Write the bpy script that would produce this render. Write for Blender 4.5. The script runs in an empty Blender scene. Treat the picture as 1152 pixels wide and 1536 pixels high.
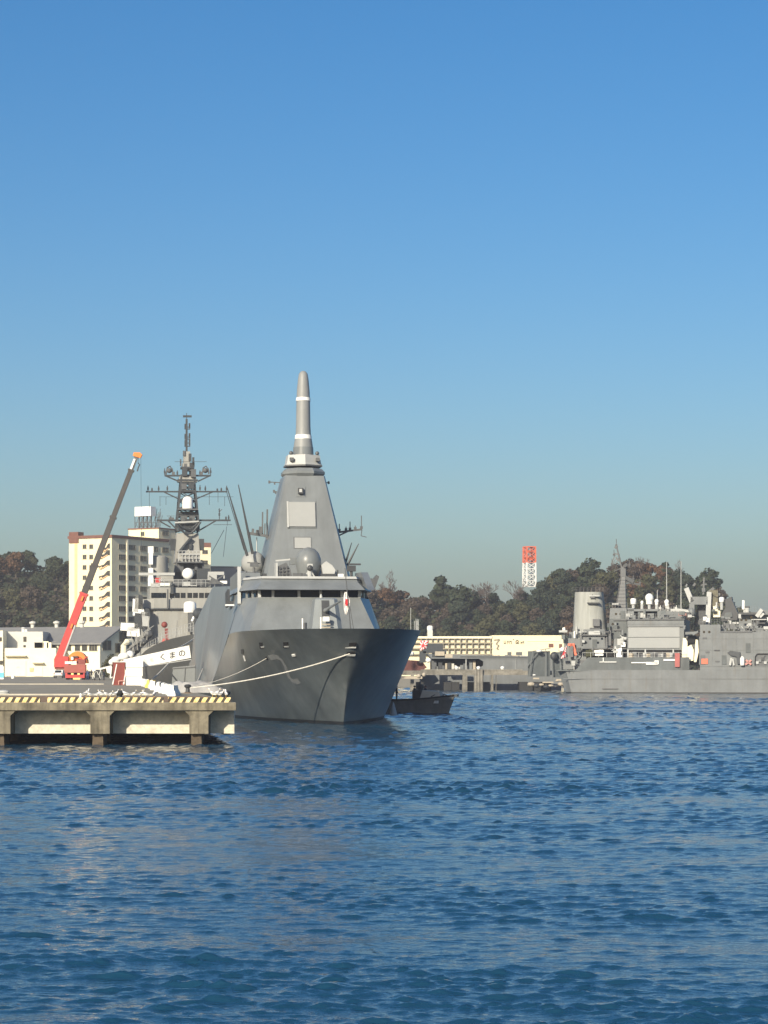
import bpy, bmesh, math, random
import numpy as np
from mathutils import Vector, Matrix
R = math.radians
rnd = random.Random(7)
scene = bpy.context.scene
COL = scene.collection

# ------------------------------------------------------------------ camera
FPX, HX, HY, EYE = 3450.0, 576.0, 998.0, 5.3     # focal length in photo pixels, horizon, eye height
cam_data = bpy.data.cameras.new('camera')
cam_data.sensor_fit = 'AUTO'; cam_data.sensor_width = 36.0
cam_data.lens = FPX / 1536 * 36
cam_data.shift_y = (HY - 768) / 1536
cam_data.clip_start = 0.5; cam_data.clip_end = 20000
cam = bpy.data.objects.new('camera', cam_data); COL.objects.link(cam)
cam.location = (0, 0, EYE); cam.rotation_euler = (R(90), 0, 0)
scene.camera = cam

# ------------------------------------------------------------------ sky and sun
SUN_AZ, SUN_EL = 25.0, 23.5      # degrees to the left of straight behind the camera, elevation
world = bpy.data.worlds.new('World'); scene.world = world
world.use_nodes = True
wn = world.node_tree; wn.nodes.clear()
w_out = wn.nodes.new('ShaderNodeOutputWorld'); w_bg = wn.nodes.new('ShaderNodeBackground')
w_sky = wn.nodes.new('ShaderNodeTexSky')
w_sky.sky_type = 'NISHITA'; w_sky.sun_disc = False
w_sky.sun_elevation = R(SUN_EL)
w_sky.sun_rotation = R(180 + SUN_AZ)
w_sky.altitude = 0; w_sky.air_density = 1.0; w_sky.dust_density = 2.0; w_sky.ozone_density = 3.5
w_hs = wn.nodes.new('ShaderNodeHueSaturation'); w_hs.inputs['Saturation'].default_value = 1.33
w_hs.inputs['Value'].default_value = 1.0; w_hs.inputs['Hue'].default_value = 0.502
wn.links.new(w_sky.outputs[0], w_hs.inputs['Color'])
wn.links.new(w_hs.outputs[0], w_bg.inputs['Color'])
w_bg.inputs['Strength'].default_value = 0.088
wn.links.new(w_bg.outputs[0], w_out.inputs['Surface'])

sun_d = bpy.data.lights.new('sun', 'SUN'); sun_d.energy = 4.6; sun_d.angle = R(0.53); sun_d.color = (1.0, 0.89, 0.70)
sun = bpy.data.objects.new('sun', sun_d); COL.objects.link(sun)
sv = Vector((-math.sin(R(SUN_AZ)) * math.cos(R(SUN_EL)), -math.cos(R(SUN_AZ)) * math.cos(R(SUN_EL)), math.sin(R(SUN_EL))))
sun.rotation_euler = sv.to_track_quat('Z', 'Y').to_euler(); sun.location = sv * 200

scene.view_settings.view_transform = 'Standard'; scene.view_settings.look = 'None'
scene.view_settings.exposure = 0.5; scene.view_settings.gamma = 1.0
scene.view_settings.use_curve_mapping = False
scene.render.engine = 'CYCLES'
scene.cycles.max_bounces = 6; scene.cycles.diffuse_bounces = 2; scene.cycles.glossy_bounces = 3
scene.cycles.transmission_bounces = 3; scene.cycles.volume_bounces = 1; scene.cycles.transparent_max_bounces = 8
scene.cycles.caustics_reflective = False; scene.cycles.caustics_refractive = False
scene.cycles.use_denoising = True

# ------------------------------------------------------------------ materials
def mat(name, col, rough=.55, var=.12, scale=.6, streak=0.0, bump=0.0, spec=.4, metal=0.0, stain=None, stain_amt=.0, blotch=.0, bscale=.25):
    m = bpy.data.materials.new(name); m.use_nodes = True
    n = m.node_tree; b = n.nodes['Principled BSDF']
    b.inputs['Roughness'].default_value = rough; b.inputs['Metallic'].default_value = metal
    b.inputs['Specular IOR Level'].default_value = spec
    c = Vector(col[:3])
    if var > 0:
        tc = n.nodes.new('ShaderNodeTexCoord'); mp = n.nodes.new('ShaderNodeMapping')
        n.links.new(tc.outputs['Object'], mp.inputs['Vector'])
        mp.inputs['Scale'].default_value = (1, 1, .12 if streak else 1)
        tx = n.nodes.new('ShaderNodeTexNoise'); tx.inputs['Scale'].default_value = scale; tx.inputs['Detail'].default_value = 6
        tx.inputs['Roughness'].default_value = .65
        n.links.new(mp.outputs[0], tx.inputs['Vector'])
        rp = n.nodes.new('ShaderNodeValToRGB')
        rp.color_ramp.elements[0].position = .32; rp.color_ramp.elements[1].position = .7
        rp.color_ramp.elements[0].color = (*(c * (1 - var)), 1)
        rp.color_ramp.elements[1].color = (*[min(.95, v * (1 + var)) for v in c], 1)
        n.links.new(tx.outputs['Fac'], rp.inputs['Fac'])
        last = rp.outputs[0]
        if stain:
            t2 = n.nodes.new('ShaderNodeTexNoise'); t2.inputs['Scale'].default_value = scale * 2.3; t2.inputs['Detail'].default_value = 8
            n.links.new(mp.outputs[0], t2.inputs['Vector'])
            r2 = n.nodes.new('ShaderNodeValToRGB')
            r2.color_ramp.elements[0].position = .55; r2.color_ramp.elements[1].position = .75
            r2.color_ramp.elements[0].color = (0, 0, 0, 1); r2.color_ramp.elements[1].color = (stain_amt,) * 3 + (1,)
            n.links.new(t2.outputs['Fac'], r2.inputs['Fac'])
            mx = n.nodes.new('ShaderNodeMix'); mx.data_type = 'RGBA'
            n.links.new(r2.outputs[0], mx.inputs['Factor']); n.links.new(last, mx.inputs['A'])
            mx.inputs['B'].default_value = (*stain, 1); last = mx.outputs['Result']
        if blotch:
            t3 = n.nodes.new('ShaderNodeTexNoise'); t3.inputs['Scale'].default_value = bscale; t3.inputs['Detail'].default_value = 7; t3.inputs['Roughness'].default_value = .7
            n.links.new(tc.outputs['Object'], t3.inputs['Vector'])
            r3 = n.nodes.new('ShaderNodeValToRGB'); r3.color_ramp.elements[0].position = .38; r3.color_ramp.elements[1].position = .62
            r3.color_ramp.elements[0].color = (1 - blotch,) * 3 + (1,); r3.color_ramp.elements[1].color = (1, 1, 1, 1)
            n.links.new(t3.outputs['Fac'], r3.inputs['Fac'])
            m3 = n.nodes.new('ShaderNodeMix'); m3.data_type = 'RGBA'; m3.blend_type = 'MULTIPLY'; m3.inputs['Factor'].default_value = 1
            n.links.new(last, m3.inputs['A']); n.links.new(r3.outputs[0], m3.inputs['B']); last = m3.outputs['Result']
        n.links.new(last, b.inputs['Base Color'])
        if bump:
            bp = n.nodes.new('ShaderNodeBump'); bp.inputs['Strength'].default_value = bump; bp.inputs['Distance'].default_value = .05
            n.links.new(tx.outputs['Fac'], bp.inputs['Height']); n.links.new(bp.outputs[0], b.inputs['Normal'])
    else:
        b.inputs['Base Color'].default_value = (*c, 1)
    return m

M = {}
M['hull'] = mat('hull_grey_part_shade', (.106, .122, .127), .32, .24, .45, streak=1, bump=.12, stain=(.155, .165, .168), stain_amt=.55, blotch=.28, bscale=.22)  # darker than the upper works, partly painting in shade on the hull sides
M['super'] = mat('superstructure_grey', (.178, .194, .200), .36, .16, .5, streak=1, stain=(.15, .155, .155), stain_amt=.4, blotch=.12, bscale=.2)
M['super2'] = mat('older_ship_grey', (.285, .285, .265), .55, .12, .6, streak=1, stain=(.17, .15, .12), stain_amt=.4)
M['ship3'] = mat('support_ship_grey', (.165, .178, .183), .55, .12, .6, streak=1, bump=.05, stain=(.13, .115, .095), stain_amt=.45, blotch=.2, bscale=.25)
M['hull2'] = mat('older_hull_grey', (.10, .105, .105), .5, .15, .5, streak=1)
M['pale'] = mat('pale_grey_paint', (.40, .41, .40), .5, .07, .8)
M['panel'] = mat('array_panel_grey', (.30, .31, .305), .6, .03, .8)
M['darkmetal'] = mat('dark_metal', (.045, .048, .052), .5, .2, 2)
M['midmetal'] = mat('mid_grey_metal', (.095, .10, .105), .5, .15, 2)
M['mastdark'] = mat('mast_dark_grey', (.042, .048, .054), .5, .2, 2)
M['black'] = mat('black_rubber', (.012, .012, .013), .7, .2, 3)
M['boot'] = mat('boot_topping_black', (.02, .021, .022), .5, .25, .8)
M['glass'] = mat('dark_bridge_glass', (.012, .016, .022), .08, 0, spec=.6)
M['white'] = mat('white_paint', (.78, .78, .75), .45, .05, 1)
M['cream'] = mat('cream_render', (.78, .70, .48), .8, .05, .4, stain=(.55, .5, .38), stain_amt=.35)
M['cream2'] = mat('pale_cream_wall', (.80, .75, .57), .8, .05, .4, stain=(.6, .55, .45), stain_amt=.3)
M['flatgrey'] = mat('pale_grey_wall', (.56, .55, .50), .8, .05, .4)
M['stripe'] = mat('apricot_stripe', (.70, .47, .26), .8, .05, 1)
M['brown'] = mat('brown_roof_edge', (.16, .07, .05), .7, .15, 1)
M['roofgrey'] = mat('grey_sheet_roof', (.20, .20, .195), .6, .10, .5)
M['winframe'] = mat('window_frame', (.30, .27, .2), .5, .1, 2)
M['winglass'] = mat('window_glass', (.05, .05, .045), .15, .3, .7)
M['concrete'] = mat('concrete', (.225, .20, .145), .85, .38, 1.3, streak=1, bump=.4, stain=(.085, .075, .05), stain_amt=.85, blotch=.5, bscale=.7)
M['quay'] = mat('grey_quay_concrete', (.25, .235, .20), .85, .25, 1.2, blotch=.4, bscale=.4)
M['concrete2'] = mat('inner_concrete', (.62, .58, .47), .85, .10, 2.0, bump=.2, stain=(.33, .3, .22), stain_amt=.6, blotch=.15, bscale=1.0)
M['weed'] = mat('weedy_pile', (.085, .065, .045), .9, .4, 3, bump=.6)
M['asphalt'] = mat('pier_asphalt', (.27, .25, .20), .9, .14, .25, stain=(.20, .18, .14), stain_amt=.5)
M['rust'] = mat('rusty_strip', (.28, .18, .10), .9, .35, 1.2, stain=(.10, .075, .05), stain_amt=.7)
M['line'] = mat('worn_line_paint', (.45, .42, .35), .9, .2, 1)
M['red'] = mat('crane_red', (.46, .042, .04), .4, .12, 1)
M['orange'] = mat('crane_orange', (.75, .20, .03), .4, .1, 1)
M['boomgrey'] = mat('boom_dark_grey', (.03, .029, .029), .5, .15, 1)
M['maroon'] = mat('maroon_panel', (.21, .05, .04), .6, .1, 1)
M['yellow'] = mat('yellow_paint', (.72, .52, .09), .6, .15, 2)
M['rope'] = mat('pale_rope', (.62, .60, .54), .9, .15, 4)
M['tarp'] = mat('grey_tarpaulin', (.36, .355, .345), .8, .15, 1.6, bump=.5)
M['navy'] = mat('navy_cloth', (.02, .024, .04), .9, .2, 4)
M['skin'] = mat('skin', (.42, .25, .17), .6, .05, 4)
M['flagred'] = mat('flag_red', (.62, .03, .04), .8, .05, 4)
M['flagwhite'] = mat('flag_white', (.8, .78, .75), .8, .04, 4)
M['bluebox'] = mat('light_blue_plastic', (.16, .5, .62), .5, .1, 2)
M['tan'] = mat('tan_canvas', (.42, .37, .29), .8, .12, 1)
M['gullwhite'] = mat('gull_white', (.82, .80, .76), .8, .05, 8)
M['gullgrey'] = mat('gull_grey', (.36, .37, .38), .8, .05, 8)
M['beak'] = mat('beak_yellow', (.7, .42, .05), .5, 0)
M['redlead'] = mat('red_white_lattice_red', (.68, .16, .09), .6, .08, 2)
M['bark'] = mat('bark', (.085, .07, .055), .9, .3, 3)
M['soil'] = mat('hillside_soil', (.05, .045, .03), 1, .3, .2)
M['land'] = mat('paved_land', (.16, .155, .14), .9, .15, .1)
M['lamp'] = mat('lamp_glass_yellow', (.8, .62, .25), .3, .05, 3)
def leafmat(name, c):
    return mat(name, c, .75, .38, .35, spec=.2)
M['leaf0'] = leafmat('dark_green_leaves', (.033, .043, .024))
M['leaf1'] = leafmat('olive_leaves', (.058, .060, .030))
M['leaf2'] = leafmat('brown_leaves', (.070, .055, .042))
M['leaf3'] = leafmat('russet_leaves', (.10, .058, .032))
M['leaf4'] = leafmat('blue_green_leaves', (.030, .040, .026))
M['twig'] = mat('bare_twigs', (.11, .09, .08), .9, .2, 2)

# ------------------------------------------------------------------ mesh helpers
class MB:
    def __init__(s): s.v = []; s.f = []; s.mi = []; s.cur = 0
    def add(s, vs, fs):
        o = len(s.v); s.v += [tuple(v) for v in vs]
        for f in fs: s.f.append(tuple(i + o for i in f)); s.mi.append(s.cur)
        return s
    def box(s, c, d, rz=0.0, tilt=None):
        hx, hy, hz = d[0] / 2, d[1] / 2, d[2] / 2
        vs = [Vector((x, y, z)) for z in (-hz, hz) for y in (-hy, hy) for x in (-hx, hx)]
        m = Matrix.Rotation(rz, 3, 'Z')
        if tilt: m = m @ Matrix.Rotation(tilt[1], 3, tilt[0])
        vs = [m @ v + Vector(c) for v in vs]
        return s.add(vs, [(0, 2, 3, 1), (4, 5, 7, 6), (0, 1, 5, 4), (2, 6, 7, 3), (0, 4, 6, 2), (1, 3, 7, 5)])
    def bar(s, p, q, w, h=None):          # square bar from p to q
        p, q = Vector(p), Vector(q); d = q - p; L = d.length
        if L < 1e-6: return s
        h = h or w
        up = Vector((0, 0, 1)) if abs(d.normalized().z) < .95 else Vector((0, 1, 0))
        a = d.cross(up).normalized() * w / 2; b = a.cross(d).normalized() * h / 2
        vs = [p - a - b, p + a - b, p + a + b, p - a + b, q - a - b, q + a - b, q + a + b, q - a + b]
        return s.add(vs, [(0, 3, 2, 1), (4, 5, 6, 7), (0, 1, 5, 4), (1, 2, 6, 5), (2, 3, 7, 6), (3, 0, 4, 7)])
    def tube(s, pts, rads, n=8, cap=True):
        pts = [Vector(p) for p in pts]
        if not hasattr(rads, '__len__'): rads = [rads] * len(pts)
        rings = []
        for i, p in enumerate(pts):
            d = (pts[min(i + 1, len(pts) - 1)] - pts[max(i - 1, 0)]).normalized()
            up = Vector((0, 0, 1)) if abs(d.z) < .9 else Vector((0, 1, 0))
            a = d.cross(up).normalized(); b = a.cross(d).normalized()
            rings.append([p + (a * math.cos(2 * math.pi * k / n) + b * math.sin(2 * math.pi * k / n)) * rads[i] for k in range(n)])
        return s.loft(rings, True, cap)
    def loft(s, rings, closed=True, cap=True):
        n = len(rings[0]); vs = [v for r in rings for v in r]; fs = []
        for i in range(len(rings) - 1):
            for k in range(n if closed else n - 1):
                a, b = i * n + k, i * n + (k + 1) % n
                fs.append((a, b, b + n, a + n))
        if cap:
            fs.append(tuple(range(n - 1, -1, -1))); fs.append(tuple((len(rings) - 1) * n + k for k in range(n)))
        return s.add(vs, fs)
    def lathe(s, c, prof, n=16, sx=1.0, sy=1.0):     # prof: (radius, z)
        c = Vector(c)
        return s.loft([[c + Vector((r * sx * math.cos(2 * math.pi * k / n), r * sy * math.sin(2 * math.pi * k / n), z)) for k in range(n)] for r, z in prof], True, True)
    def sphere(s, c, r, n=14, sz=1.0):
        return s.lathe(c, [(max(.001, r * math.sin(math.pi * i / 9)), -r * sz * math.cos(math.pi * i / 9)) for i in range(10)], n)
    def prism(s, poly, axis, a, b):       # poly in the two other axes, extruded along axis from a to b
        def mk(u, v, t):
            return {'x': (t, u, v), 'y': (u, t, v), 'z': (u, v, t)}[axis]
        n = len(poly)
        vs = [mk(u, v, a) for u, v in poly] + [mk(u, v, b) for u, v in poly]
        return s.add(vs, [tuple(range(n)), tuple(range(2 * n - 1, n - 1, -1))] + [(k, k + n, (k + 1) % n + n, (k + 1) % n) for k in range(n)])
    def quad(s, a, b, c, d): return s.add([a, b, c, d], [(0, 1, 2, 3)])
    def mesh(s, name, mats, smooth=False):
        me = bpy.data.meshes.new(name); me.from_pydata(s.v, [], s.f)
        for m in (mats if isinstance(mats, (list, tuple)) else [mats]): me.materials.append(m)
        if any(s.mi): me.polygons.foreach_set('material_index', s.mi)
        me.validate()
        bm = bmesh.new(); bm.from_mesh(me); bmesh.ops.recalc_face_normals(bm, faces=bm.faces); bm.to_mesh(me); bm.free()
        if smooth:
            me.polygons.foreach_set('use_smooth', [True] * len(me.polygons))
            try: me.set_sharp_from_angle(angle=R(40))
            except Exception: pass
        return me
    def build(s, name, mats, parent=None, smooth=False):
        o = bpy.data.objects.new(name, s.mesh(name, mats, smooth)); COL.objects.link(o)
        if parent is not None: o.parent = parent
        return o

def tag(o, label=None, cat=None, group=None, kind=None):
    if label: o['label'] = label
    if cat: o['category'] = cat
    if group: o['group'] = group
    if kind: o['kind'] = kind
    return o
def empty(name, loc, rz=0.0, label=None, cat=None, group=None):
    o = bpy.data.objects.new(name, None); COL.objects.link(o)
    o.location = loc; o.rotation_euler = (0, 0, rz); o.empty_display_size = .5
    return tag(o, label, cat, group)
def inst(src, name, parent=None, loc=(0, 0, 0), rz=0.0, sc=None):
    o = bpy.data.objects.new(name, src.data if hasattr(src, 'data') else src); COL.objects.link(o)
    o.location = loc; o.rotation_euler = (0, 0, rz)
    if sc: o.scale = sc
    if parent is not None: o.parent = parent
    return o
def copy_tree(o, parent=None):
    c = o.copy(); COL.objects.link(c)
    if parent is not None: c.parent = parent
    for ch in list(o.children): copy_tree(ch, c)
    return c
def at(px, py, Y):                        # the place at distance Y that shows at that point of the photograph
    return Vector(((px - HX) * Y / FPX, Y, EYE - (py - HY) * Y / FPX))
class Frame:                              # a local frame on the ground: origin, turned by a about z
    def __init__(s, bx, by, a, z=0.0):
        s.o = Vector((bx, by, 0)); s.a = a; s.z = z
        s.X = Vector((math.cos(a), math.sin(a), 0)); s.Y = Vector((-math.sin(a), math.cos(a), 0))
    def empty(s, name, **k): return empty(name, (s.o.x, s.o.y, s.z), s.a, **k)
    def on(s, px, py, axis, val):         # local point on the plane axis=val seen at (px,py)
        d = Vector(((px - HX) / FPX, 1, -(py - HY) / FPX)); A = s.X if axis == 'x' else s.Y
        t = (val + s.o.dot(A)) / d.dot(A)
        w = Vector((0, 0, EYE)) + d * t; q = w - s.o
        return Vector((q.dot(s.X), q.dot(s.Y), w.z - s.z))
    def P(s, px, py, y): return s.on(px, py, 'y', y)
    def world(s, p): return s.o + s.X * p[0] + s.Y * p[1] + Vector((0, 0, p[2] + s.z))
def proj(w): return (HX + FPX * w.x / w.y, HY - FPX * (w.z - EYE) / w.y)
def interp(x, xs, ys): return float(np.interp(x, xs, ys))
# ------------------------------------------------------------------ water
def wave_tile(n, L, lmin, lmax, wdir, seed, power):
    rg = np.random.RandomState(seed)
    k = np.fft.fftfreq(n, L / n) * 2 * np.pi
    kx, ky = np.meshgrid(k, k); kk = np.hypot(kx, ky); kk[0, 0] = 1
    c = (kx * math.sin(wdir) + ky * math.cos(wdir)) / kk
    lam = 2 * np.pi / kk
    S = lam ** power * (.05 + np.abs(c) ** 4) * (lam > lmin) * np.exp(-(lam / lmax) ** 4)
    S[0, 0] = 0
    a = np.sqrt(S) * (rg.normal(size=(n, n)) + 1j * rg.normal(size=(n, n)))
    h = np.fft.ifft2(a).real
    return h / h.std()
def sample(t, L, X, Y):
    n = t.shape[0]; u = (X / L * n) % n; v = (Y / L * n) % n
    i = np.floor(u).astype(int); j = np.floor(v).astype(int); fu = u - i; fv = v - j
    i1, j1 = (i + 1) % n, (j + 1) % n; i %= n; j %= n
    return (t[j, i] * (1 - fu) + t[j, i1] * fu) * (1 - fv) + (t[j1, i] * (1 - fu) + t[j1, i1] * fu) * fv
TA = wave_tile(1024, 57.0, .20, 1.6, R(5), 3, 3.0)
TB = wave_tile(512, 151.0, 3.0, 13.0, R(-16), 5, 2.6)
TP = wave_tile(512, 83.0, 1.6, 9.0, R(0), 12, 1.6)
TC = wave_tile(256, 410.0, 12.0, 90.0, R(30), 9, 2.0)
ratio = 1.0021
ys = 14 * ratio ** np.arange(int(math.log(760 / 14) / math.log(ratio)))
wing = .25 + .0022 * np.cumsum(1.09 ** np.arange(46))
tx = np.concatenate([-wing[::-1], np.linspace(-.25, .25, 260), wing])
YY = np.repeat(ys[:, None], len(tx), 1); XX = ys[:, None] * tx[None, :]
gust = .75 + .25 * np.clip(sample(TC, 410.0, XX, YY), -1.5, 1.5)
fadeB = np.clip(1.3 - ys / 90, 0, 1)[:, None]
fadeA = np.clip(.85 + ys / 130, .9, 3.2)[:, None]
pA = sample(TP, 83.0, XX, YY) + .5 * sample(TC, 410.0, XX, YY)
hA = sample(TA, 57.0, XX, YY); hB = sample(TB, 151.0, XX, YY)
ZZ = (np.clip(.0128 + .0024 * pA, .008, .020) * (hA + .30 * hA ** 2 - .30)) * fadeA * gust + .020 * hB
nr, nc = XX.shape
YS = YY - .012 * hA * fadeA * np.clip(120 / YY, .2, 1.0)
wv = np.stack([XX, YS, ZZ], -1).reshape(-1, 3)
idx = np.arange(nr * nc).reshape(nr, nc)
wf = np.stack([idx[:-1, :-1], idx[:-1, 1:], idx[1:, 1:], idx[1:, :-1]], -1).reshape(-1, 4)
far = np.array([[-1400, -300, -.4], [1400, -300, -.4], [1400, 2300, -.4], [-1400, 2300, -.4]], float)
fo = len(wv); wv = np.concatenate([wv, far]); wf = np.concatenate([wf, [[fo, fo + 1, fo + 2, fo + 3]]])
me = bpy.data.meshes.new('water'); me.vertices.add(len(wv)); me.vertices.foreach_set('co', wv.ravel())
me.loops.add(wf.size); me.loops.foreach_set('vertex_index', wf.ravel().astype(np.int32))
me.polygons.add(len(wf)); me.polygons.foreach_set('loop_start', np.arange(0, wf.size, 4, dtype=np.int32))
me.polygons.foreach_set('loop_total', np.full(len(wf), 4, dtype=np.int32))
me.update(); me.validate(); me.polygons.foreach_set('use_smooth', [True] * len(me.polygons))
wm = bpy.data.materials.new('sea_water'); wm.use_nodes = True
n = wm.node_tree; b = n.nodes['Principled BSDF']
b.inputs['Base Color'].default_value = (.010, .049, .094, 1); b.inputs['Roughness'].default_value = .06
b.inputs['IOR'].default_value = 1.333; b.inputs["Specular IOR Level"].default_value = .65
tc = n.nodes.new('ShaderNodeTexCoord'); mp = n.nodes.new('ShaderNodeMapping')
n.links.new(tc.outputs['Object'], mp.inputs['Vector']); mp.inputs['Scale'].default_value = (.75, 1.25, 1); mp.inputs['Rotation'].default_value = (0, 0, R(9))
hs = []
for sc, det, amp in ((2.2, 4, 1.0), (9.0, 2, .25)):
    t = n.nodes.new('ShaderNodeTexNoise'); t.inputs['Scale'].default_value = sc; t.inputs['Detail'].default_value = det
    t.inputs['Roughness'].default_value = .55; n.links.new(mp.outputs[0], t.inputs['Vector'])
    q = n.nodes.new('ShaderNodeMath'); q.operation = 'MULTIPLY'; q.inputs[1].default_value = amp
    n.links.new(t.outputs['Fac'], q.inputs[0]); hs.append(q.outputs[0])
ad = n.nodes.new('ShaderNodeMath'); ad.operation = 'ADD'
n.links.new(hs[0], ad.inputs[0]); n.links.new(hs[1], ad.inputs[1])
bp = n.nodes.new('ShaderNodeBump'); bp.inputs['Strength'].default_value = 1.0; bp.inputs['Distance'].default_value = .05
n.links.new(ad.outputs[0], bp.inputs['Height']); n.links.new(bp.outputs[0], b.inputs['Normal'])
me.materials.append(wm)
water = bpy.data.objects.new('water', me); COL.objects.link(water); tag(water, kind='structure')

# ------------------------------------------------------------------ land, quay apron, hills
DECK = 2.85
EA = R(7.4)                                     # heading of the pier's water-side edge
def edge_x(Y): return -9.8 - (Y - 152) * math.tan(EA)
mb = MB()
mb.prism([(-260, 640), (-70, 640), (-60, 590), (-8, 575), (10, 560), (600, 560), (1400, 800), (1400, 2300), (-1400, 2300), (-1400, 640)], 'z', -3, DECK - .35)
tag(mb.build('land', M['land']), kind='structure')

RX = [-1400, -700, -300, -190, -150, -135, -122, -118, -108, -97, -85, -75, -55, -40, -20, -5, 5, 18, 31, 38, 45, 52, 58, 66, 74, 84, 94, 103, 109, 114, 120, 128, 150, 400]
RZ = [18, 26, 36, 40, 42, 41.5, 42.5, 40.0, 38.5, 36, 36, 36, 36, 36, 35, 31, 28.5, 26.5, 26, 25.5, 27.5, 29.5, 31.5, 35.5, 37, 36.0, 35.0, 35, 32, 27, 19, 12, 6, 3]
def ridge(X): return float(np.interp(X, RX, RZ)) - 6.5
HILLY = 770.0
def hill_z(X, Y):
    r = max(0., ridge(X)); d = Y - HILLY
    if d < 0: t = max(0., 1 + d / 78.0); f = t * t * (3 - 2 * t) * .35 + t * .65
    else: t = max(0., 1 - d / 260.0); f = t
    w = 1.3 * math.sin(X * .19 + Y * .07) + 1.0 * math.sin(X * .41 - Y * .13)
    return DECK - .3 + r * f + (w * min(1, f * 3) if r > 5 else 0)
hx = list(np.arange(-400, 400, 6.0)); hy = list(np.arange(688, 1040, 8.0))
hx = [-1390, -1200, -800, -600] + hx + [600]
mb = MB(); vs = [(x, y, hill_z(x, y)) for y in hy for x in hx]; W = len(hx)
mb.add(vs, [(j * W + i, j * W + i + 1, (j + 1) * W + i + 1, (j + 1) * W + i) for j in range(len(hy) - 1) for i in range(W - 1)])
tag(mb.build('hill', M['soil'], smooth=True), kind='structure')

# trees -----------------------------------------------------------------
def leaf_cloud(mb, blobs, n, size, rg):
    tot = sum(b[3] ** 2 for b in blobs)
    for (x, y, z, r, sz) in blobs:
        for _ in range(int(n * r * r / tot)):
            d = Vector((rg.gauss(0, 1), rg.gauss(0, 1), rg.gauss(0, 1))).normalized()
            q = r * (.62 + .38 * rg.random() ** .5) * (.9 + .25 * math.sin(5 * d.x + 3 * d.z + x) * math.sin(4 * d.y + z))
            p = Vector((x + d.x * q, y + d.y * q, z + d.z * q * sz))
            nrm = (d + Vector((rg.gauss(0, .5), rg.gauss(0, .5), rg.gauss(0, .5)))).normalized()
            a = nrm.orthogonal().normalized(); a.rotate(Matrix.Rotation(rg.random() * 6.28, 3, nrm)); bb = nrm.cross(a)
            s1 = size * (.5 + rg.random()); s2 = s1 * (.5 + .5 * rg.random())
            mb.quad(p - a * s1 - bb * s2 * .3, p + bb * s2, p + a * s1 + bb * s2 * .2, p - bb * s2)
def raw_mesh(mb, name, m):
    me = bpy.data.meshes.new(name); me.from_pydata(mb.v, [], mb.f); me.materials.append(m); return me
def broadleaf(seed, h, w, n, leaf, nb=7, size=.5):
    rg = random.Random(seed); blobs = []; tk = MB()
    th = h * .42
    tk.tube([(0, 0, -1.5), (.1, 0, th * .5), (rg.uniform(-.4, .4), rg.uniform(-.4, .4), th), (rg.uniform(-.7, .7), rg.uniform(-.7, .7), h * .75)], [.32, .27, .2, .06], 6)
    for i in range(nb):
        a = 6.283 * i / nb + rg.uniform(-.5, .5); d = w * rg.uniform(.2, .62); z = h * rg.uniform(.42, .80)
        r = w * rg.uniform(.34, .52)
        blobs.append((d * math.cos(a), d * math.sin(a), z, r, rg.uniform(.6, .85)))
        tk.tube([(0, 0, th * rg.uniform(.6, 1)), (d * .6 * math.cos(a), d * .6 * math.sin(a), z * .82), (d * math.cos(a), d * math.sin(a), z)], [.13, .09, .04], 5)
    blobs.append((rg.uniform(-.5, .5), rg.uniform(-.5, .5), h * .82, w * .5, .75))
    blobs.append((0, 0, h * .38, w * .7, .6))
    c = MB(); leaf_cloud(c, blobs, n, size, rg)
    return tk.mesh('trunk', M['bark'], True), raw_mesh(c, 'crown', leaf)
def bare(seed, h, spread, lean=0.0, depth=5):
    rg = random.Random(seed); tk = MB(); tw = MB()
    def grow(p, d, L, r, k):
        q = p + d * L
        (tk if k > depth - 3 else tw).tube([p, p + d * L * .5 + Vector((rg.gauss(0, .04), rg.gauss(0, .04), 0)) * L, q], [r, r * .85, r * .65], 4 if k < depth - 1 else 6, k == 0)
        if k == 0: return
        for i in range(rg.choice((2, 3, 3)) if k < depth else 4):
            v = Vector((rg.gauss(0, 1), rg.gauss(0, 1), rg.gauss(.25, .5))).normalized()
            grow(q - d * L * rg.uniform(0, .35), (d + v * spread).normalized(), L * rg.uniform(.6, .82), max(.035, r * .58), k - 1)
    grow(Vector((0, 0, -1)), Vector((lean, 0, 1)).normalized(), h * .36, .26, depth)
    return tk.mesh('trunk', M['twig']), tw.mesh('crown', M['twig'])
PROTO = []
for i, (leaf, h, w) in enumerate([('leaf0', 9.5, 4.3), ('leaf0', 8.2, 4.8), ('leaf4', 10.5, 4.0), ('leaf4', 8.8, 4.5), ('leaf1', 8.6, 4.4), ('leaf1', 9.8, 4.0),
                                  ('leaf2', 8.4, 4.3), ('leaf2', 9.4, 4.6), ('leaf3', 8.0, 4.2), ('leaf3', 8.9, 3.8)]):
    PROTO.append((broadleaf(100 + i, h, w, 2300, M[leaf], 8, .38), int(leaf[-1])))
KIND = {0: ('evergreen_tree', 'dark green leafy tree'), 4: ('evergreen_tree', 'blue green leafy tree'), 1: ('broadleaf_tree', 'olive leafy tree'),
        2: ('broadleaf_tree', 'dull brown autumn tree'), 3: ('broadleaf_tree', 'russet autumn tree')}
def plant(meshes, name, loc, rz, s, label, cat='tree', group=None):
    e = empty(name, loc, rz, label, cat, group); e.scale = (s, s, s)
    inst(meshes[0], 'trunk', e); inst(meshes[1], 'crown', e)
    return e
rg = random.Random(21); ntree = 0
def patch(X, Y): return math.sin(X * .085 + 1.3) + math.sin(Y * .11 + X * .05) + .8 * math.sin(X * .21 - Y * .17)
rows = [705, 716, 727, 738, 748, 758, 766, 773]
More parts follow.
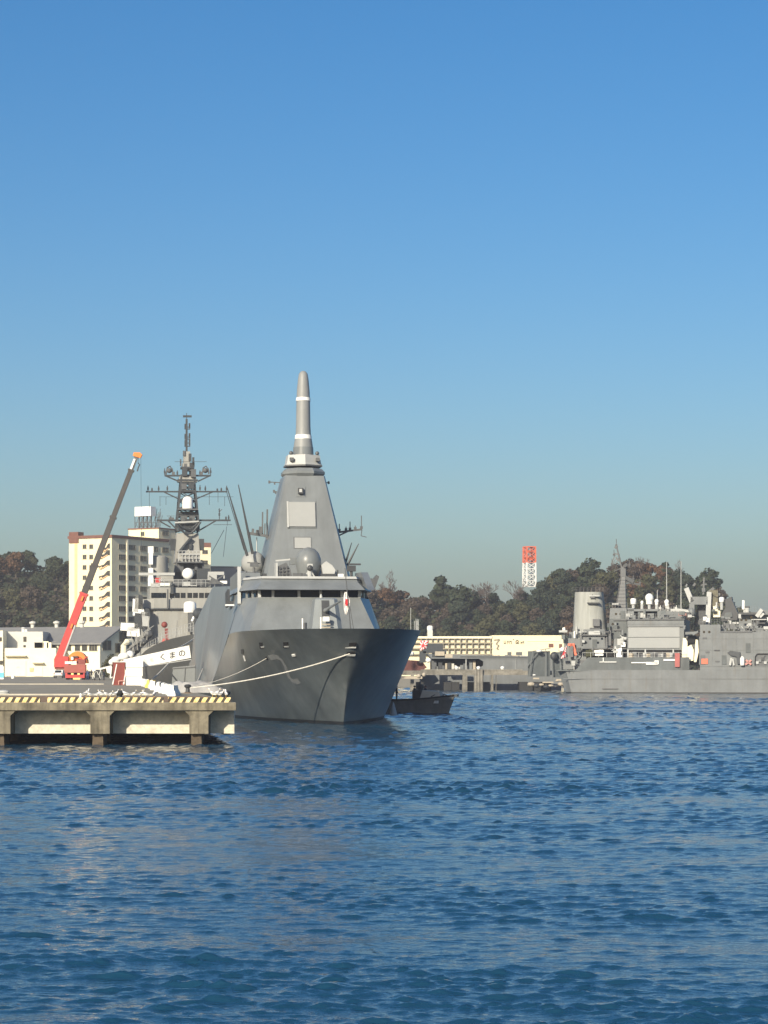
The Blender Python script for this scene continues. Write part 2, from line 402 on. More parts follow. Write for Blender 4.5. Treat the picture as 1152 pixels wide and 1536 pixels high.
for j, Y0 in enumerate(rows):
    step = 6.7
    for i in range(int(290 / step)):
        X = -150 + (i + .5 * (j % 2)) * step + rg.uniform(-2.2, 2.2); Y = Y0 + rg.uniform(-4, 4)
        px = HX + FPX * X / Y
        left = px < 112
        if not (left and px > -25 or 318 < px < 425 and Y > 735 or 540 < px < 1125): continue
        if ridge(X) < 3: continue
        z = hill_z(X, Y)
        if px > 540 and HY - FPX * (z + 6 - EYE) / Y > 962: continue
        v = patch(X, Y) + rg.gauss(0, .75)
        if left: v -= .2
        k = 0 if v < -1.0 else 4 if v < -.4 else 1 if v < .4 else 2 if v < 1.7 else 3
        ps = [p for p in PROTO if p[1] == k]; p = rg.choice(ps)
        where = 'on the wooded hill left of the apartments' if left else 'on the hill seen between the two masts' if px < 430 else 'on the wooded hill behind the right-hand ships'
        nm, ds = KIND[k]
        plant(p[0], nm, (X, Y, z - .6), rg.uniform(0, 6.28), rg.uniform(.62, 1.02), '%s, one of many alike %s' % (ds, where), 'tree', '%ss %s' % (ds, where)); ntree += 1
# trees that stand out on the skyline
def skyline(px, pytop, Y, meshes, mh, name, label, lo=None):
    X = (px - HX) * Y / FPX; top = EYE - (pytop - HY) * Y / FPX; z = hill_z(X, Y) - .5 if lo is None else lo
    plant(meshes, name, (X, Y, z), 0, max(.25, (top - z) / mh), label)
BT = [bare(31, 9, .62), bare(32, 9, .75), bare(33, 9, .55)]
def top_of(ms): return max(v.co.z for m in ms for v in m.vertices)
skyline(589, 853, 764, BT[0], top_of(BT[0]), 'bare_tree', 'leafless twiggy tree standing tallest on the skyline just right of the frigate bridge')
skyline(735, 871, 764, BT[1], top_of(BT[1]), 'bare_tree', 'leafless tree with round open top on the skyline left of the lattice tower')
skyline(716, 874, 768, BT[2], top_of(BT[2]), 'bare_tree', 'thin leafless tree left of the round topped bare tree on the skyline')
skyline(772, 868, 768, BT[2], top_of(BT[2]), 'bare_tree', 'leafless tree at the left foot of the red and white lattice tower')
skyline(964, 834, 770, BT[1], top_of(BT[1]), 'bare_tree', 'small leafless tree on a thin stem on the hilltop behind the support ship mast')
skyline(1022, 838, 768, BT[0], top_of(BT[0]), 'bare_tree', 'tall leafless tree on the hilltop above the support ship crane')
pine = broadleaf(55, 9, 2.6, 700, M['leaf0'], 6, .45)
skyline(664, 862, 762, pine, top_of(pine), 'pine_tree', 'dark pine with ragged top on the skyline midway between bridge and lattice tower')
skyline(1000, 842, 766, pine, top_of(pine), 'pine_tree', 'dark ragged tree on the hilltop behind the white radomes')
big = broadleaf(56, 9, 4.6, 1800, M['leaf0'], 9)
skyline(690, 876, 758, big, top_of(big), 'evergreen_tree', 'round dark evergreen right of the ragged skyline pine')
skyline(884, 836, 768, big, top_of(big), 'evergreen_tree', 'broad rounded dark evergreen crowning the hill above the light grey funnel')
skyline(1062, 851, 766, big, top_of(big), 'evergreen_tree', 'rounded dark evergreen at the right shoulder of the hill')
# undergrowth: leaves all over the slope
ug = MB(); rg = random.Random(4)
for _ in range(26000):
    X = rg.uniform(-150, 122); Y = rg.uniform(694, 780); px = HX + FPX * X / Y
    if ridge(X) < 2 or (115 < px < 315) or (430 < px < 545): continue
    p = Vector((X, Y, hill_z(X, Y) + rg.uniform(.1, 2.2)))
    nrm = Vector((rg.gauss(0, .6), rg.gauss(-.4, .6), 1)).normalized(); a = nrm.orthogonal().normalized(); bb = nrm.cross(a); s = rg.uniform(.4, 1.1)
    ug.quad(p - a * s, p - bb * s * .7, p + a * s, p + bb * s * .7)
    ug.mi[-1] = rg.choice((0, 0, 1, 2))
u = bpy.data.meshes.new('undergrowth'); u.from_pydata(ug.v, [], ug.f)
for k in ('leaf0', 'leaf1', 'leaf2'): u.materials.append(M[k])
u.polygons.foreach_set('material_index', ug.mi)
uo = bpy.data.objects.new('undergrowth', u); COL.objects.link(uo); tag(uo, kind='stuff')
# ------------------------------------------------------------------ main pier
PY = 152.0
pier = empty('pier', (-9.8, PY, 0), 0, 'concrete pier with hollow front face, dark deck and striped kerb in the left foreground', 'pier')
def pl(x, y, z): return (x + 9.8, y - PY, z)
def E(Y): return edge_x(Y) + 9.8
mb = MB()      # deck: slab above, outline follows the berth
FR = 2.7       # depth of the hollow front
mb.prism([(-250, 0), (0, 0), (E(590), 590 - PY), (-250, 590 - PY)], 'z', DECK - .5, DECK)
mb.build('deck_slab', M['asphalt'], pier)
mb = MB()
mb.box((-45 - .08, -.06, DECK - .27), (90.2, .16, .50)); mb.build('edge_beam', M['concrete'], pier)
# front strip of bare rusty concrete behind the kerb, and worn lines on the deck
mb = MB(); mb.quad((-90, .45, DECK + .004), (-.25, .45, DECK + .004), (-4.2, 30, DECK + .004), (-90, 34, DECK + .004)); mb.build('rusty_deck_strip', M['rust'], pier)
for (ya, yb, x1) in ((36, 36, -9), (139, 142, -26)):
    mb = MB(); mb.bar((-95, ya, DECK + .06), (x1, yb, DECK + .06), .35, .13); mb.build('deck_kerb', M['line'], pier)
WEBZ0 = .78
cellx = [(-312 + 0) for _ in ()]
webs = [((-442, -415), ), ((-291.5, -262), ), ((-145.5, -111), ), ((1.0 - 3, 15.5), ), ((135.5, 165), ), ((284, 312.5), )]
S = FPX / PY
def wx(px): return (px - HX) / S + 9.8
webpx = [(-312, -282), (-163, -133), (-14, 15.5), (135.5, 164.5), (284, 312.5)]
for (a, b) in webpx:      # wide webs with splayed heads
    x0, x1 = wx(a), wx(b); zt = DECK - .52; h = .36
    poly = [(x0, WEBZ0), (x1, WEBZ0), (x1, zt - h), (x1 + h, zt), (x0 - h, zt), (x0, zt - h)]
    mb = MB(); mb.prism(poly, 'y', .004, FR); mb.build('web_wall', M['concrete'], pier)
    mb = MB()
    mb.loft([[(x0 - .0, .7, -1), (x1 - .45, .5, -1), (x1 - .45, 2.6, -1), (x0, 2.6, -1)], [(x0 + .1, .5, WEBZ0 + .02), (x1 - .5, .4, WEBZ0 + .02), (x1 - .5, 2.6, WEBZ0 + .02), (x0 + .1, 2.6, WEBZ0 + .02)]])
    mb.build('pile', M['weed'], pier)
mb = MB(); mb.box((-45 - .22, 1.93 + .25, DECK - 1.31), (90, .5, 1.6)); 
mb.build('back_wall', M['concrete2'], pier)
mb = MB()                 # beams and piles of the deck further in
for k in range(14):
    y = FR + 6 + k * 8
    mb.bar((-95, y, DECK - .8), (E(PY + y) - .4, y, DECK - .8), .6, .8)
for k in range(6):
    for x in np.arange(-80, -2, 6.5):
        mb.tube([(x + E(PY + 8 + k * 8), 8 + k * 8, -2), (x + E(PY + 8 + k * 8), 8 + k * 8, DECK - .5)], .35, 8)
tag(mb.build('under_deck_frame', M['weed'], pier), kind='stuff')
mb = MB(); mb.prism([(-1.1, 0), (0, 0), (0, 1.3), (-1.1, 1.3)], 'z', 0, .01)
# berth-side face of the pier, seen end on
mb = MB()
for k in range(22):
    y0 = 4 + k * 12.0
    mb.loft([[(E(PY + y0) - .1, y0, .6), (E(PY + y0 + 10) - .1, y0 + 10, .6), (E(PY + y0 + 10) - .6, y0 + 10, .6), (E(PY + y0) - .6, y0, .6)],
             [(E(PY + y0) - .1, y0, DECK - .52), (E(PY + y0 + 10) - .1, y0 + 10, DECK - .52), (E(PY + y0 + 10) - .6, y0 + 10, DECK - .52), (E(PY + y0) - .6, y0, DECK - .52)]])
mb.build('side_wall', M['concrete'], pier)
# kerb blocks with slanted yellow stripes (flat print)
km = bpy.data.materials.new('striped_kerb_paint'); km.use_nodes = True
n = km.node_tree; b = n.nodes['Principled BSDF']; b.inputs['Roughness'].default_value = .8
tc = n.nodes.new('ShaderNodeTexCoord'); sp = n.nodes.new('ShaderNodeSeparateXYZ'); n.links.new(tc.outputs['Object'], sp.inputs[0])
def mth(op, a, bv=None):
    q = n.nodes.new('ShaderNodeMath'); q.operation = op
    for i, v in enumerate((a, bv)):
        if v is None: continue
        if hasattr(v, 'links'): n.links.new(v, q.inputs[i])
        else: q.inputs[i].default_value = v
    return q.outputs[0]
ns = n.nodes.new('ShaderNodeTexNoise'); ns.inputs['Scale'].default_value = 5; ns.inputs['Detail'].default_value = 5; n.links.new(tc.outputs['Object'], ns.inputs['Vector'])
s1 = mth('SUBTRACT', sp.outputs[0], mth('MULTIPLY', sp.outputs[2], .65)); s1 = mth('ADD', s1, mth('MULTIPLY', sp.outputs[1], .5))
s1 = mth('ADD', s1, mth('MULTIPLY', ns.outputs['Fac'], .09)); fr = mth('FRACT', mth('MULTIPLY', s1, 1 / .515))
on = mth('LESS_THAN', fr, .56)
mx = n.nodes.new('ShaderNodeMix'); mx.data_type = 'RGBA'; n.links.new(on, mx.inputs['Factor'])
mx.inputs['A'].default_value = (.05, .04, .03, 1)
rp = n.nodes.new('ShaderNodeValToRGB'); n.links.new(ns.outputs['Fac'], rp.inputs['Fac'])
rp.color_ramp.elements[0].position = .3; rp.color_ramp.elements[0].color = (.62, .42, .12, 1); rp.color_ramp.elements[1].position = .62; rp.color_ramp.elements[1].color = (.80, .68, .38, 1)
n.links.new(rp.outputs[0], mx.inputs['B']); n.links.new(mx.outputs['Result'], b.inputs['Base Color'])
for (a, c) in ((-240, -160), (-155, -75), (-70, 1), (1.5, 59.5), (71, 150), (151, 245), (252, 300), (300.6, 346)):
    x0, x1 = wx(a), wx(c); mb = MB()
    mb.loft([[(x0, .02, DECK), (x1, .02, DECK), (x1, .40, DECK), (x0, .40, DECK)], [(x0, .05, DECK + .33), (x1, .05, DECK + .33), (x1, .36, DECK + .33), (x0, .36, DECK + .33)]])
    mb.build('kerb_block', km, pier)

# ---- things on the pier
def base(px, py): return at(px, py, FPX * (EYE - DECK) / (py - HY))
def bollard(loc, label):
    e = empty('bollard', loc, 0, label, 'bollard')
    mb = MB(); mb.lathe((0, 0, 0), [(.32, 0), (.32, .06), (.2, .1), (.17, .42), (.3, .55), (.32, .66), (.22, .76), (.05, .78)], 12); mb.build('post', M['darkmetal'], e, True)
    mb = MB(); mb.lathe((0, 0, 0), [(.45, 0), (.45, .035), (.3, .04)], 12); mb.build('base_plate', M['rust'], e)
bollard((wx(337) - 9.8, PY + 1.1, DECK), 'dark mooring bollard at the outer corner of the pier')
bollard((wx(176) - 9.8, PY + 1.3, DECK), 'dark mooring bollard among the gulls left of the white barriers')
bollard((edge_x(203) - .9, 203, DECK), 'mooring bollard holding the frigate bow rope beside the tarpaulin heap')

# gulls
def gull_mesh():
    mb = MB()
    Z0 = -.10
    prof = [((-.30, 0, .26), .012, .02), ((-.22, 0, .265), .045, .03), ((-.08, 0, .275), .085, .085), ((.06, 0, .30), .085, .10), ((.15, 0, .35), .06, .07), ((.19, 0, .42), .045, .05), ((.215, 0, .475), .052, .052), ((.255, 0, .49), .035, .04), ((.28, 0, .487), .012, .014)]
    rings = []
    for (c, ry, rz) in prof:
        rings.append([(c[0] + rz * .3 * math.sin(t), c[1] + ry * math.cos(t), c[2] + Z0 + rz * math.sin(t)) for t in [2 * math.pi * k / 10 for k in range(10)]])
    mb.loft(rings)
    mb.cur = 1
    for s in (-1, 1):     # folded wings
        mb.loft([[(.08, s * .085, .23), (.08, s * .098, .20), (.06, s * .085, .18)], [(-.1, s * .085, .24), (-.1, s * .102, .20), (-.1, s * .085, .17)], [(-.34, s * .02, .17), (-.34, s * .03, .16), (-.33, s * .02, .155)]])
    mb.cur = 2
    mb.loft([[(.275, -.014, .397), (.275, .014, .397), (.275, 0, .370)], [(.335, -.003, .378), (.335, .003, .378), (.335, 0, .368)]])
    for s in (-1, 1):
        mb.tube([(.0, s * .035, .12), (.01, s * .035, 0)], .006, 5); mb.box((.02, s * .035, .004), (.05, .03, .008))
    return mb.mesh('gull', [M['gullwhite'], M['gullgrey'], M['beak']], True)
gm = gull_mesh()
KT = DECK + .33
gulls = [(110.5, 3.5, DECK, 100, 1.25, 'gull standing alone on the deck behind the kerb, leftmost of the flock'),
         (128, .2, KT, 40, 1.3, 'gull on the kerb next to the right of the lone gull on the deck'),
         (134, .2, KT, 190, 1.0, 'small gull crouched close beside the upright gull above the second web wall'),
         (146, .2, KT, 10, 1.1, 'gull on the kerb just left of the middle of the flock, facing right'),
         (151, .22, KT, 150, 1.15, 'gull turned left, touching shoulders with the gull facing right'),
         (159, .2, KT, 200, 1.1, 'gull at the left of the gap before the dark bollard'),
         (165, .2, KT, 330, 1.0, 'gull hunched low just left of the dark bollard'),
         (171.5, .3, KT, 20, 1.2, 'gull with head raised directly in front of the dark bollard'),
         (187.5, .25, KT, 160, 1.25, 'gull just right of the dark bollard among the flock'),
         (199, .2, KT, 350, 1.1, 'gull on the kerb below the white gangway tower'),
         (210.5, .22, KT, 20, 1.15, 'left one of the two gulls sitting close under the white barriers'),
         (218, .22, KT, 170, 1.1, 'right one of the two gulls sitting close under the white barriers'),
         (230.5, .2, KT, 80, 1.15, 'gull facing the pier below the middle of the white barrier row'),
         (318.5, .3, KT, 200, 1.35, 'left gull of the group at the pier corner'),
         (324, .2, KT, 340, 1.35, 'gull second from left in the group at the pier corner'),
         (330.5, .25, KT, 30, 1.2, 'gull just left of the corner bollard'),
         (339, .2, KT, 110, 1.2, 'gull in front of the corner bollard at the very end of the pier')]
for (px, dy, z, rz, s, lab) in gulls:
    s *= .95; o = inst(gm, 'gull', None, (wx(px) - 9.8, PY + dy, z), R(rz), (s * .85, s, s * 1.12)); tag(o, lab, 'gull', 'gulls along the pier edge')

# maroon and white site box, gangway tower, brow
p = base(179, 1028)
e = empty('portable_cabin', p, R(12), 'upright maroon box with a pink frame at its foot, beside the white gangway tower', 'booth')
k = p.y / FPX
mb = MB(); mb.box((0, .9, 1.42), (16.5 * k, 1.6, 2.84)); mb.build('body', M['maroon'], e)
mb = MB(); mb.box((0, .9, 2.87), (17.4 * k, 1.75, .08)); mb.build('roof', M['white'], e)
mb = MB(); mb.bar((-.1, -.15, .1), (-.1, -.15, .55), .07); mb.bar((.62, -.15, .1), (.62, -.15, .55), .07); mb.bar((-.1, -.15, .55), (.62, -.15, .55), .07); mb.build('frame', mat('pink_frame', (.7, .4, .34), .6, .1), e)
p = base(201, 1028)
e = empty('gangway_tower', p, R(7), 'white stacked box tower on the pier carrying the lettered gangway', 'gangway tower')
mb = MB(); mb.box((0, 1, .55), (1.9, 2.0, 1.1)); mb.build('lower_box', M['white'], e)
mb = MB(); mb.box((.05, 1, 1.66), (2.0, 2.0, 1.06)); mb.build('middle_box', M['white'], e)
mb = MB(); mb.box((.05, 1, 2.62), (2.1, 2.1, .80)); mb.build('upper_box', M['white'], e)
mb = MB(); mb.bar((-.95, -.05, 1.12), (1.0, -.05, 1.12), .04, .03); mb.bar((-.95, -.05, 2.2), (1.0, -.05, 2.2), .04, .03); mb.build('seam', M['flatgrey'], e)
mb = MB()
for dx in (-1.3, -2.6):
    mb.bar((dx, .3, .1), (dx + .5, .3, 2.6), .12); mb.bar((dx, 1.6, .1), (dx + .5, 1.6, 2.6), .12)
mb.build('trestle', M['white'], e)
# gangway with the ship's name
g0, g1 = at(192, 1000, 283.5), at(286, 985.5, 284.5)
d = (g1 - g0); L = d.length; az = math.atan2(d.y, d.x); pitch = math.asin(d.z / L)
e = empty('gangway', g0, 0, 'long white boarding gangway lettered in black, sloping up from the tower to the frigate', 'gangway')
e.rotation_euler = (0, -pitch, az)
mb = MB(); mb.box((L / 2, 0, -.05), (L, 1.3, .14)); mb.build('walkway', M['pale'], e)
for yy in (-.68, .68):
    mb = MB(); mb.loft([[(-.4, yy - .015, -.35), (-.4, yy + .015, -.35), (-.4, yy + .015, .95), (-.4, yy - .015, .95)], [(L, yy - .015, -.1), (L, yy + .015, -.1), (L, yy + .015, 1.45), (L, yy - .015, 1.45)]])
    mb.build('side_screen', M['white'], e)
mb = MB()
for k_ in range(4):
    x = L * (k_ + .5) / 4; mb.bar((x, -.68, -.3), (x, .68, -.3), .08)
mb.bar((0, -.6, -.3), (L, -.6, -.3), .1); mb.bar((0, .6, -.3), (L, .6, -.3), .1); mb.build('bearer', M['pale'], e)
def letters(txt, size, loc, rot, m, parent, name='lettering', fat=0.0):
    cu = bpy.data.curves.new(name, 'FONT'); cu.body = txt; cu.size = size; cu.align_x = 'CENTER'; cu.align_y = 'CENTER'; cu.extrude = .004
    cu.materials.append(m); t_ = bpy.data.objects.new(name, cu); COL.objects.link(t_); cu.offset = fat
    dg = bpy.context.evaluated_depsgraph_get(); me = bpy.data.meshes.new_from_object(t_.evaluated_get(dg)); bpy.data.objects.remove(t_)
    o = bpy.data.objects.new(name, me); COL.objects.link(o); o.parent = parent; o.location = loc; o.rotation_euler = rot
    return o
M['ink'] = mat('black_lettering', (.015, .015, .016), .7, 0); M['fadedink'] = mat('faded_lettering', (.5, .5, .48), .8, 0)
for i, ch in enumerate('くまの'):
    letters(ch, .92, (L * (.56 + .155 * i), -.71, .47 + .05 * i), (R(90), 0, 0), M['ink'], e, fat=.014)
for i, ch in enumerate('護衛艦'):
    letters(ch, .6, (L * (.16 + .11 * i), -.71, .32), (R(90), 0, 0), M['fadedink'], e)
p = at(273, 1009, 300); e = empty('fender_raft', (p.x, 300, 0), R(-6), 'grey box shaped fender raft floating between the pier and the frigate stern', 'fender')
mb = MB(); mb.prism([(-1.55, -.4), (1.6, -.4), (1.75, 5.3), (-1.2, 5.05)], 'y', 0, 3); mb.build('body', M['super'], e)
mb = MB(); mb.bar((-1.3, -.06, 4.9), (1.7, -.06, 5.1), .12); mb.bar((.3, -.06, 3), (.45, -.06, 5.1), .1); mb.build('strap', M['midmetal'], e)
# white barriers along the berth edge
WBm = MB(); WBm.loft([[(-1.15, -.32, 0), (1.15, -.32, 0), (1.15, .32, 0), (-1.15, .32, 0)], [(-1.15, -.3, .25), (1.15, -.3, .25), (1.15, .3, .25), (-1.15, .3, .25)], [(-1.05, -.15, .55), (1.05, -.15, .55), (1.05, .15, .55), (-1.05, .15, .55)], [(-.95, -.12, .86), (.95, -.12, .86), (.95, .12, .86), (-.95, .12, .86)]])
WBm = WBm.mesh('water_barrier', M['white'])
NB = 15
for i in range(NB):
    t = i / (NB - 1); Y = 1 / ((1 - t) / 281 + t / 184); px = 214 + 48 * t + (.8 if i % 2 else -.8)
    yel = i in (3, 5)
    o = inst(WBm, 'water_barrier', None, ((px - HX) * Y / FPX, Y, DECK), EA + R(90) + rnd.uniform(-.3, .3))
    if yel:
        o.data = WBm.copy(); o.data.materials[0] = M['yellow']
    lab = ('yellow barrier block in the row, the one nearer the tower' if i == 3 else 'yellow barrier block in the row, the one nearer the water') if yel else \
          'white barrier block nearest to us at the end of the row' if i == NB - 1 else 'white barrier block at the far end, touching the gangway tower' if i == 0 else 'white plastic barrier block in the middle of the row along the berth edge'
    tag(o, lab, 'barrier', 'barrier blocks along the berth edge')
# tarpaulin heap
p = base(292, 1039); mb = MB(); rr = random.Random(3); nx, ny = 22, 14; vs = []
for j in range(ny):
    for i in range(nx):
        u, v = i / (nx - 1) * 2 - 1, j / (ny - 1) * 2 - 1
        q = max(0, 1 - (abs(u) ** 2.2 + abs(v) ** 2.2)); z = .95 * q ** .6 * (1 + .12 * math.sin(7 * u + 3 * v) + .08 * math.sin(11 * v - 4 * u) + .05 * math.sin(19 * u + 5 * v)) * (1 - .25 * u)
        vs.append((u * 2.9 + .1 * math.sin(9 * v), v * 1.6 + .1 * math.sin(8 * u), z))
mb.add(vs, [(j * nx + i, j * nx + i + 1, (j + 1) * nx + i + 1, (j + 1) * nx + i) for j in range(ny - 1) for i in range(nx - 1)])
o = mb.build('tarpaulin', M['tarp'], None, True); o.location = p + Vector((.1, 1.2, 0)); o.rotation_euler = (0, 0, EA); tag(o, 'heap under a pale grey tarpaulin on the pier edge below the frigate side', 'tarpaulin')

# people
def person_mesh(pose=0, top=M['navy']):
    J = {'pel': (0, 0, .93), 'ch': (0, -.01, 1.28), 'nk': (0, 0, 1.47), 'hd': (0, .03, 1.58), 'tp': (0, .03, 1.70),
         'hl': (.1, 0, .88), 'kl': (.12, .03 + .05 * pose, .5), 'al': (.13, -.02, .09), 'tl': (.14, .15, .04),
         'hr': (-.1, 0, .88), 'kr': (-.12, .03, .5), 'ar': (-.13, -.02 - .1 * pose, .09), 'tr': (-.14, .15 - .1 * pose, .04),
         'sl': (.19, 0, 1.40), 'el': (.25, -.02, 1.12), 'wl': (.25, .08 + .15 * pose, .88), 'fl': (.25, .12 + .2 * pose, .80),
         'sr': (-.19, 0, 1.40), 'er': (-.26, 0, 1.12), 'wr': (-.24, .12, .90), 'fr': (-.24, .16, .82)}
    rad = {'pel': .155, 'ch': .165, 'nk': .06, 'hd': .1, 'tp': .075, 'hl': .1, 'kl': .065, 'al': .045, 'tl': .045, 'hr': .1, 'kr': .065, 'ar': .045, 'tr': .045,
           'sl': .075, 'el': .05, 'wl': .036, 'fl': .04, 'sr': .075, 'er': .05, 'wr': .036, 'fr': .04}
    ks = list(J); ed = [('pel', 'ch'), ('ch', 'nk'), ('nk', 'hd'), ('hd', 'tp'), ('pel', 'hl'), ('hl', 'kl'), ('kl', 'al'), ('al', 'tl'), ('pel', 'hr'), ('hr', 'kr'), ('kr', 'ar'), ('ar', 'tr'),
          ('ch', 'sl'), ('sl', 'el'), ('el', 'wl'), ('wl', 'fl'), ('ch', 'sr'), ('sr', 'er'), ('er', 'wr'), ('wr', 'fr')]
    me = bpy.data.meshes.new('skel'); me.from_pydata([J[k] for k in ks], [(ks.index(a), ks.index(c)) for a, c in ed], [])
    o = bpy.data.objects.new('skel', me); COL.objects.link(o)
    bmm = bmesh.new(); bmm.from_mesh(me); ly = bmm.verts.layers.skin.verify()
    for i, v in enumerate(bmm.verts): v[ly].radius = (rad[ks[i]],) * 2; v[ly].use_root = i == 0
    bmm.to_mesh(me); bmm.free()
    o.modifiers.new('s', 'SKIN'); s = o.modifiers.new('u', 'SUBSURF'); s.levels = 1
    dg = bpy.context.evaluated_depsgraph_get(); out = bpy.data.meshes.new_from_object(o.evaluated_get(dg)); out.name = 'body'
    bpy.data.objects.remove(o); out.materials.clear()
    for m in (top, M['skin'], M['black']): out.materials.append(m)
    for pg in out.polygons:
        c = pg.center; pg.use_smooth = True
        pg.material_index = 1 if c.z > 1.47 or (abs(c.x) > .2 and c.z < .87) else 2 if c.z < .1 else 0
    hair = MB(); hair.sphere((0, .0, 1.66), .125, 10, .75); hair = hair.mesh('cap', M['navy'], True)
    return out, hair
PM = [person_mesh(0), person_mesh(1)]
M['bluecloth'] = mat('blue_cloth', (.05, .08, .16), .9, .2, 4)
PM.append(person_mesh(0, M['bluecloth']))
def person(loc, rz, k, label):
    e = empty('person', loc, rz, label, 'person'); inst(PM[k][0], 'body', e); inst(PM[k][1], 'cap', e); return e
person(base(131.5, 1020.5), R(170), 2, 'person in blue clothes standing just right of the crane truck')
person(base(137, 1020), R(200), 0, 'person in dark clothes standing between crane truck and white gangway frame, facing us')
person(base(156, 1020.5), R(120), 1, 'person in dark clothes walking in front of the white gangway frame')
# dark covered machines and the white slanting stair beside them
p = base(146, 1020.5); e = empty('generator_cart', p, R(10), 'dark machine on small wheels with pale pipes, between the people by the crane', 'generator')
mb = MB(); mb.box((0, .6, .95), (1.1, 1.2, 1.1)); mb.box((.1, .6, 1.6), (.7, .9, .3)); mb.build('body', M['darkmetal'], e)
for x in (-.4, .4):
    mb = MB(); mb.tube([(x - .08, .1, .25), (x + .08, .1, .25)], .25, 10); mb.build('wheel', M['black'], e)
mb = MB(); mb.tube([(-.5, -.08, .4), (-.45, -.08, 1.2), (-.1, -.08, 1.5), (.2, -.08, .9)], .05, 6); mb.tube([(.45, -.08, .4), (.3, -.08, 1.0), (.5, -.08, 1.5)], .05, 6); mb.build('pipe', M['white'], e)
p = base(150, 1018); e = empty('boarding_stair', p + Vector((0, 3, 0)), R(8), 'slanting white stair with handrails leading up to the gangway tower', 'stair')
mb = MB(); mb.bar((-1.9, 0, 1.4), (1.75, 0, 2.3), .12, .3); mb.bar((-1.9, 1.1, 1.4), (1.75, 1.1, 2.3), .12, .3); mb.build('stringer', M['white'], e)
for x, z in ((-1.7, 1.4), (-.3, 1.8), (1.6, 2.2)):
    mb = MB(); mb.bar((x, 0, 0), (x, 0, z), .1); mb.bar((x, 1.1, 0), (x, 1.1, z), .1); mb.build('post', M['white'], e)
mb = MB(); mb.quad((.75, -.08, 1.9), (1.75, -.08, 2.2), (1.45, -.08, .9), (.9, -.08, 1.1)); mb.bar((1.75, -.1, 2.2), (1.5, -.1, .1), .2); mb.bar((1.5, -.1, .12), (2.1, -.1, .35), .2); mb.build('side_screen', M['white'], e)

# ------------------------------------------------------------------ crane truck
CY = FPX * (EYE - DECK) / (1019.5 - HY); k = CY / FPX
cx0 = (113 - HX) * k
cr = empty('crane_truck', (cx0, CY, DECK), 0, 'red mobile crane with orange winch arch and long raised telescopic boom', 'crane truck')
def c3(px, py, y=0.0):
    q = at(px, py, CY + y); return Vector((q.x - cx0, y, q.z - DECK))
mb = MB(); mb.box((c3(113, 0).x, 4.6, 1.15), (2.7, 9.4, .6)); mb.build('chassis', M['darkmetal'], cr)
mb = MB(); a, b2 = c3(96.5, 1009), c3(128.5, 997); mb.box(((a.x + b2.x) / 2, .5, (a.z + b2.z) / 2), (b2.x - a.x, 1.4, b2.z - a.z)); mb.build('rear_beam', mat('crane_beam_dull_red', (.30, .07, .055), .5, .15), cr)
mb = MB(); a, b2 = c3(98, 1017), c3(127, 1009); mb.box(((a.x + b2.x) / 2, .15, (a.z + b2.z) / 2), (b2.x - a.x, .5, b2.z - a.z)); mb.build('bumper', M['red'], cr)
for px in (108.5, 118):
    q = c3(px, 1011, -.15); mb = MB(); mb.box(q, (.42, .1, .3)); mb.build('headlight', M['lamp'], cr)
mb = MB(); q = c3(115, 1018, -.16); mb.box(q, (1.25, .1, .3)); mb.build('number_plate', M['lamp'], cr)
for y in (.9, 2.4, 6.5, 8.0):
    for px in (100, 124):
        q = c3(px, 0); mb = MB(); mb.tube([(q.x - .2, y, .5), (q.x + .2, y, .5)], .5, 16); w = mb.build('wheel', M['black'], cr)
        mb = MB(); s = -1 if px < 110 else 1; mb.tube([(q.x + s * .2, y, .5), (q.x + s * .22, y, .5)], .24, 10); mb.build('rim', M['midmetal'], w)
# slewing house
mb = MB(); a, b2 = c3(79.5, 1001), c3(101, 985); mb.prism([(a.x, a.z), (b2.x, a.z), (b2.x, b2.z), (a.x + .3, b2.z + .2), (a.x, b2.z - .4)], 'y', 1.2, 4.6); mb.build('slewing_house', M['red'], cr)
mb = MB(); a, b2 = c3(80, 1004), c3(98, 1001); mb.box(((a.x + b2.x) / 2, 3.0, (a.z + b2.z) / 2), (b2.x - a.x, 3.0, b2.z - a.z)); mb.build('counterweight', M['maroon'], cr)
mb = MB(); ce = c3(113.5, 995); r = 15.5 * k
mb.prism([(ce.x + r * math.cos(t), ce.z + r * 1.15 * math.sin(t)) for t in [math.pi * i / 14 for i in range(15)]], 'y', 1.6, 4.0); mb.build('winch_arch', M['orange'], cr)
for (r0, yy) in ((1.15, 1.58), (.8, 1.56)):
    mb = MB(); pts = [(ce.x + r0 * math.cos(t), yy, ce.z + .05 + r0 * .95 * math.sin(t)) for t in [math.pi * i / 12 for i in range(13)]]; mb.tube(pts, .07, 6); mb.build('winch_rib', M['red'], cr)
for (px, py, w_, h_, nm, m) in ((103, 994, 1.25, .42, 'white_box', 'white'), (113, 993.5, .9, .36, 'white_box', 'white'), (108.5, 987.5, .4, .5, 'lamp_box', 'white'), (113, 985, .9, .22, 'hydraulic_block', 'darkmetal'), (121.5, 993, 1.5, .9, 'hose_reel', 'maroon')):
    q = c3(px, py, 1.35); mb = MB(); mb.box(q, (w_, .35, h_)); mb.build(nm, M[m], cr)
q = c3(128, 990, 1.4); mb = MB(); mb.tube([q + Vector((-.7, 0, -.5)), q + Vector((.1, 0, .4)), q + Vector((.45, 0, .55))], .11, 6); mb.tube([q + Vector((-1.6, 0, .35)), q + Vector((0, 0, -.05))], .07, 6); mb.build('hose', M['red'], cr)
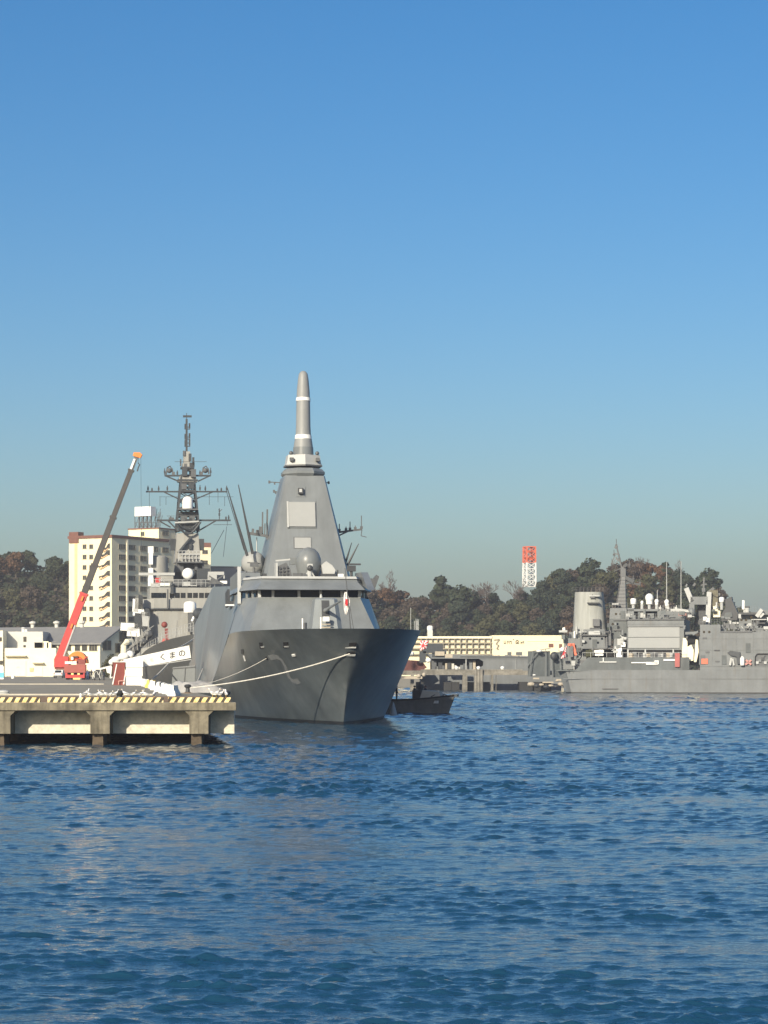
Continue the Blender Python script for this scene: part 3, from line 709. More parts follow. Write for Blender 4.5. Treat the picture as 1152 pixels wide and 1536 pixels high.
# boom: five telescopic sections
bp0, bp1 = c3(88, 990, 2.4), c3(205, 684, 2.4); bd = bp1 - bp0
def bt(t): return bp0 + bd * t
for (t0, t1, w_, m) in ((0.0, .325, 1.30, 'red'), (.32, .465, 1.05, 'boomgrey'), (.46, .70, .95, 'boomgrey'), (.695, .93, .82, 'boomgrey'), (.90, 1.0, .62, 'midmetal')):
    mb = MB(); mb.bar(bt(t0), bt(t1), w_ * .72, w_); o = mb.build('boom_section', M[m], cr)
    mb = MB(); mb.bar(bt(t1 - .006), bt(t1 + .004), w_ * .8 + .12, w_ + .22); mb.build('boom_collar', M['red' if m == 'red' else 'boomgrey'], o)
for t in (.155, .29):
    mb = MB(); mb.bar(bt(t) + Vector((.1, -.55, 0)), bt(t + .022) + Vector((.1, -.55, 0)), .5, .3); mb.build('boom_bracket', M['orange'], cr)
mb = MB(); mb.bar(bt(.935) + Vector((-.1, -.35, 0)), bt(.985) + Vector((-.1, -.35, 0)), .12, .34); mb.build('boom_marking', M['white'], cr)
mb = MB(); mb.tube([c3(90.5, 999, 1.9), c3(113, 938, 1.9)], .17, 8); mb.build('luffing_ram', M['pale'], cr)
hq = c3(206, 682.5, 2.4); mb = MB(); mb.prism([(hq.x - .75, hq.z - .15), (hq.x + .55, hq.z - .55), (hq.x + .85, hq.z + .05), (hq.x + .5, hq.z + .4), (hq.x - .55, hq.z + .45)], 'y', 2.0, 2.85); mb.build('boom_head', M['orange'], cr)
mb = MB(); mb.tube([hq + Vector((.2, 0, -.3)), c3(207, 693, 2.4)], .04, 5); q = c3(207, 700, 2.4); mb.tube([c3(207, 694, 2.4), c3(209.5, 697, 2.4), c3(207.5, 701, 2.4), c3(206, 707, 2.4)], .11, 6); mb.build('hook_block', M['darkmetal'], cr)
mb = MB(); mb.tube([hq + Vector((.6, 0, -.2)), c3(213.5, 960, 2.4)], .022, 4); mb.build('hoist_wire', M['darkmetal'], cr)

# small white car beside the crane
p = base(86.5, 1017.2); e = empty('parked_car', p + Vector((0, .2, 0)), 0, 'small white car with dark rear window parked left of the crane truck', 'car')
mb = MB(); mb.prism([(0, .35), (0, .95), (.25, 1.05), (.7, 1.5), (2.6, 1.52), (3.2, 1.0), (3.9, .9), (4, .4)], 'x', -.85, .85); mb.build('body', M['white'], e)
mb = MB(); mb.quad((-.68, .21, 1.07), (.68, .21, 1.07), (.58, .66, 1.47), (-.58, .66, 1.47)); mb.build('rear_window', M['glass'], e)
mb = MB(); mb.box((0, -.03, .45), (1.72, .12, .18)); mb.build('bumper', M['midmetal'], e)
for x in (-.78, .78):
    for y in (.8, 3.1):
        mb = MB(); mb.tube([(x - .09, y, .3), (x + .09, y, .3)], .3, 12); mb.build('wheel', M['black'], e)
    mb = MB(); mb.box((x * .9, .0, .82), (.2, .06, .24)); mb.build('tail_light', M['red'], e)
p = base(19.5, 1018); mb = MB(); mb.lathe((0, 0, 0), [(.3, 0), (.34, .15), (.3, .5), (.2, .62), (.05, .65)], 12); o = mb.build('marker_buoy', M['white'], None, True); o.location = p; tag(o, 'small round white buoy on the asphalt before the cream shed', 'buoy')
p = base(1.5, 1019); e = empty('plastic_tank', p, R(5), 'pale blue and white tank at the left edge of the deck', 'tank')
mb = MB(); mb.box((0, .5, .75), (1.0, 1, .9)); mb.build('body', M['bluebox'], e); mb = MB(); mb.box((0, .5, .16), (.9, .9, .3)); mb.build('base', M['white'], e); mb = MB(); mb.box((0, .5, 1.75), (.9, .9, 1.1)); mb.build('top', M['white'], e)
p = base(5, 1041); mb = MB(); mb.sphere((0, 0, .18), .22, 10, .8); mb.lathe((0, 0, 0), [(.25, 0), (.25, .08), (.1, .1)], 10); o = mb.build('deck_fitting', M['pale'], None, True); o.location = p; o.scale = (2.4, 1.5, 1); tag(o, 'low pale rounded fitting on the deck at far left behind the kerb', 'deck fitting')
# ------------------------------------------------------------------ apartment block
AY = 660.0; c0 = at(167.5, 998, AY); A = Frame(c0.x, AY, R(60), DECK - .35)
ap = A.empty('apartment_block', label='tall cream apartment block with brown roof edge and a white tank frame on top', cat='apartment block')
Wd = A.on(103.5, 900, 'x', 0).y; Ln = A.on(262, 900, 'y', 0).x
Hr = A.on(167.5, 806, 'y', 0).z
mb = MB(); mb.prism([(0, 0), (Ln, 0), (Ln, Wd), (0, Wd)], 'z', 0, Hr); mb.build('wall', M['cream'], ap)
mb = MB(); mb.box((Ln / 2, -.1, Hr + .35), (Ln + .5, .5, .8)); mb.box((-.1, Wd / 2, Hr + .35), (.5, Wd + .5, .8)); mb.build('roof_edge', M['brown'], ap)
a = A.on(104, 812, 'x', -.25); b2 = A.on(117, 802, 'x', -.25)
mb = MB(); mb.box((1.0, (a.y + b2.y) / 2, Hr + .3), (2.6, abs(a.y - b2.y) + .2, 3.2)); mb.build('corner_cap', M['brown'], ap)
a = A.on(112, 812, 'x', 0); b2 = A.on(116, 945, 'x', 0)
mb = MB(); mb.box((-.03, (a.y + b2.y) / 2, Hr / 2 - .4), (.12, abs(a.y - b2.y), Hr - 1.5)); mb.build('wall_stripe', M['stripe'], ap)
def window_meshes(w, h, axis, nb=2):
    """frame and pane meshes for a window in the plane of the wall, outward along -axis"""
    fr, gl = MB(), MB(); t = .09
    def P_(u, z, d): return (d, u, z) if axis == 'x' else (u, d, z)
    def bx(m, u0, u1, z0, z1, d0, d1):
        p, q = P_(u0, z0, d0), P_(u1, z1, d1); m.box([(i + j) / 2 for i, j in zip(p, q)], [max(.01, abs(i - j)) for i, j in zip(p, q)])
    bx(fr, -w / 2 - t, w / 2 + t, h / 2, h / 2 + t, -.10, .05); bx(fr, -w / 2 - t - .08, w / 2 + t + .08, -h / 2 - t, -h / 2, -.18, .05)
    bx(fr, -w / 2 - t, -w / 2, -h / 2, h / 2, -.10, .05); bx(fr, w / 2, w / 2 + t, -h / 2, h / 2, -.10, .05)
    for i in range(1, nb): bx(fr, -w / 2 + w * i / nb - .03, -w / 2 + w * i / nb + .03, -h / 2, h / 2, -.07, .02)
    bx(gl, -w / 2, w / 2, -h / 2, h / 2, -.04, -.02)
    return fr.mesh('window', M['winframe']), gl.mesh('pane', M['winglass'])
def put_window(ms, par, loc):
    o = inst(ms[0], 'window', par, loc); inst(ms[1], 'pane', o); return o
wR = window_meshes(3.3, 1.35, 'y', 4); wL = window_meshes(1.2, 1.15, 'x', 2)
rows_y = [820, 835.5, 851, 866.5, 882, 897.5, 913, 928.5]
for py in rows_y:
    z = A.on(180, py, 'y', 0).z
    for px in (183, 198, 215, 232, 248):
        put_window(wR, ap, (A.on(px, py, 'y', 0).x, 0, z))
    for px in (127, 137):
        zz = A.on(px, py, 'x', 0).z; put_window(wL, ap, (0, A.on(px, py, 'x', 0).y, zz))
mb = MB()
for px in (190.5,):
    x = A.on(px, 900, 'y', 0).x; mb.box((x, -.15, Hr / 2), (.7, .3, Hr - .4))
mb.build('pilaster', M['cream2'], ap)
# outside stair on the gable: a dark well with a light flight on every floor
for i, py in enumerate([826, 836, 851.5, 867, 882.5, 898, 913.5, 929, 942]):
    q0, q1 = A.on(148.5, py + 2, 'x', 0), A.on(165, py - 8, 'x', 0)
    y0, y1 = q0.y, q1.y; z0, z1 = q0.z, q1.z; dz = z1 - z0
    if i == 0: y0 = y0 + (y1 - y0) * .35
    mb = MB(); mb.prism([(y0, z0), (y0, z0 + .85), (y0 + (y1 - y0) * .45, z0 + 1.25), (y0 + (y1 - y0) * .75, z1 + .5), (y1, z1 + .6), (y1, z1 - 1.0), (y0 + (y1 - y0) * .85, z1 - .9), (y0 + (y1 - y0) * .5, z0 + .25), (y0 + (y1 - y0) * .22, z0 - .2)], 'x', -.06, .02)
    w = mb.build('stair_opening', M['winglass'], ap)
    mb = MB(); mb.bar((-.12, y0 + (y1 - y0) * .05, z0 - .0), (-.12, y0 + (y1 - y0) * .30, z0 + .5), .16, .5); mb.bar((-.12, y0 + (y1 - y0) * .3, z0 + .15), (-.12, y0 + (y1 - y0) * .8, z1 - .8), .14, .22); mb.build('stair_flight', M['stripe'], w)
# lift tower on the roof with tank frame
a = A.on(193, 800, 'x', A.on(238, 800, 'y', 1.0).x); Lx = A.on(238, 800, 'y', 1.0).x
pt = A.on(238, 793, 'y', 1.0).z; xs1 = A.on(264, 796, 'y', 1.0).x
yb = A.on(193, 800, 'x', Lx).y
mb = MB(); mb.prism([(Lx, 1.0), (xs1, 1.0), (xs1, yb), (Lx, yb)], 'z', Hr - 6, pt); mb.build('lift_tower', M['cream'], ap)
mb = MB(); mb.prism([(Lx - .2, .8), (xs1 + .2, .8), (xs1 + .2, yb + .2), (Lx - .2, yb + .2)], 'z', pt, pt + .35); mb.build('tower_edge', M['brown'], ap)
put_window(wL, ap, (Lx, A.on(214, 801, 'x', Lx).y, A.on(214, 801, 'x', Lx).z))
q = A.on(248, 797, 'y', 1.0); put_window(wR, ap, (q.x, 1.0, q.z - .5))
ty0, ty1 = A.on(202, 770, 'x', Lx + 1).y, A.on(226, 770, 'x', Lx + 1).y
tz0, tz1, tzb = A.on(214, 774, 'x', Lx + 1).z, A.on(214, 760, 'x', Lx + 1).z, pt + .35
mb = MB(); mb.box((Lx + 2.3, (ty0 + ty1) / 2, (tz0 + tz1) / 2), (2.6, abs(ty1 - ty0), tz1 - tz0)); mb.build('water_tank', M['white'], ap)
mb = MB()
for x in (Lx + 1.1, Lx + 3.5):
    for i in range(5):
        y = ty0 + (ty1 - ty0) * i / 4; mb.bar((x, y, tzb), (x, y, tz0), .16)
        if i < 4:
            y2 = ty0 + (ty1 - ty0) * (i + 1) / 4; mb.bar((x, y, tzb), (x, y2, tz0), .1); mb.bar((x, y2, tzb), (x, y, (tz0 + tzb) / 2), .09)
    mb.bar((x, ty0, (tz0 + tzb) / 2), (x, ty1, (tz0 + tzb) / 2), .12)
mb.build('tank_frame', M['midmetal'], ap)
mb = MB(); q = A.on(231, 772, 'x', Lx + 3)
for i in range(6): mb.bar((Lx + 4, q.y - i * .35 + .4, tzb), (Lx + 4.5 + .3 * (i % 2), q.y - i * .35, tz1 - .5 - (i % 3)), .12); mb.bar((Lx + 4, q.y + .5, tzb + .8 * i), (Lx + 4.4, q.y - 1.4, tzb + .8 * i + .3), .1)
mb.build('aerial_cluster', M['midmetal'], ap)
# further block seen right of the destroyer's mast
B2Y = 720.0; c1 = at(300, 998, B2Y); F2 = Frame(c1.x, B2Y, R(10), DECK - .35)
nb_ = F2.empty('cream_block', label='narrow cream block with brown top, half hidden behind the lattice mast', cat='apartment block')
w_ = F2.P(316, 900, 0).x; h_ = F2.P(308, 815, 0).z
mb = MB(); mb.prism([(-14, 0), (w_, 0), (w_, 12), (-14, 12)], 'z', 0, h_ - 1.2); mb.build('wall', M['cream'], nb_)
mb = MB(); mb.prism([(-14.1, -.1), (w_ + .1, -.1), (w_ + .1, 12.1), (-14.1, 12.1)], 'z', h_ - 1.2, h_ + .2); mb.build('roof_edge', M['brown'], nb_)
ww = window_meshes(1.6, 1.1, 'y', 2)
for py in (828, 843.5, 859, 874):
    for px in (307.5, 296): q = F2.P(px, py, 0); put_window(ww, nb_, (q.x, 0, q.z))
fb = at(325, 860, 735); f_ = empty('grey_block', (fb.x, 735, DECK - .35), R(15), 'small grey block low on the hillside right of the narrow cream block', 'building')
mb = MB(); mb.box((3.2, 5, 17), (10, 9, 34.2)); mb.build('wall', M['roofgrey'], f_); mb = MB(); mb.box((3.2, 5, 34.3), (10.4, 9.4, .4)); mb.build('roof', M['midmetal'], f_)

# ------------------------------------------------------------------ long warehouse with grey roof
WY = 505.0; c2 = at(150, 998, WY); F = Frame(c2.x, WY, R(62), DECK)
wh = F.empty('warehouse', label='long pale warehouse with grey pitched roof and gable end facing the older destroyer', cat='warehouse')
ev = F.on(150, 963, 'y', 0).z; rz = F.on(184, 942, 'y', 0).z
gl = F.on(207, 960, 'y', 0).x; LW = 74.0
mb = MB(); mb.prism([(0, 0), (gl, 0), (gl, ev), (gl / 2, rz - .3), (0, ev)], 'y', 0, LW)
mb.f = mb.f; mb.build('wall', M['cream2'], wh)
mb = MB(); t = .35
for s in (0, 1):
    e0 = (-.8, ev - .55) if s == 0 else (gl + .8, ev - .55)
    mb.prism([e0, (gl / 2, rz), (gl / 2, rz + t), (e0[0], e0[1] + t)], 'y', -.9, LW + .9)
mb.build('roof', M['roofgrey'], wh)
wm1 = window_meshes(1.3, 1.9, 'x', 1); wm2 = window_meshes(1.6, 2.0, 'y', 1)
for px in (142, 138, 127, 116.5, 103, 92, 81): 
    q = F.on(px, 969.5, 'x', 0); put_window(wm1, wh, (0, q.y, q.z))
for px, py in ((157, 968), (163, 968), (182, 955), (187, 955), (176, 972), (195, 972)):
    q = F.on(px, py, 'y', 0); put_window(wm2, wh, (q.x, 0, q.z))
for px in (49, 85, 123): 
    q = F.on(px, 941, 'x', gl / 2); mb = MB(); mb.lathe((gl / 2, q.y, rz + .2), [(.45, 0), (.45, .7), (.8, 1.0), (.8, 1.3), (.2, 1.55)], 10); mb.build('roof_vent', M['flatgrey'], wh)
q = F.on(184, 990, 'y', -1.5); mb = MB(); mb.prism([(gl * .62, 0), (gl, 0), (gl, 5.2), (gl * .62, 6)], 'y', -4, -.003); mb.build('lean_to', M['darkmetal'], wh)
mb = MB(); mb.tube([(gl * .52, -1, 0), (gl * .52, -1, 6.8), (gl * .60, -1, 7.6), (gl * .72, -1, 7.7)], .75, 10); mb.build('flue', M['cream2'], wh)

# low cream shed in front
SY = FPX * (EYE - DECK) / (1014.8 - HY)
sx0, sx1 = (6.5 - HX) * SY / FPX, (84 - HX) * SY / FPX
sh = empty('shed', (sx0, SY, DECK), 0, 'low cream shed with flat roof and two dark canopies, left of the crane', 'shed')
k = SY / FPX
zt = EYE - (972 - HY) * k - DECK
mb = MB(); mb.prism([(0, 0), (sx1 - sx0, 0), (sx1 - sx0 + 3, 13), (0, 13)], 'z', 0, zt); mb.build('wall', M['cream2'], sh)
z2 = EYE - (947.5 - HY) * (k * 1.01) - DECK
mb = MB(); mb.prism([(-.2, 4.5), (53 * k, 4.5), (54 * k, 13), (-.2, 13)], 'z', zt, z2); mb.build('upper_storey', M['flatgrey'], sh)
for px, py, w_, h_ in ((32.5, 958.5, .65, 1.1), (32, 969, .5, .5)):
    mb = MB(); mb.box(((px - 6.5) * k, 4.45, EYE - (py - HY) * k - DECK), (w_, .1, h_)); mb.build('window', M['winglass'], sh)
mb = MB(); mb.lathe((22.5 * k, 5.5, z2), [(.35, 0), (.35, .6), (.6, .8), (.1, 1.0)], 10); mb.lathe((27 * k, 5.5, z2), [(.3, 0), (.3, .3), (.4, .5), (.1, .6)], 10); mb.build('roof_vent', M['white'], sh)
for (xa, xb, py, dp) in ((8, 40, 984.5, 1.1), (49, 66, 995, 1.2)):
    z = EYE - (py - HY) * k - DECK; a, b2 = (xa - 6.5) * k, (xb - 6.5) * k
    mb = MB(); mb.prism([(0, z + .25), (-dp, z + .15), (-dp, z + .05), (0, z + .1)], 'x', 0, 1)
    mb = MB(); mb.loft([[(a, 0, z), (b2, 0, z), (b2, 0, z + .2), (a, 0, z + .2)], [(a, -dp, z), (b2, -dp, z), (b2, -dp, z + .12), (a, -dp, z + .12)]]); mb.build('canopy', M['cream'], sh)
mb = MB(); mb.box(((24 - 6.5) * k, -.04, 1.75), (30 * k, .12, 3.4)); mb.build('shutter_door', M['cream2'], sh)
mb = MB(); mb.box(((57.5 - 6.5) * k, -.04, 1.15), (13 * k, .1, 2.2)); mb.build('door', M['cream2'], sh)
for px, w_, h_ in ((54, 1.7, 1.0), (64, 1.0, 1.2), (69, .8, 1.0)):
    mb = MB(); mb.box(((px - 6.5) * k, 5, zt + h_ / 2), (w_ * 1.2, 1, h_ * 1.5)); mb.build('roof_unit', M['cream2'], sh)
for (px, py, w_, h_, m) in ((47.5, 1004.5, .8, .8, 'stripe'), (27, 1000.5, .6, .2, 'flatgrey')):
    mb = MB(); mb.box(((px - 6.5) * k, -.08, EYE - (py - HY) * k - DECK), (w_, .14, h_)); mb.build('wall_box', M[m], sh)
e = empty('annex', (sx0 - 4.2, SY - .6, DECK), 0, 'taller bright cream building cut by the left edge of the picture', 'building')
z3 = EYE - (946 - HY) * k - DECK
mb = MB(); mb.prism([(-12, 0), (4.0, 0), (4.0, 10), (-12, 10)], 'z', 0, z3); mb.build('wall', M['cream2'], e)
for (px, py) in ((1, 959), (2.5, 994)): 
    mb = MB(); mb.box(((px - 6.5) * k + 4.2, -.03, EYE - (py - HY) * k - DECK), (.7, .1, .9)); mb.build('window', M['winglass'], e)
# clipped bush before the gable, and parked lorry-like white frames
bb = base(159, 1016.5); bm_ = MB(); rg = random.Random(8)
leaf_cloud(bm_, [(0, 0, 1.6, 1.7, 1.0), (.3, 0, 2.5, 1.1, 1.0), (-.9, .3, 1.2, 1.2, .9), (.9, -.2, 1.1, 1.3, .8)], 2600, .16, rg)
e = empty('bush', (bb.x, bb.y + 8, DECK), 0, 'rounded dark green bush growing before the warehouse gable', 'bush')
inst(raw_mesh(bm_, 'foliage', M['leaf1']), 'foliage', e, sc=(1.0, 1.0, 1.35)); tk = MB(); tk.tube([(0, 0, 0), (0, 0, 2)], .12, 6); tk.build('stem', M['bark'], e)

# ------------------------------------------------------------------ far pier, cream hall, lattice tower
CBY = 590.0; cc = at(630, 998, CBY); kb = CBY / FPX
hall = empty('harbour_hall', (cc.x, CBY, DECK - .3), 0, 'long cream harbour hall with balcony rows at left and dark lettering at right', 'building')
def hp(px, py, y=0.0): q = at(px, py, CBY + y); return Vector((q.x - cc.x, y, q.z - DECK + .3))
m0, m1, m2 = hp(630, 956).x, hp(738, 956).x, hp(846, 956).x
zl, zr = hp(700, 956).z, hp(800, 953).z
mb = MB(); mb.prism([(m0 - 20, .7), (m1, .7), (m1, 14), (m0 - 20, 14)], 'z', 0, zl - .3); mb.build('wall', M['cream'], hall)
mb = MB(); mb.prism([(m1, 0), (m2, 0), (m2, 14), (m1, 14)], 'z', 0, zr); mb.build('blank_wall', M['cream'], hall)
mb = MB(); mb.prism([(m0 - 20, -.3), (m1 - .003, -.3), (m1 - .003, 14.2), (m0 - 20, 14.2)], 'z', zl - .3, zl + .25); mb.build('roof_edge', M['cream2'], hall)
mb = MB(); mb.box(((m1 + m2) / 2 + 4, -.05, hp(0, 961).z), (m2 - m1 - 10, .3, .18)); mb.build('cornice', M['cream2'], hall)
bys = [956.5, 964.5, 973, 981.5]
bxs = [632, 640, 648, 656, 664.5, 673, 682, 690.5, 699, 708.5, 717.5, 727, 735.5]
gls = MB()
for i in range(3):
    z0, z1 = hp(0, bys[i + 1]).z, hp(0, bys[i]).z
    mb = MB(); mb.box(((m0 - 20 + m1) / 2, .2, z0), (m1 - m0 + 20, 1.0, .3)); mb.build('balcony_floor', M['winframe'], hall)
    for j in range(len(bxs) - 1):
        xa, xb = hp(bxs[j], 0).x, hp(bxs[j + 1], 0).x
        mb = MB(); mb.box(((xa + xb) / 2 + .1, .67, (z0 + z1) / 2 + .1), ((xb - xa) * .4, .08, (z1 - z0) * .45)); o = mb.build('window', M['flatgrey'], hall)
for j in range(len(bxs)):
    x = hp(bxs[j], 0).x; mb = MB(); mb.box((x, .2, (hp(0, 981.5).z + zl - .3) / 2), (.2, .99, zl - .35 - hp(0, 981.5).z)); mb.build('partition', M['winframe'], hall)
# zig-zag stair on the wall and the worn lettering
mb = MB(); zz = [(741, 960), (749, 959), (744, 966), (748, 968), (745, 973), (748, 974)]
for p_, q_ in zip(zz, zz[1:]): mb.bar(hp(*p_, -.1), hp(*q_, -.1), .28)
mb.build('wall_stair', M['winframe'], hall)
def strokes(parent, name, segs, y, w, m):
    mb = MB()
    for (xa, ya, xb, yb_) in segs: mb.bar(hp(xa, ya, y), hp(xb, yb_, y), .06, w)
    return mb.build(name, m, parent)
M['signink'] = mat('sign_ink_brown', (.10, .085, .05), .8, .1)
strokes(hall, 'sign_lettering', [(756, 961, 756, 965), (756, 965, 758, 965.4), (758.5, 961, 758.5, 965.4), (761, 962, 761, 966), (761, 962, 762.5, 962), (762.5, 962, 762.5, 964), (764.3, 962, 764.3, 966), (764.3, 962, 767, 962), (767, 962, 767, 966),
                               (769.5, 959, 770.8, 959.6), (773.5, 962, 773.5, 965), (773.5, 962, 776, 960.3), (776, 960.3, 778, 962), (778, 962, 778, 965), (775, 963.5, 777, 963.5), (773.5, 965, 778, 965), (781, 962, 781, 966), (781, 964, 783, 964), (783, 962, 783, 966), (785.5, 961.5, 785.5, 966), (785.5, 963, 783.8, 963)], -.06, .22, M['signink'])
for (xa, ya, xb, yb_, m) in ((823, 965.5, 830, 971, 'brown'), (838.5, 966, 843, 972, 'brown'), (761, 978, 767, 983, 'midmetal'), (774, 978, 783, 983, 'midmetal')):
    a, b2 = hp(xa, yb_), hp(xb, ya); mb = MB(); mb.box(((a.x + b2.x) / 2, -.03, (a.z + b2.z) / 2), (b2.x - a.x, .12, b2.z - a.z)); mb.build('window', M[m], hall)
p = at(645, 998, 610); e = empty('water_tower', (p.x, 610, DECK), 0, 'small tower with white cap standing above the cream hall roof by the frigate bow', 'tower')
z0, z1, z2 = [EYE - (y - HY) * 610 / FPX - DECK for y in (955, 945, 938.5)]
mb = MB(); mb.box((0, 0, z1 / 2), (1.4, 1.4, z1)); mb.build('shaft', M['flatgrey'], e)
mb = MB(); mb.lathe((0, 0, z1), [(.75, 0), (.8, .2), (.8, (z2 - z1) * .75), (.5, z2 - z1)], 12); mb.build('cap', M['white'], e)
# red and white lattice tower on the hill
TY = 775.0; p = at(794, 998, TY); kt = TY / FPX
zb, zr_, zt = [EYE - (y - HY) * kt for y in (880, 844, 819)]
e = empty('lattice_tower', (p.x, TY, zb), R(20), 'square lattice tower painted red above and white below, on the hilltop', 'lattice tower')
hw = 1.65
def lattice(mb, z0, z1, hw0, hw1, n, w, wb):
    for i in range(n):
        a, b = i / n, (i + 1) / n; ha, hb = hw0 + (hw1 - hw0) * a, hw0 + (hw1 - hw0) * b; za, zb_ = z0 + (z1 - z0) * a, z0 + (z1 - z0) * b
        ca = [(-ha, -ha, za), (ha, -ha, za), (ha, ha, za), (-ha, ha, za)]; cb = [(-hb, -hb, zb_), (hb, -hb, zb_), (hb, hb, zb_), (-hb, hb, zb_)]
        for j in range(4):
            mb.bar(ca[j], cb[j], w); mb.bar(ca[j], ca[(j + 1) % 4], wb); mb.bar(ca[j], cb[(j + 1) % 4], wb * .8); mb.bar(ca[(j + 1) % 4], cb[j], wb * .8)
    for j in range(4): mb.bar(cb[j], cb[(j + 1) % 4], wb)
    return mb
lattice(MB(), 0, zr_ - zb, hw, hw * .97, 4, .38, .2).build('lower_frame', M['white'], e)
lattice(MB(), zr_ - zb + .05, zt - zb - .3, hw * .97, hw * .94, 3, .38, .22).build('upper_frame', M['redlead'], e)
mb = MB(); mb.box((0, 0, zt - zb - .3), (hw * 2.1, hw * 2.1, .3)); mb.box((0, 0, zt - zb - 1.7), (hw * 2, hw * 2, .15)); mb.box((0, 0, zr_ - zb + 1.3), (hw * 1.4, hw * 1.4, .8)); mb.build('platform', M['redlead'], e)

# far pier
FPY = 478.0; kp = FPY / FPX
fpz = EYE - (1006 - HY) * kp
p0, p1 = (604 - HX) * kp, (850 - HX) * kp
fp = empty('far_pier', (p0, FPY, 0), 0, 'low concrete pier on wide piles carrying the far berth, right of the frigate bow', 'pier')
mb = MB(); mb.box(((p1 - p0) / 2, 6, fpz - .45), (p1 - p0, 12, .9)); mb.build('deck_slab', M['quay'], fp)
for px, w_ in ((618, 6), (744, 1), (697, 8), (718, 13), (738, 4), (790, 20), (815, 26)):
    x = (px - HX) * kp - p0; ww_ = w_ * kp
    if w_ > 15:
        mb = MB(); mb.box((x, 5, .6), (ww_, 6, 2.4)); mb.build('pier_wall', M['boot'], fp)
    else:
        mb = MB(); mb.loft([[(x - ww_ / 2, .15, -1), (x + ww_ / 2, .15, -1), (x + ww_ / 2, 1.6, -1), (x - ww_ / 2, 1.6, -1)], [(x - ww_ / 2 + .15, .0, fpz - .9), (x + ww_ / 2, .0, fpz - .9), (x + ww_ / 2, 1.6, fpz - .9), (x - ww_ / 2 + .15, 1.6, fpz - .9)]]); mb.build('pile', M['quay'], fp)
for px in (630, 672, 684, 708, 730):
    x = (px - HX) * kp - p0
    mb = MB(); mb.box((x, 5, .6), (1.6, 4, 2.4)); mb.build('rear_pile', M['boot'], fp)
x = (718 - HX) * kp - p0; mb = MB()
for i in range(3): mb.tube([(x - .6 + i * .6, -.35, -1), (x - .6 + i * .6, -.35, fpz + .2)], .35, 8)
mb.build('fender_pile', M['quay'], fp)
mb = MB(); mb.box(((p1 - p0) * .42, .05, fpz + .12), ((p1 - p0) * .62, .3, .26)); mb.build('kerb', M['quay'], fp)
for px, lab in ((685, 'left'), (718, 'mid'), (754, 'right')):
    q = empty('deck_lamp', ((px - HX) * kp, FPY + .8, fpz), 0, {'left': 'small white rounded fitting on the far pier under the open hangar deck', 'mid': 'small white fitting on top of the round fender piles of the far pier', 'right': 'small white fitting on the far pier before the plain grey ship side'}[lab], 'deck fitting')
    mb = MB(); mb.lathe((0, 0, 0), [(.25, 0), (.3, .3), (.45, .5), (.4, .8), (.1, .95)], 10); mb.build('head', M['white'], q, True)
# ------------------------------------------------------------------ stealth frigate
FA = R(7.6); FB = at(530, 998, 197.0)
G = Frame(FB.x, FB.y, FA)
fr = G.empty('frigate', label='large grey stealth frigate with a tall smooth pole mast, bow towards us beside the pier', cat='warship')
KS = [0, 32.5, 62, 80, 133]; KZ = [8.45, 8.45, 3.3, 2.6, 2.4]
def zk(s): return interp(s, KS, KZ)
def wdk(s): return interp(s, [0, .15, .4, .9, 1.6, 2.6, 4, 6, 8.5, 12, 16, 22, 30, 45, 100, 133], [.05, .8, 1.5, 2.35, 3.2, 4.1, 5.05, 6.1, 7.0, 7.75, 8.15, 8.3, 8.5, 8.45, 8.2, 7.6])
def w0(s): return interp(s, [0, 3, 8, 15, 25, 33, 45, 100, 133], [.05, .7, 1.9, 3.9, 6.5, 7.5, 7.9, 7.9, 7.0])
STEM = 7.6
def wd(s): return abs(hullp(s, 1.0, 1).x)
def hullp(s, t, side):      # t 0 at water line, 1 at knuckle, <0 below
    z = t * zk(s); tt = max(0, min(1, t))
    rake = STEM * (1 - tt) ** .9 if t >= 0 else STEM
    y = s + rake * max(0, 1 - s / 45.0)
    full = w0(max(45, s)) + (wdk(max(45, s)) - w0(max(45, s))) * tt ** 1.2
    Lb = 42 - 22 * tt ** .8; pw = 1.02 - .62 * tt ** .9
    w = .03 + full * (1 - (1 - min(1, s / Lb)) ** 1.6) ** pw
    return Vector((side * w, y, z))
SS = [0, .015, .05, .1, .18, .3, .5, .75, 1.05, 1.5, 2.1, 3, 4.2, 5.6, 7.2, 9, 11, 13.5, 16, 19, 22, 26, 30, 33, 37, 42, 48, 55, 63, 72, 82, 92, 102, 112, 122, 133]
TT = [-.09, .0, .035, .04, .12, .2, .3, .4, .5, .6, .7, .8, .88, .94, 1.0]
mb = MB(); boot = MB()
for side in (-1, 1):
    g = [[hullp(s, t, side) for t in TT] for s in SS]
    for j in range(len(TT) - 1):
        m_ = boot if j < 2 else mb
        for i in range(len(SS) - 1):
            m_.quad(g[i][j], g[i + 1][j], g[i + 1][j + 1], g[i][j + 1])
g0 = [hullp(0, t, -1) for t in TT]; g1 = [hullp(0, t, 1) for t in TT]
for j in range(len(TT) - 1): (boot if j < 2 else mb).quad(g0[j], g1[j], g1[j + 1], g0[j + 1])
gs0 = [hullp(133, t, -1) for t in TT]; gs1 = [hullp(133, t, 1) for t in TT]
for j in range(len(TT) - 1): mb.quad(gs0[j], gs1[j], gs1[j + 1], gs0[j + 1])
def weld(m, name, mt, par, smooth=True):
    me = m.mesh(name, mt); bm = bmesh.new(); bm.from_mesh(me); bmesh.ops.remove_doubles(bm, verts=bm.verts, dist=.002); bmesh.ops.recalc_face_normals(bm, faces=bm.faces); bm.to_mesh(me); bm.free()
    if smooth:
        me.polygons.foreach_set('use_smooth', [True] * len(me.polygons)); me.set_sharp_from_angle(angle=R(35))
    o = bpy.data.objects.new(name, me); COL.objects.link(o)
    if par is not None: o.parent = par
    return o
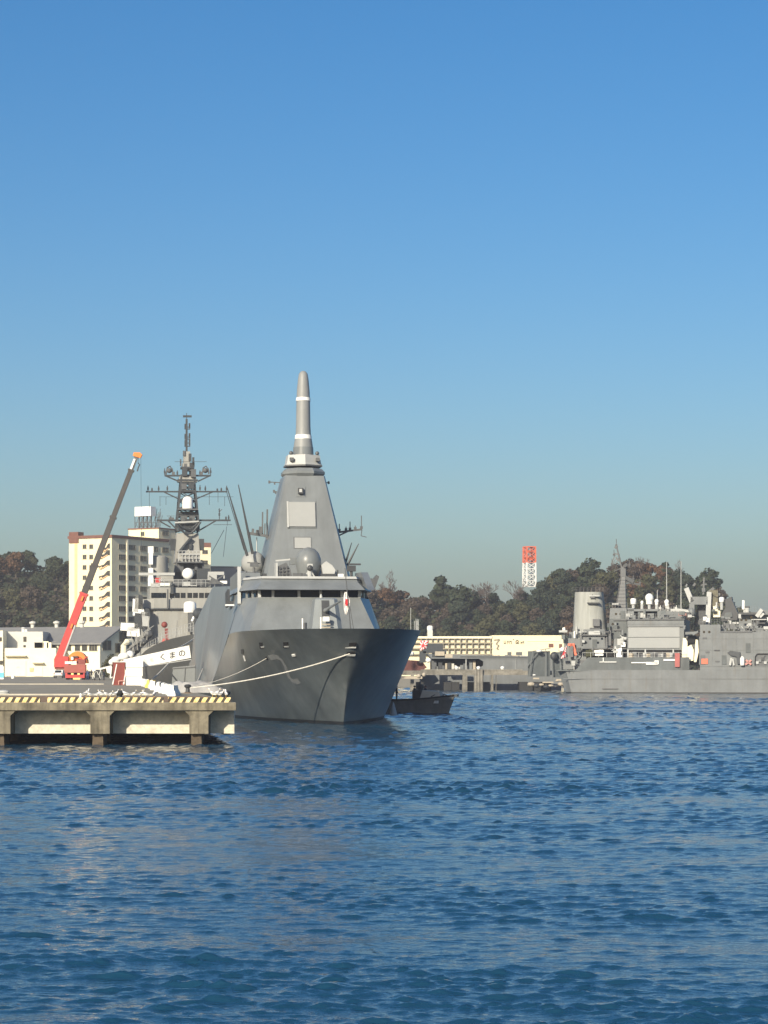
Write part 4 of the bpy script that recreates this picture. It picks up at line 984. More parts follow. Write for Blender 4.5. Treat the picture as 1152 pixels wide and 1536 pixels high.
weld(mb, 'hull', M['hull'], fr); weld(boot, 'boot_topping', M['boot'], fr)
# forecastle deck a little below the bulwark edge, and flight deck
mb = MB(); ds = [s for s in SS if s <= 37]
def inner(s, z, sd, d=.12):
    p = hullp(s, z / zk(s), sd); return Vector((sd * max(.02, abs(p.x) - d), p.y + d, z))
mb.add([inner(s, 7.75, -1) for s in ds] + [inner(s, 7.75, 1) for s in ds], [(i, i + 1, len(ds) + i + 1, len(ds) + i) for i in range(len(ds) - 1)])
mb.build('forecastle_deck', M['super'], fr)
# inner bulwark lip
mb = MB()
for side in (-1, 1):
    mb.loft([[inner(s, min(8.43, zk(s) - .02), side, .01), inner(s, min(8.43, zk(s) - .02), side, .13), inner(s, 7.74, side, .1)] for s in [x for x in SS if x <= 37]], False, False)
mb.build('bulwark', M['super'], fr)

# upper body: front wall, chamfers, long inward sloping sides
SILL, HEAD, TOPZ = 12.2, 12.95, 14.15
lo = lambda sd: [(sd * 6.55, 33.0, 7.7), (sd * 8.05, 40.5, 7.7)]
f0, f1 = (6.7, 33.2), (8.2, 41)
sill_f, sill_s = (5.15, 37.2), (6.75, 42.5)
st = [41, 48, 56, 64, 72, 82, 92, 100]
mb = MB()
mb.quad((-f0[0], f0[1], 7.7), (f0[0], f0[1], 7.7), (sill_f[0], sill_f[1], SILL), (-sill_f[0], sill_f[1], SILL))
sidez = lambda y: interp(y, [41, 60, 100], [13.2, 14.1, 15.4])
sidew = lambda y: interp(y, [42.5, 60, 100], [6.75 - .22, 6.45, 6.2])
for sd in (-1, 1):
    mb.quad((sd * f0[0], f0[1], 7.7), (sd * f1[0], f1[1], 7.7), (sd * sill_s[0], sill_s[1], SILL), (sd * sill_f[0], sill_f[1], SILL))
    prev = None
    for y in st:
        zk_ = zk(y) - .02; b_ = Vector((sd * (wd(y) + .015), y, zk_)); t_ = Vector((sd * (sidew(y) if y > 41 else sill_s[0]), y if y > 41 else sill_s[1], sidez(y) if y > 41 else SILL))
        if prev: mb.quad(prev[0], b_, t_, prev[1])
        prev = (b_, t_)
    # rake of the hangar end
    mb.quad(prev[0], (sd * 8.2, 113, zk(113)), (sd * 8.0, 111, 10.6), prev[1])
    mb.quad((sd * 8.2, 113, zk(113)), (sd * 8.2, 118, zk(118)), (sd * 8.0, 117, 6.8), (sd * 8.0, 111, 10.6))
    mb.quad((sd * 8.2, 118, zk(118)), (sd * 7.7, 133, zk(133)), (sd * 7.6, 133, 5.6), (sd * 8.0, 117, 6.2))
    # fill between knuckle and flat side forward
    mb.quad((sd * (wd(33) + .015), 33, zk(33) - .01), (sd * (wd(37) + .015), 37, zk(37) - .01), (sd * f1[0], f1[1], 7.7), (sd * f0[0], f0[1], 7.9)); mb.quad((sd * (wd(37) + .015), 37, zk(37) - .01), (sd * (wd(41) + .015), 41, zk(41) - .02), (sd * f1[0], f1[1], 7.7), (sd * f1[0], f1[1], 7.7 - .001))
weld(mb, 'superstructure', M['super'], fr, False)
mb = MB()       # roofs and aft wall
mb.loft([[(-sidew(y), y, sidez(y) - .02), (sidew(y), y, sidez(y) - .02)] for y in st[1:]], False, False)
mb.quad((-6.2, 100, 15.38), (6.2, 100, 15.38), (8, 111, 10.6), (-8, 111, 10.6)); mb.quad((-8, 111, 10.6), (8, 111, 10.6), (8, 117, 6.2), (-8, 117, 6.2)); mb.quad((-8, 117, 6.2), (8, 117, 6.2), (7.6, 133, 5.6), (-7.6, 133, 5.6))
mb.build('upper_deck', M['super'], fr)
# bridge glass band
mb = MB(); ins = .25
ga = [(-sill_s[0] + ins, 44.5), (-sill_s[0] + ins, sill_s[1] + .3), (-sill_f[0] + .1, sill_f[1] + .45), (sill_f[0] - .1, sill_f[1] + .45), (sill_s[0] - ins, sill_s[1] + .3), (sill_s[0] - ins, 44.5)]
mb.loft([[(x, y, SILL - .05) for x, y in ga], [(x * .985, y + .15, HEAD + .05) for x, y in ga]], True, True); mb.build('bridge_window', M['glass'], fr)
for px in (409.5, 448.5, 481, 513):
    q = G.P(px, 892, sill_f[1] + .2); mb = MB(); mb.bar((q.x, sill_f[1] + .2, SILL - .02), (q.x, sill_f[1] + .34, HEAD + .02), .28, .2); mb.build('window_post', M['pale'], fr)
for sd in (-1, 1):
    mb = MB(); mb.bar((sd * (sill_f[0] - .05), sill_f[1] + .2, SILL - .02), (sd * (sill_f[0] + .0), sill_f[1] + .3, HEAD + .02), .3, .2); mb.build('window_post', M['pale'], fr)
    for f in (.35, .65):
        x = sd * (sill_f[0] + (sill_s[0] - sill_f[0]) * f - .03); y = sill_f[1] + (sill_s[1] - sill_f[1]) * f + .1
        mb = MB(); mb.bar((x, y, SILL), (x, y, HEAD), .22, .2); mb.build('window_post', M['super'], fr)
mb = MB(); mb.loft([[(-sill_s[0] + .02, 46, SILL), (-sill_s[0] + .02, sill_s[1], SILL), (-sill_f[0], sill_f[1] + .02, SILL), (sill_f[0], sill_f[1] + .02, SILL), (sill_s[0] - .02, sill_s[1], SILL), (sill_s[0] - .02, 46, SILL)], [(-sill_s[0] + .2, 46, SILL + .03), (-sill_s[0] + .2, sill_s[1] + .2, SILL + .03), (-sill_f[0], sill_f[1] + .25, SILL + .03), (sill_f[0], sill_f[1] + .25, SILL + .03), (sill_s[0] - .2, sill_s[1] + .2, SILL + .03), (sill_s[0] - .2, 46, SILL + .03)]]); mb.build('window_sill', M['pale'], fr)
# brow above the windows
def ring(w1, y1, w2, y2, y3, z): return [(-w2, y3, z), (-w2, y2, z), (-w1, y1, z), (w1, y1, z), (w2, y2, z), (w2, y3, z)]
mb = MB(); mb.loft([ring(5.5, 35.9, 6.9, 41.5, 60, HEAD), ring(4.95, 37.3, 6.5, 42.4, 60, 13.75), ring(4.85, 37.9, 6.4, 42.8, 60, TOPZ)]); mb.build('bridge_brow', M['super'], fr)
mb = MB(); mb.loft([ring(4.9, 37.6, 6.45, 42.6, 60, TOPZ - .02), ring(4.8, 37.75, 6.35, 42.8, 60, TOPZ + .22)]); mb.build('roof_coaming', M['pale'], fr)
# starboard raised screens at the bridge wing
mb = MB(); mb.prism([(43.5, 13.0), (60, 13.6), (60, 15.0), (47.5, 15.25), (45.5, 15.0)], 'x', -6.6, -4.4); mb.build('wing_screen', M['super'], fr)
mb = MB(); mb.bar((-6.9, 41.2, 11.6), (-6.75, 43.5, 15.5), .35, .25); mb.build('wing_pillar', M['pale'], fr)
q = G.P(344.5, 906, 42); mb = MB(); mb.box(q + Vector((0, 0, .15)), (.7, .5, .3)); mb.build('side_light', M['darkmetal'], fr); mb = MB(); mb.box(q - Vector((0, 0, .12)), (.9, .7, .16)); mb.build('lamp_bracket', M['white'], fr)
q = G.P(334, 897, 52); mb = MB(); mb.prism([(49.5, q.z - .9), (54, q.z - 1.0), (54.5, q.z + .6), (50.5, q.z + .9)], 'x', -7.5, -7.28); mb.build('side_opening', M['darkmetal'], fr)
mb = MB(); mb.prism([(34.2, 12.9), (45, 14.4), (45, 15.0), (40, 14.9)], 'x', 5.6, 6.3); mb.build('wing_screen', M['super'], fr)

# mast: chamfered pyramid
MZ0, MZ1 = TOPZ, 25.5
mc = G.P(455, 780, 50).x
def msec(z):
    t = (z - MZ0) / (MZ1 - MZ0); w = 4.75 + (2.18 - 4.75) * t; yf = 45.2 + (48.2 - 45.2) * t; yb_ = 58 + (53.5 - 58) * t; c = w * .16
    return [(mc - w + c * .5, yf, z), (mc + w - c * .5, yf, z), (mc + w, yf + 1.5 * c, z), (mc + w, yb_, z), (mc - w, yb_, z), (mc - w, yf + 1.5 * c, z)]
mb = MB(); mb.loft([msec(MZ0), msec(MZ1)]); mb.build('mast', M['super'], fr)
def face_y(z): return msec(z)[0][1]
def panel(name, pxa, pya, pxb, pyb, m, out=.14):
    mb = MB(); a = G.P(pxa, pyb, 46.5); b = G.P(pxb, pya, 46.5)
    v = []
    for d in (.05, -out):
        for (x, z) in ((a.x, a.z), (b.x, a.z), (b.x, b.z), (a.x, b.z)): v.append((x, face_y(z) + d, z))
    mb.add(v, [(0, 1, 2, 3), (4, 5, 6, 7), (0, 1, 5, 4), (1, 2, 6, 5), (2, 3, 7, 6), (3, 0, 4, 7)]); return mb.build(name, m, fr)
pn = panel('radar_frame', 431, 750.5, 475, 791.5, M['super'], .1); panel('radar_panel', 434, 752.5, 473.5, 789.5, M['panel'], .24)
panel('panel_rim', 431, 751, 433.6, 791, M['pale'], .26)
panel('lower_frame', 440, 805.5, 466.5, 823, M['midmetal'], .05); panel('lower_panel', 441.5, 806.5, 466, 822.5, M['panel'], .09)
panel('sensor_plate', 445, 728, 460, 744, M['super'], .06); panel('sensor_box', 448.5, 731, 456, 739.5, M['darkmetal'], .5); panel('sensor_eye', 450, 732.5, 454, 737.5, M['pale'], .56)
# mast top
mb = MB()
def octo(rx, ry, z, cy=50.6, a0=0.0, n=8): return [(mc + rx * math.cos(a0 + 2 * math.pi * k / n), cy + ry * math.sin(a0 + 2 * math.pi * k / n), z) for k in range(n)]
mb.loft([octo(2.15, 2.6, 25.45, a0=math.pi / 8), octo(2.45, 2.9, 25.75, a0=math.pi / 8), octo(2.45, 2.9, 26.0, a0=math.pi / 8), octo(2.1, 2.5, 26.35, a0=math.pi / 8)]); mb.build('mast_platform', M['super'], fr)
mb = MB(); mb.loft([octo(1.05, 1.1, 26.3, n=12), octo(.98, 1.0, 27.2, n=12)]); mb.build('mast_neck', M['super'], fr, True)
hz0 = G.P(452, 698, 50).z; hz1 = G.P(452, 683, 50).z
mb = MB(); mb.loft([octo(2.2, 2.2, hz0, n=6, a0=R(-88)), octo(2.1, 2.1, hz0 + .25, n=6, a0=R(-88)), octo(1.95, 1.95, hz1, n=6, a0=R(-88))]); mb.build('antenna_ring', M['pale'], fr)
mb = MB(); mb.loft([octo(2.26, 2.26, hz0 - .16, n=6, a0=R(-88)), octo(2.26, 2.26, hz0 + .0, n=6, a0=R(-88))]); mb.build('ring_lip', M['midmetal'], fr)
for dx in (-1.35, 1.45):
    mb = MB(); mb.sphere((mc + dx, 49.6, hz1 + .2), .22, 8); mb.build('ring_sensor', M['midmetal'], fr); mb = MB(); mb.box((mc + dx, 49.0 if abs(dx) < 1.4 else 49.1, hz0 + .55), (.4, .5, .35)); mb.build('ring_box', M['midmetal'], fr)
mx0 = G.P(452, 620, 50.6)
def pz(py): return G.P(452, py, 50.6).z
prof = [(pz(683), 1.10), (pz(668), 1.02), (pz(660), .93), (pz(655), .84), (pz(640), .78), (pz(600), .735), (pz(585), .68), (pz(568), .56), (pz(561), .47), (pz(557.5), .3), (pz(556), .02)]
mb = MB(); mb.lathe((mc + .05, 50.6, 0), [(r, z) for z, r in prof], 20); mb.build('pole_antenna', mat('pole_antenna_grey', (.235, .245, .245), .5, .06, 1), fr, True)
for ya, yb_, r in ((601.5, 596.5, .80), (658.5, 652.5, .92)):
    mb = MB(); mb.lathe((mc + .05, 50.6, 0), [(r - .06, pz(ya)), (r, pz(ya)), (r - .05, pz(yb_)), (r - .2, pz(yb_))], 20); mb.build('white_band', M['white'], fr, True)
mb = MB(); mb.lathe((mc + .05, 50.6, 0), [(1.115, pz(682)), (1.085, pz(671)), (1.05, pz(671))], 20); mb.build('collar', M['super'], fr, True)
# small yard stubs near the mast head
for (xa, ya, xb, yb_) in ((420, 724, 404, 723), (483, 724, 493, 724), (416, 738, 411, 737), (486, 738, 488, 735)):
    p, q = G.P(xa, ya, 50), G.P(xb, yb_, 50); mb = MB(); mb.bar(p, q, .1); mb.box(q, (.2, .2, .3)); mb.box((p + q) / 2 + Vector((0, 0, -.1)), (.15, .15, .3)); mb.build('yard_stub', M['midmetal'], fr)
# side yards
p, q = G.P(503, 799, 52), G.P(543, 794, 52)
mb = MB(); mb.bar(p, q, .22, .2); mb.bar(p + Vector((0, 0, -.5)), (p + q) / 2, .16)
for f, h in ((.15, .9), (.4, .5), (.55, 1.0), (.75, .5), (.98, 1.5)):
    a = p + (q - p) * f; mb.bar(a, a + Vector((0, 0, h)), .09); mb.box(a + Vector((0, 0, .2)), (.26, .26, .3))
mb.bar(q, q + Vector((-.1, 0, -.7)), .08); mb.bar(q + Vector((-.1, 0, -.7)), q + Vector((.5, 0, -.85)), .08); mb.build('yard', M['midmetal'], fr)
p, q = G.P(407, 805, 52), G.P(374, 800, 52)
mb = MB(); mb.bar(p, q, .3, .28); mb.bar(p + Vector((0, 0, -1.0)), (p + q) / 2 + Vector((.6, 0, 0)), .25); mb.bar(q, G.P(379, 835, 51), .14)
for (px, ya, yb_, w) in ((393.5, 803, 768, .15), (400.5, 803, 764, .17), (391, 800, 790, .4), (385.5, 802, 795, .3), (379, 801, 793, .25), (397, 803, 785, .12)):
    mb.bar(G.P(px, ya, 52), G.P(px + .5, yb_, 52), w)
mb.build('yard', M['midmetal'], fr)
q = G.P(385, 815, 51); mb = MB(); mb.tube([G.P(385, 806, 51), G.P(385, 828, 51)], .06, 5); mb.build('lamp_stem', M['pale'], fr); mb = MB(); mb.sphere(G.P(385.3, 830, 51), .22, 10); mb.build('lamp', M['white'], fr, True)
q = G.P(508, 812, 50); mb = MB(); mb.sphere(q, .22, 8); mb.bar(q, q + Vector((-.7, .3, .1)), .1); mb.build('small_sensor', M['midmetal'], fr)
# whip aerials
for (xa, ya, xb, yb_, r) in ((371, 834, 341, 732, .15), (379, 831, 357.5, 727, .15), (517, 849, 527.5, 814, .12), (519.5, 851, 538, 815.5, .15), (441, 845, 410, 833, .09), (484, 846, 519, 849, .1), (481, 841, 500, 835, .06)):
    p, q = G.P(xa, ya, 47), G.P(xb, yb_, 47); mb = MB(); mb.tube([p, p + (q - p) * .25, q], [r, r * .9, r * .3], 6); mb.build('whip_aerial', M['darkmetal'] if r > .08 else M['midmetal'], fr, True)
# radomes and deck equipment
q = G.P(462.5, 849, 41.5); rr_ = 19.5 * 238 / FPX
mb = MB(); mb.lathe((q.x, 41.5, 0), [(rr_ * .72, TOPZ + .2), (rr_ * .9, TOPZ + 1.0), (rr_, TOPZ + 1.75), (rr_ * .97, TOPZ + 2.2), (rr_ * .8, TOPZ + 2.8), (rr_ * .5, TOPZ + 3.2), (.03, TOPZ + 3.4)], 24); mb.build('main_radome', M['super'], fr, True)
q = G.P(380, 844.5, 50); mb = MB(); mb.sphere(q, 1.3, 20); mb.lathe((q.x, 50, 0), [(.8, 14), (.95, q.z - .8)], 14); mb.build('satellite_radome', M['panel'], fr, True)
q = G.P(464.5, 862, 39.2); mb = MB(); mb.tube([(q.x, 39.2, TOPZ + .2), (q.x, 39.2, TOPZ + 1.0)], .25, 10); mb.box((q.x, 39.1, TOPZ + 1.3), (.55, .5, .5)); mb.bar((q.x - .5, 39.2, TOPZ + .2), (q.x - .1, 39.2, TOPZ + .9), .12); mb.bar((q.x + .5, 39.2, TOPZ + .2), (q.x + .1, 39.2, TOPZ + .9), .12); mb.build('weapon_mount', M['pale'], fr)
q = G.P(465, 852, 39.0); mb = MB(); mb.sphere((q.x, 39, q.z), .33, 10); mb.build('optical_ball', M['darkmetal'], fr, True)
q = G.P(427, 860, 41); mb = MB(); mb.prism([(q.x - .75, TOPZ + .2), (q.x + .75, TOPZ + .2), (q.x + .55, TOPZ + 1.0), (q.x + .1, TOPZ + 1.75), (q.x - .75, TOPZ + 1.35)], 'y', 40.4, 42); mb.build('decoy_launcher', M['midmetal'], fr)
mb = MB(); mb.prism([(q.x - .98, TOPZ + .2), (q.x - .78, TOPZ + .2), (q.x - .78, TOPZ + 1.7), (q.x - .98, TOPZ + 1.7)], 'y', 40.2, 42); mb.bar((q.x - 1.0, 40.3, TOPZ + 1.9), (q.x + .5, 40.3, TOPZ + 2.05), .16); mb.build('launcher_shield', M['pale'], fr)
for i in range(3):
    for j in range(3):
        mb = MB(); mb.tube([(q.x - .5 + i * .38, 40.42, TOPZ + .4 + j * .35 + i * .05), (q.x - .5 + i * .38, 40.3, TOPZ + .45 + j * .35 + i * .05)], .13, 8); mb.build('launcher_tube', M['darkmetal'], fr)
q = G.P(442, 842, 42); mb = MB(); mb.box(q, (1.1, .8, .7)); mb.build('equipment_box', M['super'], fr)
q = G.P(491.5, 860, 41); mb = MB(); mb.prism([(q.x - .5, TOPZ + .4), (q.x + .6, TOPZ + .3), (q.x + .75, TOPZ + 1.0), (q.x + .4, TOPZ + 1.5), (q.x - .2, TOPZ + 1.9), (q.x - .7, TOPZ + 1.5)], 'y', 40.5, 41.8); mb.build('decoy_launcher', M['pale'], fr)
q = G.P(492, 868, 40.6); mb = MB(); mb.box((q.x, 40.6, TOPZ + .4), (1.6, .5, .4)); mb.bar((q.x + 1.0, 40.6, TOPZ + .2), (q.x + 1.0, 40.6, TOPZ + 1.0), .14); mb.build('launcher_base', M['darkmetal'], fr)
for px in (450, 443, 455): 
    q = G.P(px, 868, 39); mb = MB(); mb.box((q.x, 39, TOPZ + .4), (.45, .5, .36)); mb.build('roof_box', M['midmetal'], fr)
for px, c in ((397, 'darkmetal'), (511, 'white')):
    q = G.P(px, 871, 39); mb = MB(); mb.box((q.x, 39, TOPZ + .38), (.4 if px < 400 else .55, .4, .3)); mb.build('roof_fitting', M[c], fr)
q = G.P(527, 864, 44); mb = MB(); mb.tube([(q.x, 44, TOPZ), (q.x, 44, TOPZ + 1.1)], .15, 8); mb.box((q.x, 44, TOPZ + 1.3), (.9, .5, .6)); mb.bar((q.x - .3, 44, TOPZ + 1.75), (q.x + 1.0, 44, TOPZ + 1.75), .18); mb.build('searchlight', M['darkmetal'], fr)
q = G.P(543, 868, 46); mb = MB(); mb.box(q, (.9, .4, .5)); mb.build('yellow_box', mat('dull_yellow', (.4, .38, .2), .7, .1), fr)
q = G.P(381, 857, 46); mb = MB(); mb.tube([(q.x, 46, 14.2), (q.x, 46, 15.6)], .13, 8); mb.box((q.x, 45.9, 15.9), (.8, .5, .45)); mb.bar((q.x - .7, 46, 16.1), (q.x + .8, 46, 16.0), .12); mb.bar((q.x - .8, 46, 14.0), (q.x - .8, 45.8, 15.2), .14); mb.build('searchlight', M['midmetal'], fr)
q = G.P(556, 872, 50); mb = MB(); mb.prism([(q.x - 1.2, q.z - .1), (q.x - .8, q.z + .3), (q.x + .2, q.z + .25), (q.x + .6, q.z + .7), (q.x + .9, q.z + .5), (q.x + .4, q.z - .9), (q.x - .4, q.z - 1.2)], 'y', 49.7, 50.3); mb.build('wing_bracket', M['midmetal'], fr)
# gun
gc = G.P(489.5, 940, 24).x
mb = MB(); GZ = 7.75; gt = G.P(489, 897, 24).z
def gsec(w, yf, yb_, z, c=.5): return [(gc - w + c, yf, z), (gc + w - c, yf, z), (gc + w, yf + c * 1.2, z), (gc + w, yb_, z), (gc - w, yb_, z), (gc - w, yf + c * 1.2, z)]
mb.loft([gsec(1.62, 22.4, 27, GZ), gsec(1.55, 22.5, 27, GZ + .3), gsec(1.08, 23.5, 26.6, gt - .15, .4), gsec(.9, 23.9, 26.2, gt, .3)]); mb.build('gun_house', mat('gun_house_grey', (.215, .235, .24), .45, .06, 1), fr)
mb = MB(); z0, z1 = G.P(0, 926, 22.9).z, G.P(0, 898.5, 22.9).z
xa, xb = G.P(483, 0, 22.9).x, G.P(494.5, 0, 22.9).x
sl = lambda z: 22.5 + (z - GZ - .3) / (gt - .45 - GZ) * 1.0
mb.add([(xa, sl(z0) - .02, z0), (xb, sl(z0) - .02, z0), (xb, sl(z1) - .02, z1), (xa, sl(z1) - .02, z1), (xa, sl(z0) - .05, z0), (xb, sl(z0) - .05, z0), (xb, sl(z1) - .05, z1), (xa, sl(z1) - .05, z1)], [(4, 5, 6, 7), (0, 1, 5, 4), (1, 2, 6, 5), (2, 3, 7, 6), (3, 0, 4, 7)]); mb.build('gun_slot', M['darkmetal'], fr)
gx = (xa + xb) / 2; gz = G.P(0, 912, 22).z
mb = MB(); mb.tube([(gx, 22.9, gz - .1), (gx + .1, 22.2, gz - .03), (gx + .15, 21.2, gz + .1), (gx + .62, 15.6, gz + .62)], [.24, .17, .13, .08], 12); mb.build('gun_barrel', M['super'], fr, True)
q = G.P(489, 928.5, 22.1); mb = MB(); mb.box((q.x, 22.15, q.z), (.62, .3, .45)); mb.build('white_hatch', M['white'], fr)
for dz in (.55, .85): 
    mb = MB(); mb.box((q.x, 22.2, q.z - dz + .05), (.85, .2, .09)); mb.build('hatch_step', M['tan'], fr)
for px, py0, h in ((453.5, 930, .3), (481, 928, .2)):
    a, b = G.P(px, 943, 20), G.P(px, py0, 20); mb = MB(); mb.box((a.x, 20, (a.z + b.z) / 2), (.11, .2, b.z - a.z + .3)); mb.build('deck_locker', M['white'], fr)
q = G.P(456, 938, 21); mb = MB(); mb.box((q.x, 21, q.z - .2), (.5, .5, .9)); mb.build('deck_locker', M['midmetal'], fr)
q = G.P(481.5, 892, 25); mb = MB(); mb.lathe((q.x, 25, gt - .1), [(.14, 0), (.14, .25), (.05, .5)], 8); mb.build('gun_lamp', M['pale'], fr)
# jack staff and flag
jt, jb = G.P(517.5, 852, 1.6), Vector((0, 1.6, 8.0))
mb = MB(); mb.tube([jb, jt], [.055, .035], 6); mb.build('jackstaff', M['midmetal'], fr)
mb = MB(); mb.tube([G.P(530.5, 944, 1.9), G.P(524, 905, 1.65)], .03, 5); mb.build('staff_stay', M['midmetal'], fr)
mb = MB(); nu, nv = 9, 14; vs = []
pts = {}
for j in range(nv):
    t = j / (nv - 1); py = 888 + 34 * t; wpx = 3.0 + 6.5 * math.sin(math.pi * min(1, t * 1.05)) ** .8; cxp = 518.5 + 1.5 * math.sin(t * 3) 
    for i in range(nu):
        f = i / (nu - 1) - .5; vs.append(G.world(G.P(cxp + wpx * f, py, 1.7)) + Vector((0, .09 * math.sin(i * 1.9 + j * .35), 0)))
mb.add(vs, [(j * nu + i, j * nu + i + 1, (j + 1) * nu + i + 1, (j + 1) * nu + i) for j in range(nv - 1) for i in range(nu - 1)])
o = mb.build('flag', [M['flagwhite'], M['flagred']], None, True)
for k_, pg in enumerate(o.data.polygons):
    j, i = k_ // (nu - 1), k_ % (nu - 1)
    if ((j - 5.2) / 2.2) ** 2 + ((i - 4.3) / 2.6) ** 2 < 1: pg.material_index = 1
o.modifiers.new('thick', 'SOLIDIFY').thickness = .012
tag(o, 'white flag with red disc hanging limp at the frigate bow', 'flag')
# openings and fittings on the hull: nearest point of the shell to a pixel
shell = [(proj(G.world(hullp(s, t, sd))), hullp(s, t, sd), s, t, sd) for sd in (-1, 1) for s in np.arange(.0, 60, .25) for t in np.arange(.03, 1.0, .015)]
def on_hull(px, py, sd=-1):
    return min((x for x in shell if x[4] == sd), key=lambda x: (x[0][0] - px) ** 2 + (x[0][1] - py) ** 2)
def hull_plate(name, px, py, w, h, m, th=.12, sd=-1, skew=0.0):
    _, p, s, t, _ = on_hull(px, py, sd)
    a = (hullp(s + .4, t, sd) - hullp(max(0, s - .4), t, sd)).normalized(); b = (hullp(s, t + .03, sd) - hullp(s, t - .03, sd)).normalized()
    nn = a.cross(b).normalized()
    if nn.x * sd < 0: nn = -nn
    mb = MB(); v = []
    for d in (-.05, th):
        for (i, j) in ((-1, -1), (1, -1), (1, 1), (-1, 1)): v.append(p + a * (i * w / 2 + j * skew) + b * (j * h / 2) + nn * d)
    mb.add(v, [(0, 1, 2, 3), (4, 5, 6, 7), (0, 1, 5, 4), (1, 2, 6, 5), (2, 3, 7, 6), (3, 0, 4, 7)])
    mb.build(name, m, fr); return p + nn * th
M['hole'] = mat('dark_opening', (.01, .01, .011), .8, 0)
hull_plate('fairlead', 521, 967, .9, .42, M['hole'], .03); hull_plate('fairlead_rim', 521, 971.5, .95, .10, M['pale'], .08)
H1 = hull_plate('hawse', 520, 978.5, .9, .38, M['hole'], .05); hull_plate('hawse_rim', 521, 982, 1.0, .16, M['pale'], .1)
H2 = hull_plate('fairlead', 400, 987.5, .4, .35, M['hole'], .04)
for px, py in ((392, 968.5), (429, 967)):
    hull_plate('fairlead', px, py, .9, .7, M['hole'], .03, skew=-.25); hull_plate('fairlead_rim', px + 1.5, py + 2.5, .8, .14, M['pale'], .06)
hull_plate('white_fitting', 440, 982.5, .55, .22, M['white'], .08)
hull_plate('fairlead', 363.5, 978, 1.2, .5, M['darkmetal'], .03, skew=-.2); hull_plate('white_fitting', 366.5, 987, .3, .6, M['white'], .05)
# low visibility hull number
M['lowvis'] = mat('low_visibility_grey', (.185, .195, .198), .45, .1, .5, streak=1)
nm = [(404, 987), (412, 985.5), (420, 988), (426, 995), (429, 1003), (432, 1012), (436, 1019), (443, 1023), (449, 1022)]
mb = MB(); pr = []
for (px, py) in nm:
    _, p, s, t, _ = on_hull(px, py); a = (hullp(s + .4, t, -1) - hullp(s - .4, t, -1)).normalized(); b = (hullp(s, t + .03, -1) - hullp(s, t - .03, -1)).normalized(); nn = a.cross(b).normalized()
    if nn.x > 0: nn = -nn
    pr.append((p + nn * .012, a, b, nn))
for i in range(len(pr) - 1):
    d = (pr[i + 1][0] - pr[i][0]).normalized(); sdv = d.cross(pr[i][3]).normalized() * .28
    mb.quad(pr[i][0] - sdv, pr[i][0] + sdv, pr[i + 1][0] + sdv, pr[i + 1][0] - sdv)
mb.build('hull_number', M['lowvis'], fr)
# unused trace of the rope's cast shadow down the stem, guard rails on the port bow
if 0: pts = [on_hull(519, 984)[1]] + [on_hull(px, py)[1] for px, py in ((512, 995), (506, 1010), (503, 1030), (502, 1050), (501.5, 1075))]
mb = MB()
for i, s in enumerate((9, 10.3, 11.6, 13, 14.5, 16, 18, 20)):
    x = wd(s) - .25; mb.bar((x, s, 8.0), (x, s, 9.5), .035)
    if i: 
        for h in (8.9, 9.4): mb.bar((xp, sp, h), (x, s, h), .022)
    xp, sp = x, s
mb.bar((7.0, 14, 8), (7.0, 14, 10.6), .04)
mb.build('guard_rail', M['pale'], fr)
# mooring ropes
def rope(p, q, sag, r, label, n=24):
    pts = [p + (q - p) * (i / n) + Vector((0, 0, -sag * 4 * (i / n) * (1 - i / n))) for i in range(n + 1)]
    mb = MB(); mb.tube(pts, r, 6); o = mb.build('mooring_rope', M['rope'], None, True); tag(o, label, 'rope', 'mooring ropes'); return o
rope(G.world(H1), Vector((edge_x(203) - .9, 203, DECK + .45)), .45, .05, 'long pale mooring rope from the frigate stem down to the pier by the tarpaulin')
rope(G.world(H2), Vector((edge_x(203) - .7, 203.2, DECK + .5)), .35, .035, 'shorter thin mooring rope from the side of the frigate bow to the pier')
rope(at(304, 1003, 285), at(290, 1033, 225), .15, .06, 'short rope falling from the frigate side onto the grey tarpaulin')
rope(at(262, 985, 312), at(226, 1022, 282), .1, .11, 'thick pale rope slanting down below the gangway to the white barriers')
rope(at(300, 951, 345), at(258, 976, 318), .2, .07, 'pale rope from the older destroyer bow down behind the lettered gangway')
